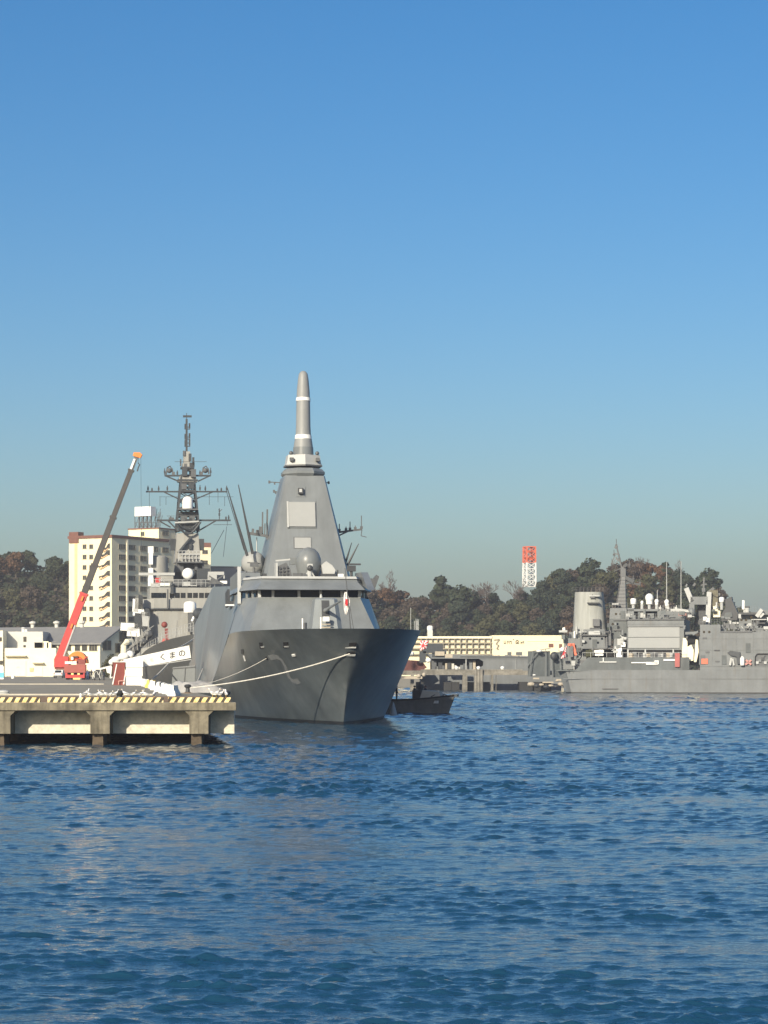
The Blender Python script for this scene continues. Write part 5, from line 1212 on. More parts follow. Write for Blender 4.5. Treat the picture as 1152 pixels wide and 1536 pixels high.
# ------------------------------------------------------------------ older destroyer behind the frigate
D2 = Frame(-25.2, 339.0, R(8.5))
de = D2.empty('destroyer', label='older grey destroyer with dark lattice mast and many yards, moored behind the frigate', cat='warship')
def zd2(s): return interp(s, [0, 15, 30, 55, 130], [10.2, 9.2, 8.0, 6.4, 5.8])
def wd2(s): return interp(s, [0, 1, 4, 10, 20, 32, 48, 100, 130], [.1, 1.0, 2.6, 4.8, 7.0, 8.3, 8.7, 8.7, 7.5])
def w02(s): return interp(s, [0, 10, 25, 45, 70, 130], [.05, 1.6, 4.6, 7.6, 8.4, 7.2])
def hull_mesh(zd, wd_, w0_, ss, stem, fl=1.4, tt=(-.08, .0, .05, .2, .4, .6, .8, 1.0)):
    mb = MB()
    def P_(s, t, sd):
        z = t * zd(s); q = max(0, t)
        return Vector((sd * (w0_(s) + (wd_(s) - w0_(s)) * q ** fl), s + stem * (1 - q) * max(0, 1 - s / 40), z))
    for sd in (-1, 1):
        g = [[P_(s, t, sd) for t in tt] for s in ss]
        for i in range(len(ss) - 1):
            for j in range(len(tt) - 1): mb.quad(g[i][j], g[i + 1][j], g[i + 1][j + 1], g[i][j + 1])
    for s in (ss[0], ss[-1]):
        a, b = [P_(s, t, -1) for t in tt], [P_(s, t, 1) for t in tt]
        for j in range(len(tt) - 1): mb.quad(a[j], b[j], b[j + 1], a[j + 1])
    dk = MB(); dk.loft([[Vector((-wd_(s) + .05, s, zd(s) - .03)), Vector((wd_(s) - .05, s, zd(s) - .03))] for s in ss], False, False)
    return mb, dk
mb, dk = hull_mesh(zd2, wd2, w02, [0, .5, 1.5, 3, 5, 8, 12, 17, 23, 30, 38, 47, 60, 80, 105, 130], 7)
weld(mb, 'hull', M['hull2'], de); dk.build('deck', M['hull2'], de)
mb = MB()
for sd in (-1,):
    pr_ = None
    for s in np.arange(2, 60, 2.4):
        p = Vector((sd * (wd2(s) - .1), s, zd2(s))); mb.bar(p, p + Vector((0, 0, 1.05)), .05)
        if pr_:
            for h in (.5, 1.0): mb.bar(pr_ + Vector((0, 0, h)), p + Vector((0, 0, h)), .03)
        pr_ = p
mb.build('guard_rail', M['pale'], de)
YB = 52.0
def d2(px, py, y=YB): return D2.P(px, py, y)
# bridge block
xl, xr = d2(222, 900).x, d2(325, 900).x
zr2, zw0, zw1, zs, zt2 = d2(0, 912).z, d2(0, 897).z, d2(0, 889).z, d2(0, 911).z, d2(0, 880).z
mb = MB(); mb.prism([(xl - 1.0, YB + 1.5), (xl + 1.5, YB), (xr - 1.5, YB), (xr + 1.0, YB + 1.5), (xr + 1, YB + 30), (xl - 1, YB + 30)], 'z', 5.5, zr2); mb.build('bridge_front', M['super2'], de)
mb = MB(); mb.prism([(xl - 2.2, YB + 1), (xl + 1.0, YB - .5), (xr - 1.0, YB - .5), (xr + 2.2, YB + 1), (xr + 2.2, YB + 10), (xl - 2.2, YB + 10)], 'z', zr2 + .02, zw0 - .1); mb.build('bridge_wing', M['super2'], de)
mb = MB(); mb.prism([(xl - 2.3, YB + .9), (xl + .9, YB - .62), (xr - .9, YB - .62), (xr + 2.3, YB + .9), (xr + 2.3, YB + 1.2), (xl - 2.3, YB + 1.2)], 'z', zr2 - .12, zr2 + .1); mb.build('deck_edge', M['midmetal'], de)
mb = MB(); mb.prism([(xl + .3, YB), (xr - .3, YB), (xr - .3, YB + 9), (xl + .3, YB + 9)], 'z', zw0 - .12, zt2); mb.build('wheelhouse', M['super2'], de)
for px in (229.5, 234.5, 240, 246, 258, 266, 274.5, 284.5, 293, 302, 310.5):
    q = d2(px, 893); mb = MB(); mb.box((q.x, YB - .02, q.z), (.62 if px < 250 else .78, .14, .85)); mb.build('bridge_window', M['glass'], de)
mb = MB(); mb.tube([d2(251.5, 912, YB - 1), d2(251.5, 884, YB - 1)], .12, 6); mb.build('pipe', M['midmetal'], de)
mb = MB(); q = d2(258, 885, YB - .4); mb.box(q, (.5, .5, 1.4)); mb.sphere(q + Vector((0, 0, .9)), .35, 8); mb.build('lookout_sight', M['mastdark'], de)
# wheelhouse roof: rails, boxes, lockers
def rail(p, q, h, n, w=.06, m='pale', nm='guard_rail'):
    mb = MB()
    for i in range(n + 1):
        a = p + (q - p) * (i / n); mb.bar(a, a + Vector((0, 0, h)), w)
    for f in (.55, 1): mb.bar(p + Vector((0, 0, h * f)), q + Vector((0, 0, h * f)), w)
    return mb.build(nm, M[m], de)
rail(d2(226, 880), d2(322, 880), 1.2, 14)
mb = MB(); a, b = d2(208, 861), d2(262, 861); mb.bar(a, b, .4, .45); mb.build('side_beam', M['pale'], de)
mb = MB(); a, b = d2(312, 860), d2(336, 860); mb.bar(a, b, .5, .55); mb.bar(b + Vector((0, 0, .1)), b - Vector((0, 0, .9)), .2); mb.build('side_beam', M['pale'], de)
mb = MB(); mb.prism([(d2(312, 0).x, d2(0, 875).z), (d2(336, 0).x, d2(0, 874).z), (d2(318, 0).x, d2(0, 864).z)], 'y', YB - .2, YB + .2); mb.bar(d2(313, 878), d2(335, 863), .2); mb.bar(d2(335, 878), d2(314, 864), .2); mb.build('wing_brace', M['midmetal'], de)
for (px, py, w_, h_, m, nm) in ((226, 862, .8, 2.2, 'white', 'life_raft'), (226, 873, .9, 1.4, 'white', 'life_raft'), (236.5, 871, .9, .9, 'red', 'red_locker'), (242.5, 870, 1.0, .5, 'white', 'white_box'), (250, 868, 2.2, 1.0, 'super2', 'roof_locker'), (233, 878, 1.6, .6, 'pale', 'roof_locker'), (246, 876.5, 2.0, .5, 'white', 'awning_roll'), (268, 874, 1.6, 1.0, 'midmetal', 'roof_box'), (295, 874, 2.2, .9, 'midmetal', 'roof_box'), (284, 876, 2.5, .7, 'pale', 'roof_box'), (305, 866, 2.2, 3.0, 'mastdark', 'dark_housing'), (318, 866, 1.6, 1.0, 'pale', 'roof_box'), (335, 873.5, 1.2, .5, 'white', 'white_box'), (226, 838, .7, 2.0, 'white', 'life_raft'), (226, 825, .9, 1.2, 'white', 'life_raft')):
    q = d2(px, py, YB + 4 if py < 868 else YB + .5); mb = MB(); mb.box(q, (w_, 1.0, h_)); mb.build(nm, M[m], de)
q = d2(238, 845, YB + 6); mb = MB(); mb.lathe((q.x, YB + 6, q.z - 3.2), [(1.5, 0), (1.7, .8), (1.5, 4.2), (1.2, 4.5)], 12); mb.build('side_house', M['super2'], de, True)
# lower mast tower
YM = 62.0
def dm(px, py, y=YM): return D2.P(px, py, y)
za, zb = dm(0, 880).z, dm(0, 797).z
xa0, xa1, xb0, xb1 = dm(262, 0).x, dm(301, 0).x, dm(265.5, 0).x, dm(298, 0).x
mb = MB(); mb.loft([[(xa0, YM, dm(0, 842).z), (xa1, YM, dm(0, 842).z), (xa1, YM + 5, dm(0, 842).z), (xa0, YM + 5, dm(0, 842).z)], [(xb0, YM + .6, zb), (xb1, YM + .6, zb), (xb1, YM + 4, zb), (xb0, YM + 4, zb)]]); mb.build('mast_tower', M['super2'], de)
mb = MB(); mb.bar(dm(267, 829, YM - .3), dm(286, 806, YM - .3), .9, .3); mb.build('slanting_duct', M['mastdark'], de)
mb = MB(); mb.box(dm(285.5, 820, YM - .1), (.5, .3, 1.0)); mb.build('access_door', M['mastdark'], de)
for px, py, w_, h_ in ((259.5, 817, .9, 2.0), (302, 817, .9, 2.0), (257, 814, .8, .8)):
    mb = MB(); mb.box(dm(px, py, YM + 1), (w_, .9, h_)); mb.build('ecm_box', M['mastdark'], de)
rail(dm(268, 835, YM - 1.2), dm(300, 835, YM - 1.2), 1.0, 6, .1); rail(dm(268, 843, YM - 1.5), dm(300, 843, YM - 1.5), 1.3, 6, .12)
mb = MB(); mb.box(dm(284, 844, YM - .2), (4.4, 3.2, .25)); mb.build('director_platform', M['midmetal'], de)
mb = MB(); mb.prism([(dm(259, 0).x, dm(0, 879).z), (dm(312, 0).x, dm(0, 879).z), (dm(302, 0).x, dm(0, 843.5).z), (dm(264, 0).x, dm(0, 843.5).z)], 'y', YM, YM + 4); mb.build('mast_base', M['mastdark'], de)
mb = MB(); mb.bar(dm(259, 874, YM - .6), dm(266, 838, YM - .6), .35); mb.bar(dm(311, 872, YM - .6), dm(302, 840, YM - .6), .35); mb.box(dm(270, 852, YM - .4), (1.2, .6, 1.4)); mb.box(dm(294, 850, YM - .4), (.5, .5, 1.2)); mb.build('strut', M['midmetal'], de)
q = dm(282, 860.5, YM - 2.6); mb = MB()
mb.loft([[(q.x + r * math.cos(2 * math.pi * k / 20), YM - 2.6 + dy, q.z + r * math.sin(2 * math.pi * k / 20)) for k in range(20)] for r, dy in ((.2, 1.0), (.98, .5), (1.0, .1), (.85, -.15), (.5, -.3), (.03, -.36))]); mb.build('fire_control_dish', M['white'], de, True)
mb = MB(); mb.box((q.x, YM - 1.5, q.z - .9), (1.4, 1.0, 2.0)); mb.box((q.x - .9, YM - 1.4, q.z + .2), (.4, .8, 1.2)); mb.box((q.x + .9, YM - 1.4, q.z + .2), (.4, .8, 1.2)); mb.build('dish_mount', M['midmetal'], de)
# lattice part: four legs, braces, floors
def quadr(py, hwpx, d):
    z = dm(282, py).z; c = dm(282, py).x; w = hwpx * 400 / FPX
    return [Vector((c - w, YM + 2 - d, z)), Vector((c + w, YM + 2 - d, z)), Vector((c + w, YM + 2 + d, z)), Vector((c - w, YM + 2 + d, z))]
lv = [(797, 16.5, 1.9), (786, 16, 1.8), (773, 15.2, 1.7), (763, 14, 1.6), (750, 13, 1.5), (737, 11.5, 1.4), (724, 10.5, 1.3), (712, 9.5, 1.2)]
mb = MB()
for a_, b_ in zip(lv, lv[1:]):
    A_, B_ = quadr(*a_), quadr(*b_)
    for j in range(4):
        mb.bar(A_[j], B_[j], .32); mb.bar(B_[j], B_[(j + 1) % 4], .22); mb.bar(A_[j], B_[(j + 1) % 4], .14); mb.bar(A_[(j + 1) % 4], B_[j], .14)
mb.build('mast_lattice', M['mastdark'], de)
for py, hw_, d in ((771, 15.5, 1.9), (763.5, 14, 1.7), (737, 12, 1.6), (721, 15, 1.5), (702, 10, 1.2)):
    q = quadr(py, hw_, d); mb = MB(); mb.loft([q, [v + Vector((0, 0, .3)) for v in q]]); mb.build('mast_floor', M['mastdark'], de)
mb = MB(); A_, B_ = quadr(722, 14.5, 1.4), quadr(714, 12, 1.3); mb.loft([A_, B_]); mb.build('mast_house', M['super2'], de)
for (px, py, w_, h_) in ((276, 780, 1.1, 1.6), (288, 782, 1.0, 1.8), (282, 792, 2.4, .8), (276, 730, .9, 1.0), (287, 729, 1.0, 1.0), (281.5, 770, 2.6, .5), (290, 710, .9, 1.4), (277, 708, .9, 1.4), (283, 789, 1.2, 2.4), (271, 790, .8, 1.2), (293, 790, .8, 1.2)):
    mb = MB(); mb.box(dm(px, py, YM + .6), (w_, .8, h_)); mb.build('mast_equipment', M['mastdark' if (int(px) % 2) else 'midmetal'], de)
q = dm(281.5, 763, YM - .2); zt_ = dm(0, 741.5).z
mb = MB(); mb.lathe((q.x, YM - .2, q.z), [(.93, 0), (.93, (zt_ - q.z) * .62), (.78, (zt_ - q.z) * .85), (.4, (zt_ - q.z) * .97), (.03, zt_ - q.z)], 18); mb.build('white_radome', M['white'], de, True)
mb = MB(); mb.box(dm(281.5, 764.5, YM - .2), (3.4, 2.2, .22)); mb.build('radome_platform', M['midmetal'], de)
# curved hood under the lattice
mb = MB()
for t in np.linspace(0, 1, 9): pass
pts = [dm(263 + 38 * t, 783 + 18 * math.sin(math.pi * t), YM - .5) for t in np.linspace(0, 1, 9)]; mb.tube(pts, .2, 6); pts = [dm(266 + 32 * t, 783 + 11 * math.sin(math.pi * t), YM - .5) for t in np.linspace(0, 1, 9)]; mb.tube(pts, .14, 6); mb.build('hood_rail', M['mastdark'], de, True)
mb = MB(); a, b = dm(262, 784, YM - .7), dm(298, 782, YM - .7); mb.bar(a, b, .2, .25); mb.build('cross_rail', M['pale'], de)
# yards
def yard(px0, px1, py, braces, up, dn, w=.26):
    mb = MB(); mb.bar(dm(px0, py, YM + 1), dm(px1, py, YM + 1), w)
    for a, b in braces: mb.bar(dm(*a, YM + 1), dm(*b, YM + 1), w * .8)
    for px, h in up:
        q = dm(px, py, YM + 1); mb.bar(q, q + Vector((0, 0, h * 400 / FPX)), .14); mb.box(q + Vector((0, 0, h * 200 / FPX)), (.28, .28, .45))
    for px, h in dn: q = dm(px, py, YM + 1); mb.bar(q, q - Vector((0, 0, h * 400 / FPX)), .07)
    return mb.build('yard', M['mastdark'], de)
yard(219, 341, 737.5, [((246, 738), (267, 748)), ((319, 738), (295, 748))], [(222, 9), (228, 6), (238, 9), (251, 9), (300, 10), (308, 9), (326, 5), (332, 6), (340, 9)], [(224, 26), (314, 20), (327, 16)])
yard(236, 346, 780.5, [((252, 781), (265, 794)), ((324, 781), (300, 795)), ((240, 782), (256, 791))], [(329, 18), (343, 8), (339, 6), (256, 6)], [(341, 8)], .3)
yard(247, 316, 713.5, [((249, 714), (268, 722)), ((314, 714), (297, 722))], [(247, 11), (316, 12), (266, 8), (300, 8)], [], .3)
yard(239, 350, 745.2, [], [], [(234 + 6, 14), (249, 12), (337, 14)], .06)
mb = MB(); mb.bar(dm(320, 787, YM + 1), dm(348, 787, YM + 1), .08); mb.bar(dm(336, 795, YM + 1), dm(317, 830, YM - 8), .07); mb.bar(dm(340, 790, YM + 1), dm(335, 835, YM - 8), .07); mb.bar(dm(340, 738, YM + 1), dm(366, 825, YM - 8), .09); mb.build('signal_halyard', M['mastdark'], de)
mb = MB(); mb.box(dm(257, 778, YM + 1), (.9, .6, .4)); mb.bar(dm(250, 774, YM + 1), dm(262, 774, YM + 1), .08); mb.bar(dm(328, 768, YM + 1), dm(333, 764, YM + 1), .14); mb.bar(dm(328, 764, YM + 1), dm(330, 768, YM + 1), .14); mb.build('yard_aerial', M['midmetal'], de)
for px in (254, 308):         # dish aerials on the upper yard
    q = dm(px, 706, YM + 1); mb = MB(); mb.tube([q + Vector((-.6, 0, -.7)), q + Vector((-.35, 0, .5)), q + Vector((.1, 0, .8)), q + Vector((.5, 0, .3)), q + Vector((.6, 0, -.6))], .13, 6); mb.sphere(q, .45, 10); mb.box(q + Vector((.7 if px < 280 else -.7, 0, -.5)), (.5, .4, .6)); mb.build('dish_aerial', M['midmetal'], de)
# top mast
def seg(py0, py1, w, m, nm): 
    mb = MB(); c = dm(281, py0).x; mb.box((c, YM + 2, (dm(0, py0).z + dm(0, py1).z) / 2), (w, w, dm(0, py1).z - dm(0, py0).z)); return mb.build(nm, M[m], de)
seg(702, 690, 1.5, 'super2', 'topmast_base'); seg(690, 672, 1.15, 'super2', 'topmast_box'); seg(672, 622, .34, 'mastdark', 'topmast'); seg(622, 613, .1, 'mastdark', 'finial')
mb = MB(); mb.bar(dm(274.5, 624.5, YM + 2), dm(287.5, 624.5, YM + 2), .3, .35); mb.build('cross_bar', M['mastdark'], de)
for py in (638, 641, 653, 656, 662, 667):
    mb = MB(); q = dm(281, py, YM + 2); mb.box(q + Vector((-.35, 0, 0)), (.28, .28, .5)); mb.box(q + Vector((.38, 0, .1)), (.28, .28, .55)); mb.bar(q + Vector((-.5, 0, -.3)), q + Vector((.5, 0, -.3)), .14); mb.build('topmast_fitting', M['mastdark'], de)
for px, py, w_, h_ in ((285, 686, .5, 1.3), (271, 694, .25, 1.2), (290, 692, .35, 1.4), (288, 697, .9, .7), (276, 680, .4, .9), (278, 699, .5, .8), (275, 718, .6, 1.2), (286, 712, .5, 1.5)):
    mb = MB(); mb.box(dm(px, py, YM + 1.4), (w_, .4, h_)); mb.build('mast_equipment', M['midmetal' if px < 284 else 'mastdark'], de)
mb = MB(); mb.tube([dm(262, 692.5, YM + 1), dm(310, 692.5, YM + 1)], .035, 4); mb.build('wire_aerial', M['midmetal'], de)
# forward gun mount with white dome, shelter and foredeck gear
q = d2(285, 935, 38); qz = d2(0, 918, 38).z; qt = d2(0, 900.5, 38).z
mb = MB(); mb.lathe((q.x, 38, qz), [(1.02, 0), (1.05, .1), (1.02, (qt - qz) * .75), (.8, (qt - qz) * .93), (.2, qt - qz)], 16); mb.build('gun_radome', M['white'], de, True)
mb = MB(); mb.box((q.x + .6, 38, qz - 1.6), (1.8, 1.8, 3.2)); mb.tube([(q.x + .8, 36.5, qz - 1.6), (q.x + .9, 34.8, qz - 1.9)], .18, 8); mb.build('close_in_gun', M['midmetal'], de)
mb = MB(); mb.loft([[(q.x - 2.3, 39.5, zd2(39)), (q.x + .6, 39.5, zd2(39)), (q.x + .6, 42, zd2(39)), (q.x - 2.3, 42, zd2(39))], [(q.x - 1.9, 39.6, qz - 1.3), (q.x + .5, 39.6, qz - .1), (q.x + .5, 42, qz - .1), (q.x - 1.9, 42, qz - 1.3)]]); mb.build('deck_shelter', M['super2'], de)
mb = MB(); mb.tube([d2(288, 932, 36), d2(291, 925, 36), d2(294, 918, 36)], .2, 8); mb.build('white_pipe', M['white'], de); mb = MB(); mb.sphere(d2(298, 921, 36), 1.0, 10); mb.box(d2(299, 938, 36), (1.4, 1, 1.4)); mb.box(d2(296, 930, 36), (1.0, 1, 1.2)); mb.build('winch_gear', M['mastdark'], de)
q = d2(249.5, 953, 30); mb = MB(); mb.box(q, (.5, .5, 2.2)); mb.sphere(q + Vector((-.3, 0, 1.7)), .5, 8); mb.build('hose_stand', M['maroon'], de); mb = MB(); mb.prism([(q.x - 1.0, q.z - 1.6), (q.x + 1.0, q.z - 1.5), (q.x + .5, q.z - .6), (q.x - .5, q.z - .5)], 'y', 29.8, 30.4); mb.build('red_cover', mat('faded_red_cover', (.5, .13, .11), .8, .1), de)
rail(d2(238, 962, 28), d2(290, 945, 16), 1.2, 12, .05)
# mouth of the ship's side: white boxes, dark slots, covered anchor gear
for (px, py, w_, h_, m, nm) in ((203, 908, 1.0, 2.2, 'white', 'sponson_box'), (208, 905, 1.4, 1.8, 'super2', 'sponson_box'), (211, 903, .9, 2.4, 'mastdark', 'sponson_slot'), (208, 918, 2.0, 1.2, 'white', 'sponson_shelf'), (207.5, 931, 1.4, 2.6, 'mastdark', 'sponson_slot'), (217, 930, 1.5, 2.8, 'pale', 'covered_reel'), (221, 918, .9, 1.3, 'mastdark', 'loudspeaker'), (194, 940, 3.0, 1.3, 'white', 'white_awning'), (200, 947, 2.2, 1.6, 'white', 'white_awning'), (217, 946, 1.6, 1.6, 'mastdark', 'loudspeaker')):
    q = d2(px, py, 50); mb = MB(); mb.prism([(q.x - w_ / 2, q.z - h_ / 2), (q.x + w_ / 2, q.z - h_ / 2 - .12), (q.x + w_ / 2 - .15, q.z + h_ / 2 - .1), (q.x - w_ / 2 + .1, q.z + h_ / 2)], 'y', 49.5, 50.8); mb.build(nm, M[m], de)
rgc = random.Random(12)
mb = MB()
for i in range(9):
    q = d2(198 + i * 3, 978 - i * 3.2 + rgc.uniform(-2, 2), 46 + rgc.uniform(-1, 1)); mb.sphere(q, rgc.uniform(.55, 1.1), 8, rgc.uniform(.8, 1.3))
mb.build('covered_capstan', M['midmetal'], de, True)
mb = MB()
for i in range(6):
    a = d2(197 + i * 4.6, 985 - i * 5, 45); mb.bar(a, a + Vector((rgc.uniform(-1, 1), 0, rgc.uniform(2, 4))), .12); mb.bar(a + Vector((-.9, 0, 1)), a + Vector((1.2, 0, 2.4)), .1)
mb.build('davit_frame', M['super2'], de)
q = at(186, 985, 375); mb = MB(); mb.sphere((0, 0, 0), 1.0, 10, .7); mb.sphere((-1.3, 0, -.5), .8, 10, .7); mb.sphere((1, .2, .3), .7, 10); mb.sphere((-2, 0, -.9), .5, 8); o = mb.build('white_fender', M['white'], de, True); lw = q - D2.o; o.location = (lw.dot(D2.X), lw.dot(D2.Y), q.z)

# ------------------------------------------------------------------ support ship at right
SA = R(-12); sb = at(839, 998, 436.0); T = Frame(sb.x, sb.y, SA)
sp_ = T.empty('support_ship', label='grey naval support ship seen side on, with light funnel, white radomes and a deck crane', cat='ship')
def t3(px, py, y=0.0): return T.P(px, py, y)
LX = t3(1300, 0).x
hz = t3(900, 1005).z; bz = t3(950, 986).z
xs = t3(1050, 0).x
mb = MB()     # hull side, stern rounded in
def hs_(z, f): return f
lo_ = [(.9, 2.2), (2.2, .5), (5, .1), (xs, 0), (LX, 0), (LX, 19), (5, 19), (.9, 17)]
up_ = [(-.6, 2.0), (1.2, .4), (5, 0), (xs, -.08), (LX, -.08), (LX, 19.1), (5, 19.1), (-.6, 17.2)]
mb.loft([[(x, y, -.6) for x, y in lo_], [(x, y, .25) for x, y in lo_]]); mb.build('boot_topping', M['boot'], sp_)
mb = MB(); mb.loft([[(x, y, .25) for x, y in lo_], [(x, y, hz) for x, y in up_]]); mb.build('hull', M['ship3'], sp_)
x0 = t3(874, 0).x
mb = MB(); mb.prism([(x0 - 2, hz - .6), (x0, hz - .7), (xs - 2, hz - .1), (xs - 2, bz), (x0 + 1, bz)], 'y', .25, .45); mb.build('bulwark', M['hull'], sp_)
mb = MB(); mb.box(((x0 + xs) / 2, 9, hz - .1), (xs - x0 + 10, 18, .2)); mb.build('deck', M['hull'], sp_)
# flush high side at right
z_hi = t3(1060, 937).z; z_mid = t3(1100, 948).z
xm = t3(1080.5, 0).x
mb = MB(); mb.prism([(xs, hz + .01), (LX, hz + .01), (LX, t3(1152, 944).z), (t3(1145, 0).x, t3(1145, 946).z), (t3(1141, 0).x, z_mid), (xm, z_mid), (xm, z_hi), (xs, z_hi)], 'y', -.06, 17); mb.build('side_house', M['ship3'], sp_)
# hangar block
a, b = t3(941, 975, 2), t3(1026, 929, 2)
zA, zB, zC = t3(0, 943.5, 2).z, t3(0, 958.5, 2).z, t3(0, 974, 2).z
mb = MB(); mb.prism([(a.x, a.z), (b.x, a.z), (b.x, b.z), (a.x, b.z)], 'y', 2, 16); mb.build('hangar', M['ship3'], sp_)
for z0, z1 in ((zB + .06, zA - .06), (zC + .06, zB - .06)):
    mb = MB(); mb.box(((a.x + b.x) / 2 - .3, 1.92, (z0 + z1) / 2), (b.x - a.x - 1.0, .2, z1 - z0)); mb.build('shutter_panel', M['panel'], sp_)
mb = MB(); mb.box(((a.x + b.x) / 2, 1.86, zA), (b.x - a.x, .3, .1)); mb.box(((a.x + b.x) / 2, 1.86, b.z), (b.x - a.x + .3, .35, .16)); mb.build('panel_rail', M['midmetal'], sp_)
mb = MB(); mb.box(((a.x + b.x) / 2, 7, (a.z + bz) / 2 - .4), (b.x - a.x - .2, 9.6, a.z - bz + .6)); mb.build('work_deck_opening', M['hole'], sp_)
for px in (942, 968, 1010, 1024):
    q0, q1 = t3(px, 988, 1.9), t3(px, 974, 1.9); mb = MB(); mb.bar(q0, q1, .28); mb.build('post', M['pale'], sp_)
rgs = random.Random(5)
for i in range(15):
    px = 947 + i * 5; q = t3(px, 984 + rgs.uniform(-1.5, 1), 1.7); mb = MB(); mb.box(q, (rgs.uniform(.5, 1.1), .6, rgs.uniform(.5, 1.2))); mb.build('deck_gear', M[rgs.choice(['ship3', 'midmetal', 'pale', 'pale', 'tan'])], sp_)
for (px, py, w_, h_) in ((965, 994, 4.5, .18), (978, 995, 2.2, .5), (985, 993.5, .8, .7), (1005, 990, 2.4, .3), (912, 993, 3.2, .14), (905, 990, .15, .9)):
    mb = MB(); mb.box(t3(px, py, .12), (w_, .25, h_)); mb.build('white_hose', M['white'], sp_)
# funnel
a = t3(858, 950, 5); 
def ell(px0, px1, py, ry): 
    l, r_ = t3(px0, py, 5), t3(px1, py, 5); cx_, rx = (l.x + r_.x) / 2, (r_.x - l.x) / 2
    return [(cx_ + rx * math.copysign(abs(math.cos(t)) ** .6, math.cos(t)), 5 + ry * (1 + math.copysign(abs(math.sin(t)) ** .6, math.sin(t))), l.z) for t in [2 * math.pi * k / 24 for k in range(24)]]
mb = MB(); mb.loft([ell(856, 909, 958, 3), ell(857, 908, 946, 3), ell(859, 905, 915, 2.8), ell(860.5, 902, 888, 2.6)]); mb.build('funnel', mat('funnel_light_grey', (.30, .31, .29), .6, .2, .9, streak=1, stain=(.19, .20, .17), stain_amt=.5), sp_, True)
for px in (865, 871, 876, 883, 889):
    l = t3(px, 889, 7.5); mb = MB(); mb.tube([l, l + Vector((.1, 0, 1.2 if px != 865 else .7))], .28, 8); mb.build('exhaust_pipe', M['black'], sp_)
for (pxa, pxb, py, h_, m, dy) in ((881, 899, 904.5, .22, 'darkmetal', 4.6), (885, 901, 943, .3, 'darkmetal', 4.6), (889.5, 900, 934, 1.35, 'midmetal', 4.72), (884, 900, 894, .2, 'pale', 4.8)):
    l, r_ = t3(pxa, py, dy), t3(pxb, py, dy); mb = MB(); mb.box(((l.x + r_.x) / 2, dy, l.z), (r_.x - l.x, .9, h_)); mb.build('funnel_ledge' if m == 'darkmetal' else 'louvre', M[m], sp_)
mb = MB(); l = t3(889, 895, 4.8); mb.prism([(l.x - .5, l.z - .3), (l.x + .5, l.z - .3), (l.x, l.z + .5)], 'y', 4.55, 4.7); mb.build('funnel_mark', M['midmetal'], sp_)
# deck houses under the funnel
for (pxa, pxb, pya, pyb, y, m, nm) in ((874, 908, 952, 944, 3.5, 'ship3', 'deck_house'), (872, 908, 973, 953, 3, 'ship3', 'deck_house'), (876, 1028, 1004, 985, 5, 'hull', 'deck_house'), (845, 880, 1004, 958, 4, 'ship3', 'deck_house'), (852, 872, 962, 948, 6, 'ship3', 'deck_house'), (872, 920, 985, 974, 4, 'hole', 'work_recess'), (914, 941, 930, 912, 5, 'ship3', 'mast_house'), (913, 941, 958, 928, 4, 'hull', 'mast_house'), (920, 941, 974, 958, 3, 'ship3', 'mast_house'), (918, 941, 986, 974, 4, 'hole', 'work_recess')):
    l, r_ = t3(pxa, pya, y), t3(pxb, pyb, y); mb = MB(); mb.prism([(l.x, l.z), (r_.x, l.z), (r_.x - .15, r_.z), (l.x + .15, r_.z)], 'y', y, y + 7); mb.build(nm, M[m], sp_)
for (pxa, pxb, py, y, m) in ((872, 911, 953, 2.6, 'darkmetal'), (876, 916, 972.5, 2.6, 'midmetal'), (920, 940, 930, 3.8, 'midmetal'), (920, 932, 945, 3.6, 'midmetal'), (915, 940, 973, 2.6, 'midmetal'), (868, 880, 948, 3, 'pale'), (918, 928, 906, 5, 'pale')):
    l, r_ = t3(pxa, py, y), t3(pxb, py, y); mb = MB(); mb.box(((l.x + r_.x) / 2, y + .6, l.z), (r_.x - l.x, 1.4, .22)); mb.build('deck_ledge', M[m], sp_)
for (px, py, w_, h_, m, nm, y) in ((929, 980, 1.1, 1.8, 'white', 'white_locker', 2.6), (931, 963, 1.2, 1.2, 'pale', 'white_winch', 2.4), (935, 967, .9, .8, 'white', 'white_winch', 2.4), (899, 977, 1.8, .5, 'white', 'white_roll', 2.6), (899, 982, 1.6, .4, 'white', 'white_roll', 2.6), (884, 980, 1.3, 1.2, 'leaf1', 'green_gear', 2.7), (889, 978, .5, 1.4, 'midmetal', 'green_gear', 2.7), (868, 975, .9, .7, 'darkmetal', 'dark_winch', 2.7), (872, 960, .4, 2.0, 'midmetal', 'davit', 3), (915, 958, .5, 2.6, 'midmetal', 'davit', 3), (910, 965, .4, 2.0, 'midmetal', 'davit', 2.5), (862, 952, .3, 1.2, 'white', 'vent', 4), (846, 944, .5, .6, 'white', 'vent', 4), (845, 947, 1.6, .4, 'pale', 'vent', 4), (865, 946, .25, 1.4, 'pale', 'vent', 4), (892, 950, 2.2, .8, 'pale', 'rescue_boat', 3.0), (857, 978, .8, 1.9, 'midmetal', 'vent', 3)):
    mb = MB(); q = t3(px, py, y); mb.box(q, (w_, .7, h_)); mb.box(q + Vector((w_ * .2, -.2, h_ * .4)), (w_ * .5, .5, h_ * .4)); mb.build(nm, M[m], sp_)
for (pxa, pya, pxb, pyb, y) in ((852, 967, 862, 967, 3.2), (860.5, 969, 864, 983, 3.2), (857, 966, 858, 972, 3.2)):
    mb = MB(); mb.bar(t3(pxa, pya, y), t3(pxb, pyb, y), .45); mb.build('orange_davit', M['redlead'], sp_)
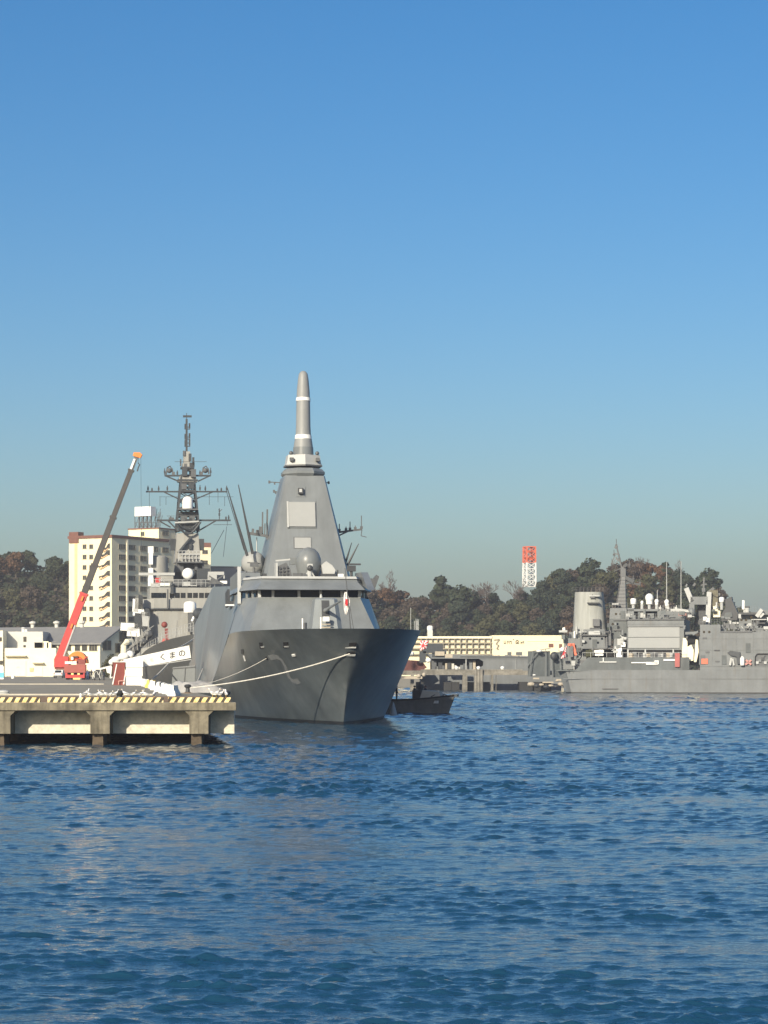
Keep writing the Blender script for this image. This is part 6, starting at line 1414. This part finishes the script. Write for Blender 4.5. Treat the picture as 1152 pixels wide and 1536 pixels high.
# tower mast
mb = MB(); c = lambda px, py: t3(px, py, 8)
l0, l1 = c(925, 912), c(939.5, 912); u0, u1 = c(933, 862), c(938, 862)
mb.loft([[(l0.x, 7, l0.z), (l1.x, 7, l0.z), (l1.x, 9, l0.z), (l0.x, 9, l0.z)], [(u0.x, 7.6, u0.z), (u1.x, 7.6, u0.z), (u1.x, 8.6, u0.z), (u0.x, 8.6, u0.z)]]); mb.build('mast', M['midmetal'], sp_)
mb = MB(); mb.tube([c(935, 862), c(924.5, 818)], [.22, .12], 6); mb.bar(c(922, 822), c(926.5, 819), .4); mb.bar(c(922, 830), c(927.5, 832), .25); mb.bar(c(924, 836), c(928, 842), .3); mb.build('topmast', M['midmetal'], sp_)
mb = MB(); mb.bar(c(936, 873), c(961, 877), .35); mb.bar(c(938, 866), c(951, 873), .8, .7); mb.bar(c(921, 857), c(941, 848), .2); mb.bar(c(936, 850), c(941, 846), .6); mb.bar(c(933, 868), c(922, 872), .2); mb.build('radar_arm', M['mastdark'], sp_)
mb = MB(); mb.box(c(935, 859), (1.0, 1, 1.6)); mb.box(c(934, 853), (.5, .6, .8)); mb.build('radar_head', M['midmetal'], sp_)
mb = MB()
for k_ in range(5):
    a_ = 2 * math.pi * k_ / 5; q = c(921 + 4.5 * math.cos(a_), 845, ) ; mb.bar(c(917, 848), c(918 + k_ * 2.5, 832 + abs(k_ - 2) * 4), .1)
mb.build('stay_fan', M['midmetal'], sp_)
# roof of hangar: radar room, radomes
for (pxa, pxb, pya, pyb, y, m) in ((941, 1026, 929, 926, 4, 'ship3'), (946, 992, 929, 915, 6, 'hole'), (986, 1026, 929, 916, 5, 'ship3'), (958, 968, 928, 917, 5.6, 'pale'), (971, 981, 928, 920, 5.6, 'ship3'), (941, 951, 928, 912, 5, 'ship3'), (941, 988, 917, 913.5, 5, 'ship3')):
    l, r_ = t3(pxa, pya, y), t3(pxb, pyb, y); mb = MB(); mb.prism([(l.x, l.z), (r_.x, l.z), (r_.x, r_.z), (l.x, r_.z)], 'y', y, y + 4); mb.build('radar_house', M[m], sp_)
for (px, py, rp, cyl) in ((950, 902, 4.7, 1), (963, 903.5, 2.4, 0), (974, 897, 6.4, .6), (985, 902, 3.3, .3), (1000, 903, 3.7, .2), (1082.5, 899.5, 4.0, 1)):
    q = t3(px, py, 6); r = rp * 430 / FPX; mb = MB()
    if cyl == 1: mb.lathe(q, [(r * .8, -r), (r * .95, -r * .8), (r, r * .5), (r * .8, r * .9), (r * .1, r * 1.05)], 16)
    else: mb.sphere(q, r, 16, 1.1); mb.lathe(q - Vector((0, 0, r * 1.5)), [(r * .75, 0), (r * .8, r)], 14)
    mb.build('radome', M['white'], sp_, True)
    mb = MB(); mb.tube([q - Vector((0, 0, r)), q - Vector((0, 0, r + 1.4))], .3, 8); mb.build('radome_stem', M['pale'], sp_)
for (px, ya, yb_) in ((1000, 900, 843), (1021.5, 916, 842), (986, 898, 885)):
    mb = MB(); mb.tube([t3(px, ya, 7), t3(px, yb_, 7)], [.11, .05], 5); mb.build('whip_aerial', M['pale'], sp_)
q = t3(1020, 916, 6); mb = MB(); mb.prism([(q.x - 1.7, q.z - .2), (q.x + 1.8, q.z - .35), (q.x + 1.6, q.z + .15), (q.x - .5, q.z + .4), (q.x - 1.7, q.z + .3)], 'y', 5, 7); mb.build('work_boat', M['pale'], sp_)
mb = MB(); mb.box(t3(1025, 922, 5.5), (1.8, 1, .5)); mb.build('pink_box', mat('dull_pink', (.35, .2, .18), .8, .1), sp_)
for i in range(9):
    q = t3(990 + i * 4, 912 + (i % 3) * 2, 5.5); mb = MB(); mb.bar(q + Vector((0, 0, -.6)), q + Vector((.1, 0, .5 + .3 * (i % 2))), .16); mb.box(q, (.5, .4, .4)); mb.build('roof_fitting', M[('pale', 'midmetal', 'ship3')[i % 3]], sp_)
# deck crane
mb = MB(); mb.bar(t3(1029.5, 882, 6), t3(1038, 903, 6), .9, .9); mb.build('crane_jib', M['pale'], sp_)
mb = MB(); mb.bar(t3(1029, 880, 6), t3(1030.5, 876, 6), .3); mb.bar(t3(1036, 901, 6), t3(1062, 901, 6), .9, 1.5); mb.bar(t3(1036, 905.5, 6), t3(1060, 905.5, 6), .4, .5); mb.build('crane_beam', M['ship3'], sp_)
mb = MB(); mb.bar(t3(1064, 888, 6), t3(1061.5, 938, 6), .9, .9); mb.build('crane_leg', M['pale'], sp_)
mb = MB(); mb.box(t3(1038, 914, 6), (1.0, 1, 2.2)); mb.sphere(t3(1037, 919, 5.8), .8, 10, 1.3); mb.build('crane_pedestal', M['ship3'], sp_)
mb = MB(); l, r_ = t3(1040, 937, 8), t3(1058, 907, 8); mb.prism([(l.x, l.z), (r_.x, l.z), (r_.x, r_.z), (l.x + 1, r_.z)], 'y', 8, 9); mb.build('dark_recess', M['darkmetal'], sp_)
mb = MB(); mb.bar(t3(1055, 892, 7), t3(1056, 866, 7), .3); mb.bar(t3(1051, 878, 7), t3(1060, 876, 7), .25); mb.bar(t3(1053, 885, 7), t3(1058, 885, 7), .7); mb.bar(t3(1062, 889, 7), t3(1071, 882, 7), .5); mb.bar(t3(1066, 888, 7), t3(1080, 892, 7), .5); mb.bar(t3(1040, 879, 7), t3(1043, 875, 7), .4); mb.build('aft_mast', M['midmetal'], sp_)
mb = MB(); mb.box(t3(1071, 898, 7), (1.6, 1, 3.2)); mb.bar(t3(1066, 908, 7), t3(1086, 906, 7), .5); mb.build('aft_mast_house', mat('olive_drab_gear', (.13, .12, .08), .7, .3, 2), sp_)
mb = MB(); mb.box(t3(1074, 916, 6), (1.0, 1, 1.7)); mb.box(t3(1075.5, 921, 6), (1.3, 1, 1.2)); mb.build('white_gear', M['cream2'], sp_)
# second funnel and gear to the right
l = [t3(*p_, 6) for p_ in ((1082, 932), (1106, 930), (1107, 920), (1098, 900), (1097.5, 895), (1088, 899), (1088, 912), (1082, 922))]
mb = MB(); mb.prism([(v.x, v.z) for v in l], 'y', 6, 9); mb.build('dark_funnel', M['darkmetal'], sp_)
l = [t3(*p_, 5.8) for p_ in ((1085, 928), (1099, 925), (1097, 918), (1088, 919))]
mb = MB(); mb.prism([(v.x, v.z) for v in l], 'y', 5.7, 6.2); mb.build('covered_boat', M['hull'], sp_)
mb = MB(); l = [t3(*p_, 7) for p_ in ((1108, 947), (1152, 947), (1152, 922), (1136, 918), (1108, 919))]; mb.prism([(v.x, v.z) for v in l], 'y', 7, 12); mb.build('after_house', M['ship3'], sp_)
for (pxa, pxb, pya, pyb, y, m, nm) in ((1109, 1136, 922, 918.5, 5, 'darkmetal', 'deck_ledge'), (1128, 1148, 936, 929.5, 5, 'darkmetal', 'deck_recess'), (1144, 1160, 922, 915.5, 6, 'ship3', 'after_top'), (1127, 1150, 930, 928.5, 4, 'pale', 'deck_ledge'), (1120, 1126, 943.5, 937, 4, 'white', 'white_box'), (1080.5, 1128, 949, 946.5, -.2, 'midmetal', 'deck_ledge'), (1095, 1108, 936, 933, 3.5, 'pale', 'rescue_boat'), (1117, 1124, 912, 909, 7, 'darkmetal', 'small_house'), (1151, 1156, 932, 926, 5, 'white', 'white_box'), (1115, 1123, 920, 912, 7, 'pale', 'small_house')):
    p_, q_ = t3(pxa, pya, y), t3(pxb, pyb, y); mb = MB(); mb.prism([(p_.x, p_.z), (q_.x, p_.z), (q_.x, q_.z), (p_.x, q_.z)], 'y', y, y + 1.6); mb.build(nm, M[m], sp_)
mb = MB(); mb.bar(t3(1115, 914, 7), t3(1115, 900.5, 7), .42); mb.build('white_post', M['white'], sp_)
mb = MB(); mb.bar(t3(1135, 925, 5), t3(1143, 914, 5), .7); mb.bar(t3(1140, 926, 5), t3(1146, 920, 5), .4); mb.build('after_crane', M['pale'], sp_)
rgs = random.Random(9)
for i in range(24):
    px = 1083 + i * 2.6; q = t3(px, 943 + rgs.uniform(-5, 3), 2.5 + rgs.uniform(-1, 1)); mb = MB(); mb.box(q, (rgs.uniform(.3, 1), .5, rgs.uniform(.3, 1.0))); mb.bar(q, q + Vector((rgs.uniform(-.8, .8), 0, rgs.uniform(.4, 1.2))), .12); mb.build('deck_gear', M[rgs.choice(['ship3', 'midmetal', 'pale', 'darkmetal', 'ship3'])], sp_)
# boat recess with cream boats
p_, q_ = t3(1024, 998, 1.0), t3(1050, 954, 1.0)
mb = MB(); mb.prism([(p_.x, p_.z), (q_.x, p_.z), (q_.x, q_.z), (p_.x, q_.z)], 'y', 3.2, 6); mb.build('boat_recess', M['midmetal'], sp_)
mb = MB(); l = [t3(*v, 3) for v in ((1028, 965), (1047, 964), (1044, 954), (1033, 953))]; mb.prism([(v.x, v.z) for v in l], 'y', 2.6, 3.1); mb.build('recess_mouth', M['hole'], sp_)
for poly in (((1022, 994), (1027, 996), (1031, 992), (1031, 962), (1028, 957), (1024.5, 957)), ((1029, 992), (1040, 991), (1040.5, 975), (1037, 967), (1031, 970)), ((1041, 993), (1044.5, 993), (1048, 978), (1047, 960), (1043.5, 959))):
    l = [t3(*v, 1.2) for v in poly]; mb = MB(); mb.prism([(v.x, v.z) for v in l], 'y', 1.2, 2.4); mb.build('cream_boat', M['cream2'], sp_)
mb = MB(); mb.bar(t3(1028, 950, 1), t3(1046, 949, 1), .5); mb.bar(t3(1026, 944, 1), t3(1027, 938, 1), .4); mb.bar(t3(1039, 952, .8), t3(1047, 947, .8), .35); mb.bar(t3(1050, 955, 1), t3(1050, 997, 1), .3); mb.build('boat_davit', M['ship3'], sp_)
for (px, py, w_, h_, m, nm) in ((1016, 990, .9, 2.6, 'flagred', 'red_post'), (1057, 992, 1.2, 1.0, 'redlead', 'orange_box'), (1075.5, 975.5, 1.0, .2, 'darkmetal', 'side_slot'), (1061, 978, .7, .3, 'midmetal', 'side_slot'), (1076, 992, .8, .2, 'midmetal', 'side_slot'), (1057, 957, .7, .3, 'midmetal', 'side_slot')):
    mb = MB(); mb.box(t3(px, py, -.1), (w_, .25, h_)); mb.build(nm, M[m] if nm != 'red_post' else mat('faded_red_post', (.38, .12, .11), .8, .1), sp_)
# things at the ship's side on the right
mb = MB(); l = [t3(*v, -.3) for v in ((1091, 979), (1096, 976), (1110, 978), (1110, 996), (1106, 996), (1105, 985), (1096, 983))]; mb.prism([(v.x, v.z) for v in l], 'y', -.6, -.1); mb.build('side_ladder_gear', M['mastdark'], sp_)
mb = MB(); mb.bar(t3(1095, 998, -.4), t3(1097, 987, -.4), .4); mb.bar(t3(1101, 998, -.4), t3(1099, 988, -.4), .3); mb.build('ladder_leg', M['pale'], sp_)
mb = MB(); q = t3(1113.5, 998, -.6); mb.lathe((q.x, -.6, q.z), [(.38, 0), (.42, .3), (.42, 1.3), (.2, 1.65)], 12); mb.build('white_drum', M['white'], sp_, True)
mb = MB(); mb.bar(t3(1118, 997, -.3), t3(1127, 990, -.3), .35); mb.bar(t3(1119, 990, -.3), t3(1127, 997, -.3), .35); mb.build('pink_trestle', mat('dull_rose', (.5, .25, .22), .8, .1), sp_)
mb = MB(); l = [t3(*v, -.1) for v in ((1132, 998), (1165, 998), (1165, 981), (1136, 981), (1133, 985))]; mb.prism([(v.x, v.z) for v in l], 'y', -.14, .2); mb.build('side_opening', M['midmetal'], sp_)
mb = MB(); mb.bar(t3(1132.5, 998, -.2), t3(1133, 985, -.2), .2); mb.bar(t3(1133, 985, -.2), t3(1136, 981, -.2), .2); mb.bar(t3(1136, 981, -.2), t3(1165, 981, -.2), .22); mb.build('opening_rim', M['hole'], sp_)
for i in range(6):
    q = t3(1136 + i * 4, 994 - (i % 3) * 3, -.25); mb = MB(); mb.box(q, (.5, .3, .5)); mb.bar(q, q + Vector((.5, 0, .6)), .1); mb.build('opening_gear', M[('pale', 'ship3', 'darkmetal')[i % 3]], sp_)
mb = MB()
for i in range(26):
    q = t3(874 + i * 6, 986, .3); 
    if i % 2 == 0: mb.bar(q, q + Vector((0, 0, 1.0)), .06)
mb.bar(t3(874, 979, .3), t3(1028, 979, .3), .06); mb.build('guard_rail', M['pale'], sp_)
mb = MB(); l = t3(915, 1033, -.25); mb.box((l.x, 0.02, l.z), (3.0, .3, .2)); mb.build('side_mark', M['midmetal'], sp_)
# small things all over the upper works: doors, port lights, seams, rails, rigging
def sbox(px, py, y, w_, h_, m, nm, d=.16):
    mb = MB(); q = t3(px, py, y); mb.box((q.x, y - d / 2 + .02, q.z), (w_, d, h_)); return mb.build(nm, M[m], sp_)
for px, py, y in ((879, 964, 3), (897, 964, 3), (885, 958, 3), (903, 958, 3), (856, 968, 4), (924, 921, 5), (931, 921, 5), (919, 936, 4), (926, 936, 4), (919, 951, 4), (934, 952, 4), (1056, 948, -.06), (1064, 948, -.06), (1112, 930, 7), (1119, 930, 7), (1127, 926, 7)):
    mb = MB(); q = t3(px, py, y); mb.tube([(q.x, y - .03, q.z), (q.x, y + .02, q.z)], .24, 10); mb.build('port_light', M['glass'], sp_)
for px, py, y in ((892, 966, 3), (928, 949, 4), (936, 966, 3), (1054, 990, -.06), (1086, 990, -.06), (1122, 972, -.06), (934, 923, 5)):
    sbox(px, py, y, .85, 1.75, 'hull', 'door')
for px0, px1, py, y in ((1050, 1165, 958, -.06), (1050, 1165, 975, -.06), (1050, 1165, 999.5, -.08), (845, 1050, 1018, 0), (1050, 1165, 1018, -.09), (941, 1027, 936, 2)):
    p_, q_ = t3(px0, py, y), t3(px1, py, y); mb = MB(); mb.box(((p_.x + q_.x) / 2, y - .03, p_.z), (q_.x - p_.x, .08, .09)); mb.build('plate_seam', M['ship3'], sp_)
for px in (1068, 1083, 1104, 1130, 1145):
    p_, q_ = t3(px, 998, -.07), t3(px, 949, -.07); mb = MB(); mb.box((p_.x, -.1, (p_.z + q_.z) / 2), (.08, .08, q_.z - p_.z)); mb.build('plate_seam', M['ship3'], sp_)
def srail(px0, px1, py, y, n_, h=1.05, m='ship3'):
    a_, b_ = t3(px0, py, y), t3(px1, py, y); mb = MB()
    for i in range(n_ + 1):
        p_ = a_ + (b_ - a_) * (i / n_); mb.bar(p_, p_ + Vector((0, 0, h)), .04)
    for f in (.5, 1): mb.bar(a_ + Vector((0, 0, h * f)), b_ + Vector((0, 0, h * f)), .03)
    mb.build('guard_rail', M[m], sp_)
srail(941, 1026, 929, 2.2, 14); srail(872, 908, 952, 2.7, 8); srail(914, 941, 912, 5, 6); srail(1050, 1080, 937, .1, 7); srail(1081, 1141, 946, .1, 14, .9); srail(1108, 1136, 918, 7, 6); srail(846, 872, 958, 4, 6); srail(858, 905, 888, 5.4, 8, .8, 'midmetal'); srail(840, 872, 1004, .5, 7)
for (xa, ya, ya_, xb, yb_, yb2) in ((935, 862, 8, 905, 889, 7), (934, 868, 8, 862, 950, 5), (1056, 868, 7, 1100, 900, 7), (1056, 872, 7, 1021, 915, 6), (937, 866, 8, 985, 912, 6), (1064, 890, 6, 1115, 915, 7)):
    mb = MB(); mb.tube([t3(xa, ya, ya_), t3(xb, yb_, yb2)], .035, 4); mb.build('rigging_wire', M['darkmetal'], sp_)
mb = MB()
for f in range(9): mb.bar(c(926.5 + f * .55, 912 - f * 5.4) + Vector((-.2, -1.1, 0)), c(938.6 - f * .1, 912 - f * 5.4) + Vector((.1, -1.1, 0)), .04)
mb.bar(c(926.5, 912) + Vector((-.2, -1.1, 0)), c(932.2, 866) + Vector((-.1, -.6, 0)), .12); mb.build('mast_ladder', M['darkmetal'], sp_)
for (px, py, h) in ((924.5, 818, 1.2), (921, 832, .9), (929, 838, .9), (918, 846, 1.0), (944, 848, .9), (950, 868, .7), (960, 874, .8)):
    mb = MB(); q = c(px, py); mb.bar(q - Vector((0, 0, .4)), q + Vector((0, 0, h)), .12); mb.box(q, (.4, .3, .35)); mb.build('mast_fitting', M['darkmetal'], sp_)
rg3 = random.Random(77)
for i in range(46):
    px = rg3.choice((rg3.uniform(843, 878), rg3.uniform(908, 941), rg3.uniform(941, 1028), rg3.uniform(1050, 1152), rg3.uniform(1030, 1080)))
    if px < 878: py, y = rg3.uniform(955, 1000), 2.5
    elif px < 941: py, y = rg3.uniform(930, 984), 2.4
    elif px < 1028: py, y = rg3.uniform(917, 927), 3.0
    elif px < 1080: py, y = rg3.uniform(905, 934), 4.5
    else: py, y = rg3.uniform(922, 942), 3.0
    q = t3(px, py, y); mb = MB(); mb.box(q, (rg3.uniform(.25, 1.1), rg3.uniform(.3, .8), rg3.uniform(.25, 1.0)))
    if i % 2: mb.bar(q, q + Vector((rg3.uniform(-.9, .9), 0, rg3.uniform(-1, 1))), .12)
    if i % 3 == 0: mb.tube([q, q + Vector((.1, 0, -1.2))], .1, 5)
    mb.build('deck_gear', M[rg3.choice(['ship3', 'midmetal', 'ship3', 'hull', 'pale', 'darkmetal'])], sp_)
for px, py in ((1058, 928), (1062, 930)): sbox(px, py, 3, .7, .7, 'white', 'life_raft', .8)
# rising flag at its stern
def flag(pts, label, Y, rays=True):
    mb = MB(); v = [at(px, py, Y + (i % 2) * .1) for i, (px, py) in enumerate(pts)]
    n_ = 10; A0, A1, B0, B1 = v; vs = []
    for j in range(n_ + 1):
        for i in range(n_ + 1):
            u, w = i / n_, j / n_; p = (A0 * (1 - u) + A1 * u) * (1 - w) + (B0 * (1 - u) + B1 * u) * w; vs.append(p + Vector((0, .15 * math.sin(u * 5 + w * 3), 0)))
    mb.add(vs, [(j * (n_ + 1) + i, j * (n_ + 1) + i + 1, (j + 1) * (n_ + 1) + i + 1, (j + 1) * (n_ + 1) + i) for j in range(n_) for i in range(n_)])
    o = mb.build('flag', [M['flagwhite'], M['flagred']], None, True)
    for k_, pg in enumerate(o.data.polygons):
        j, i = k_ // n_, k_ % n_; dx, dy = i - 3.7, j - 4.5; ang = math.atan2(dy, dx)
        if dx * dx + dy * dy < 3.2 or (rays and int((ang + math.pi) / (2 * math.pi) * 16) % 2 == 0): pg.material_index = 1
    o.modifiers.new('thick', 'SOLIDIFY').thickness = .02
    return tag(o, label, 'flag')
flag([(846, 972), (850, 968), (841, 988), (849, 987)], 'red and white rayed flag hanging from a slanting staff at the support ship stern', 431)
mb = MB(); mb.tube([at(838, 991, 431), at(851, 965, 431)], .07, 5); o = mb.build('flagstaff', M['midmetal'], sp_); o.matrix_parent_inverse = Matrix.Translation((T.o.x, T.o.y, 0)).__matmul__(Matrix.Rotation(SA, 4, 'Z')).inverted()
flag([(630, 961), (643, 961), (630, 976), (640, 973)], 'red and white rayed flag seen just right of the frigate bow before the cream hall', 470)

# ------------------------------------------------------------------ grey ship behind the far pier
VS = Frame(at(600, 998, 500).x, 496.0, 0.0)
ve = VS.empty('moored_ship', label='low grey ship with one long dark side opening, lying behind the far pier', cat='ship')
def v3(px, py, y=0.0): return VS.P(px, py, y)
xl, xr = v3(636, 0).x, v3(842, 0).x; z0, z1 = 0.0, v3(0, 986).z
oz0, oz1 = v3(0, 1004).z, v3(0, 988).z; ox0, ox1 = v3(647, 0).x, v3(725, 0).x
mb = MB(); mb.prism([(xl, -.5), (xr, -.5), (xr, oz0), (xl - 1.5, oz0)], 'y', 0, 14); mb.build('hull', M['ship3'], ve)
mb = MB(); mb.prism([(ox1 - 1.2, oz0 + .005), (xr, oz0 + .005), (xr, oz1), (ox1 - 1, oz1), (ox1, oz1 - .6), (ox1, oz0 + .8)], 'y', .004, 14); mb.build('side_plating', M['ship3'], ve)
mb = MB(); mb.prism([(ox0, oz1), (xr, oz1), (xr, z1), (v3(690, 0).x, v3(0, 982).z), (ox0 - 1, v3(0, 980).z)], 'y', -.15, 14); mb.build('upper_deck', M['ship3'], ve)
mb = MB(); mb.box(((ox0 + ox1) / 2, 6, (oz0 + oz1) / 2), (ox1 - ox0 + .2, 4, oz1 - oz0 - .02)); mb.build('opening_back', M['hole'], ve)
mb = MB(); q0, q1 = v3(699, 1004, .3), v3(699, 988, .3); mb.bar(q0, q1, .2); mb.build('post', M['pale'], ve)
rgv = random.Random(2)
for i in range(14):
    px = 651 + i * 4.6; h = rgv.uniform(.5, 1.9); q = v3(px, 1003, 2); mb = MB(); mb.box((q.x, 2.0, oz0 + h / 2), (rgv.uniform(.4, 1.1), .8, h)); mb.build('deck_gear', M[rgv.choice(['midmetal', 'ship3', 'darkmetal', 'tan'])] if not 5 < i < 9 else M['flatgrey'], ve)
for i in range(20):
    px = 712 + i * 6; q = v3(px, 985, .5); mb = MB(); mb.box(q, (rgv.uniform(.3, .9), .5, rgv.uniform(.3, .8))); mb.build('rail_gear', M[rgv.choice(['pale', 'midmetal', 'ship3', 'tan'])], ve)
mb = MB(); mb.bar(v3(690, 985, -.3), v3(842, 985.5, -.3), .1); mb.build('hand_rail', M['darkmetal'], ve)
mb = MB(); mb.bar(v3(822, 985, -.3), v3(822, 1012, -.3), .12); mb.bar(v3(774, 1006, -.3), v3(774, 987, -.3), .06); mb.build('drain_pipe', M['pale'], ve)
# dark red hull peeping past the frigate, and small quay clutter
mb = MB(); q = at(622, 1000, 490); mb.prism([(-4, -1.2), (1.2, -1.0), (2.6, -.2), (1.6, 1.2), (-4, 1.6)], 'y', 0, 5); o = mb.build('red_barge', mat('dark_barge_red', (.10, .035, .03), .7, .2), None); o.location = q; tag(o, 'dark red barge end showing between the frigate bow and the far pier', 'barge')
def clutter(name, px, py, Y, parts, label, cat):
    q = at(px, py, Y); e = empty(name, q, 0, label, cat)
    for nm, m, lst in parts:
        mb = MB()
        for l in lst:
            if len(l) == 2: mb.bar(l[0], l[1], .14)
            elif len(l) == 3: mb.sphere(l[:2] + (l[2],) if False else Vector(l[0]), l[1], 8, l[2])
            else: mb.box(l[:3], l[3:])
        mb.build(nm, M[m], e)
    return e
clutter('fuel_hose_rig', 815, 1022, 472, [('frame', 'ship3', [((-3.2, 0, -1), (-2.2, 0, 6.2)), ((-2.2, 0, 6.2), (1.5, 0, 6.8)), ((-3.4, .5, 3), (-.6, .5, 6.5)), ((.5, 0, -1), (.5, 0, 6.6)), ((3.8, 0, 0), (3.2, 0, 6.5)), ((4.8, 0, 0), (4.6, 0, 6)), ((1.9, 0, 0), (1.7, 0, 5))]), ('mesh_screen', 'hull', [(-.8, 1.2, 3.6, 4.6, .2, 5.2), (3.4, 1.2, 3.4, 3, .2, 5.2)]), ('hose_bundle', 'tan', [((-2.5, -.2, -.6), .8, .6), ((-.4, -.3, -.7), .6, .5), ((1.5, -.2, -.9), .7, .4), ((3.6, -.3, -.6), .7, .6), ((2.8, -.3, .1), .35, .5), (-1.5, -.3, .6, 1.2, .5, .3), (.9, -.4, -.2, 2.2, .5, .25), (3.3, -.4, .3, 1.4, .4, .3)]), ('dark_bundle', 'darkmetal', [((-1.4, -.4, -.9), .7, .6), ((.6, -.4, -1.1), .7, .6), ((2.6, -.4, -1), .6, .6), ((4.6, -.4, -.9), .7, .6), ((2.2, -.3, 5.2), .8, 1.1), ((4.6, -.3, 6.0), .7, 1.0), ((5.2, -.3, 4.9), .6, .7)]), ('white_bundle', 'white', [((3.9, -.5, 6.4), .55, 1.2), ((-1.9, -.5, 1.3), .35, .5), ((4.9, -.5, 1.7), .3, .6), ((-.9, -.5, 6.2), .6, .5)])], 'pale hoses and grey screens piled on the quay against the support ship stern', 'hose rig')
clutter('fender_heap', 628, 1012, 476, [('fender', 'tan', [((0, 0, -.3), .5, .9), ((1.1, .1, 0), .4, 1.1)]), ('timber', 'tan', [(-1.5, .3, -.6, 4.5, .8, .5)])], 'pale fenders on the left end of the far pier beside the frigate bow', 'fender')
clutter('quay_gear', 634, 996, 486, [('dark_gear', 'mastdark', [(0, 0, 1.5, 1.4, .8, 2.4), (2.2, 0, 3.3, 4.2, .8, 2.0), (3.5, .3, 2.2, 3.0, .8, 1.6)]), ('tan_gear', 'tan', [(3.6, -.3, 2.2, 2.0, .6, .9), (5.5, -.2, 1.7, 1.6, .6, .8)]), ('white_gear', 'white', [((-2.5, -.4, 2.2), .7, .7), ((1.2, -.4, .8), .6, .9)])], 'dark and tan gear heaped on deck between the rayed flag and the dark side opening', 'deck gear')

# ------------------------------------------------------------------ small boat beyond the frigate bow
bq = at(673, 1071, 255.0); bq.z = 0
BF = Frame(bq.x, bq.y, R(-22))          # local -X runs aft, bow at origin
be = BF.empty('work_boat', label='small dark work boat with tan canopy lying beyond the frigate bow', cat='boat')
BL = 11.0
def bw(s): return interp(s, [0, .4, 1.2, 2.4, 4, 8, 11], [.12, .75, 1.25, 1.6, 1.75, 1.75, 1.6])
def bw0(s): return interp(s, [0, 1.2, 2.6, 5, 11], [.03, .5, 1.1, 1.45, 1.35])
mb = MB(); ss = [0, .4, .8, 1.3, 2, 3, 4.5, 6.5, 8.5, 11]
for sd in (-1, 1):
    g = [[(-s + .75 * t * max(0, 1 - s / 3), sd * (bw0(s) + (bw(s) - bw0(s)) * max(0, t) ** 1.2), t * (1.72 - .05 * min(s, 6) + .25 * max(0, 1 - s / 2.5))) for t in (-.3, 0, .35, .7, 1)] for s in ss]
    for i in range(len(ss) - 1):
        for j in range(4): mb.quad(g[i][j], g[i + 1][j], g[i + 1][j + 1], g[i][j + 1])
    (gl_ := g)
mb.loft([[(-s + .75 * max(0, 1 - s / 3), sd * bw(s), 1.5 - .03 * min(s, 6)) for sd in (-1, 1)] for s in ss], False, False)
mb.quad((-11, -1.35, -.4), (-11, 1.35, -.4), (-11, 1.6, 1.45), (-11, -1.6, 1.45))
weld(mb, 'hull', mat('boat_hull_grey', (.17, .17, .16), .5, .2, 1), be)
mb = MB(); zt_ = lambda s: 1.74 - .05 * min(s, 6) + .25 * max(0, 1 - s / 2.5)
for sd in (-1, 1): mb.tube([(-s + .75 * max(0, 1 - s / 3), sd * (bw(s) + .03), zt_(s)) for s in ss], .09, 6)
mb.build('rubbing_strake', M['black'], be, True)
mb = MB(); mb.loft([[(-.6, -.8, 1.75), (-.6, .8, 1.75), (-2.9, 1.4, 1.6), (-2.9, -1.4, 1.6)], [(-1.0, -.55, 2.35), (-1.0, .55, 2.35), (-2.7, 1.1, 2.55), (-2.7, -1.1, 2.55)]]); mb.build('canopy', M['tan'], be)
mb = MB(); mb.tube([(-1.3, -.9, 2.05), (-1.7, -1.1, 1.8)], .05, 5); mb.tube([(.1, -.3, 1.9), (-.3, -.7, 2.1), (-.5, -.8, 1.8)], .05, 5); mb.build('grab_rail', M['darkmetal'], be)
mb = MB(); mb.box((-1.05, -1.22, 1.25), (.75, .1, .32), R(-28)); mb.build('name_plate', M['white'], be)
mb = MB(); mb.box((.85, 0, 1.95), (.5, .5, .25)); mb.build('bow_fitting', M['darkmetal'], be)
mb = MB(); mb.box((-3.6, .2, 2.0), (1.0, 1.6, 1.1)); mb.bar((-3.4, 0, 2.4), (-3.4, 0, 3.5), .12); mb.box((-3.35, 0, 2.9), (.5, .5, .6)); mb.bar((-3.9, -.2, 2.9), (-2.9, .2, 2.9), .1); mb.build('wheel_stand', M['darkmetal'], be)
for px, y_, k_, lab in ((-6.3, .2, 0, 'person in dark clothes standing at the left end of the work boat'), (-3.95, -.3, 1, 'person in dark clothes standing at the work boat wheel'), (-2.95, .5, 0, 'person in dark clothes standing behind the tan canopy of the work boat')):
    person(BF.world((px, y_, 1.30)), R(-110), k_, lab)
mb = MB(); mb.lathe((0, 0, 0), [(.42, -.3), (.38, .2), (.05, 1.35)], 12); o = mb.build('marker_cone', M['pale'], None, True); o.location = Vector((1.0, 247, 0)); tag(o, 'small pale cone floating between frigate hull and work boat', 'buoy')
# ------------------------------------------------------------------ sea haze
HAZE = 0.0002
if HAZE > 0:
    mb = MB(); mb.prism([(-1500, -400), (1500, -400), (1500, 2400), (-1500, 2400)], 'z', -4.2, 60)
    hm = bpy.data.materials.new('haze'); hm.use_nodes = True; n = hm.node_tree; n.nodes.clear()
    o_ = n.nodes.new('ShaderNodeOutputMaterial'); v_ = n.nodes.new('ShaderNodeVolumePrincipled')
    v_.inputs['Color'].default_value = (.92, .91, .95, 1); v_.inputs['Density'].default_value = HAZE; v_.inputs['Anisotropy'].default_value = .2
    n.links.new(v_.outputs[0], o_.inputs['Volume'])
    hz_ = mb.build('haze', hm); tag(hz_, kind='stuff')
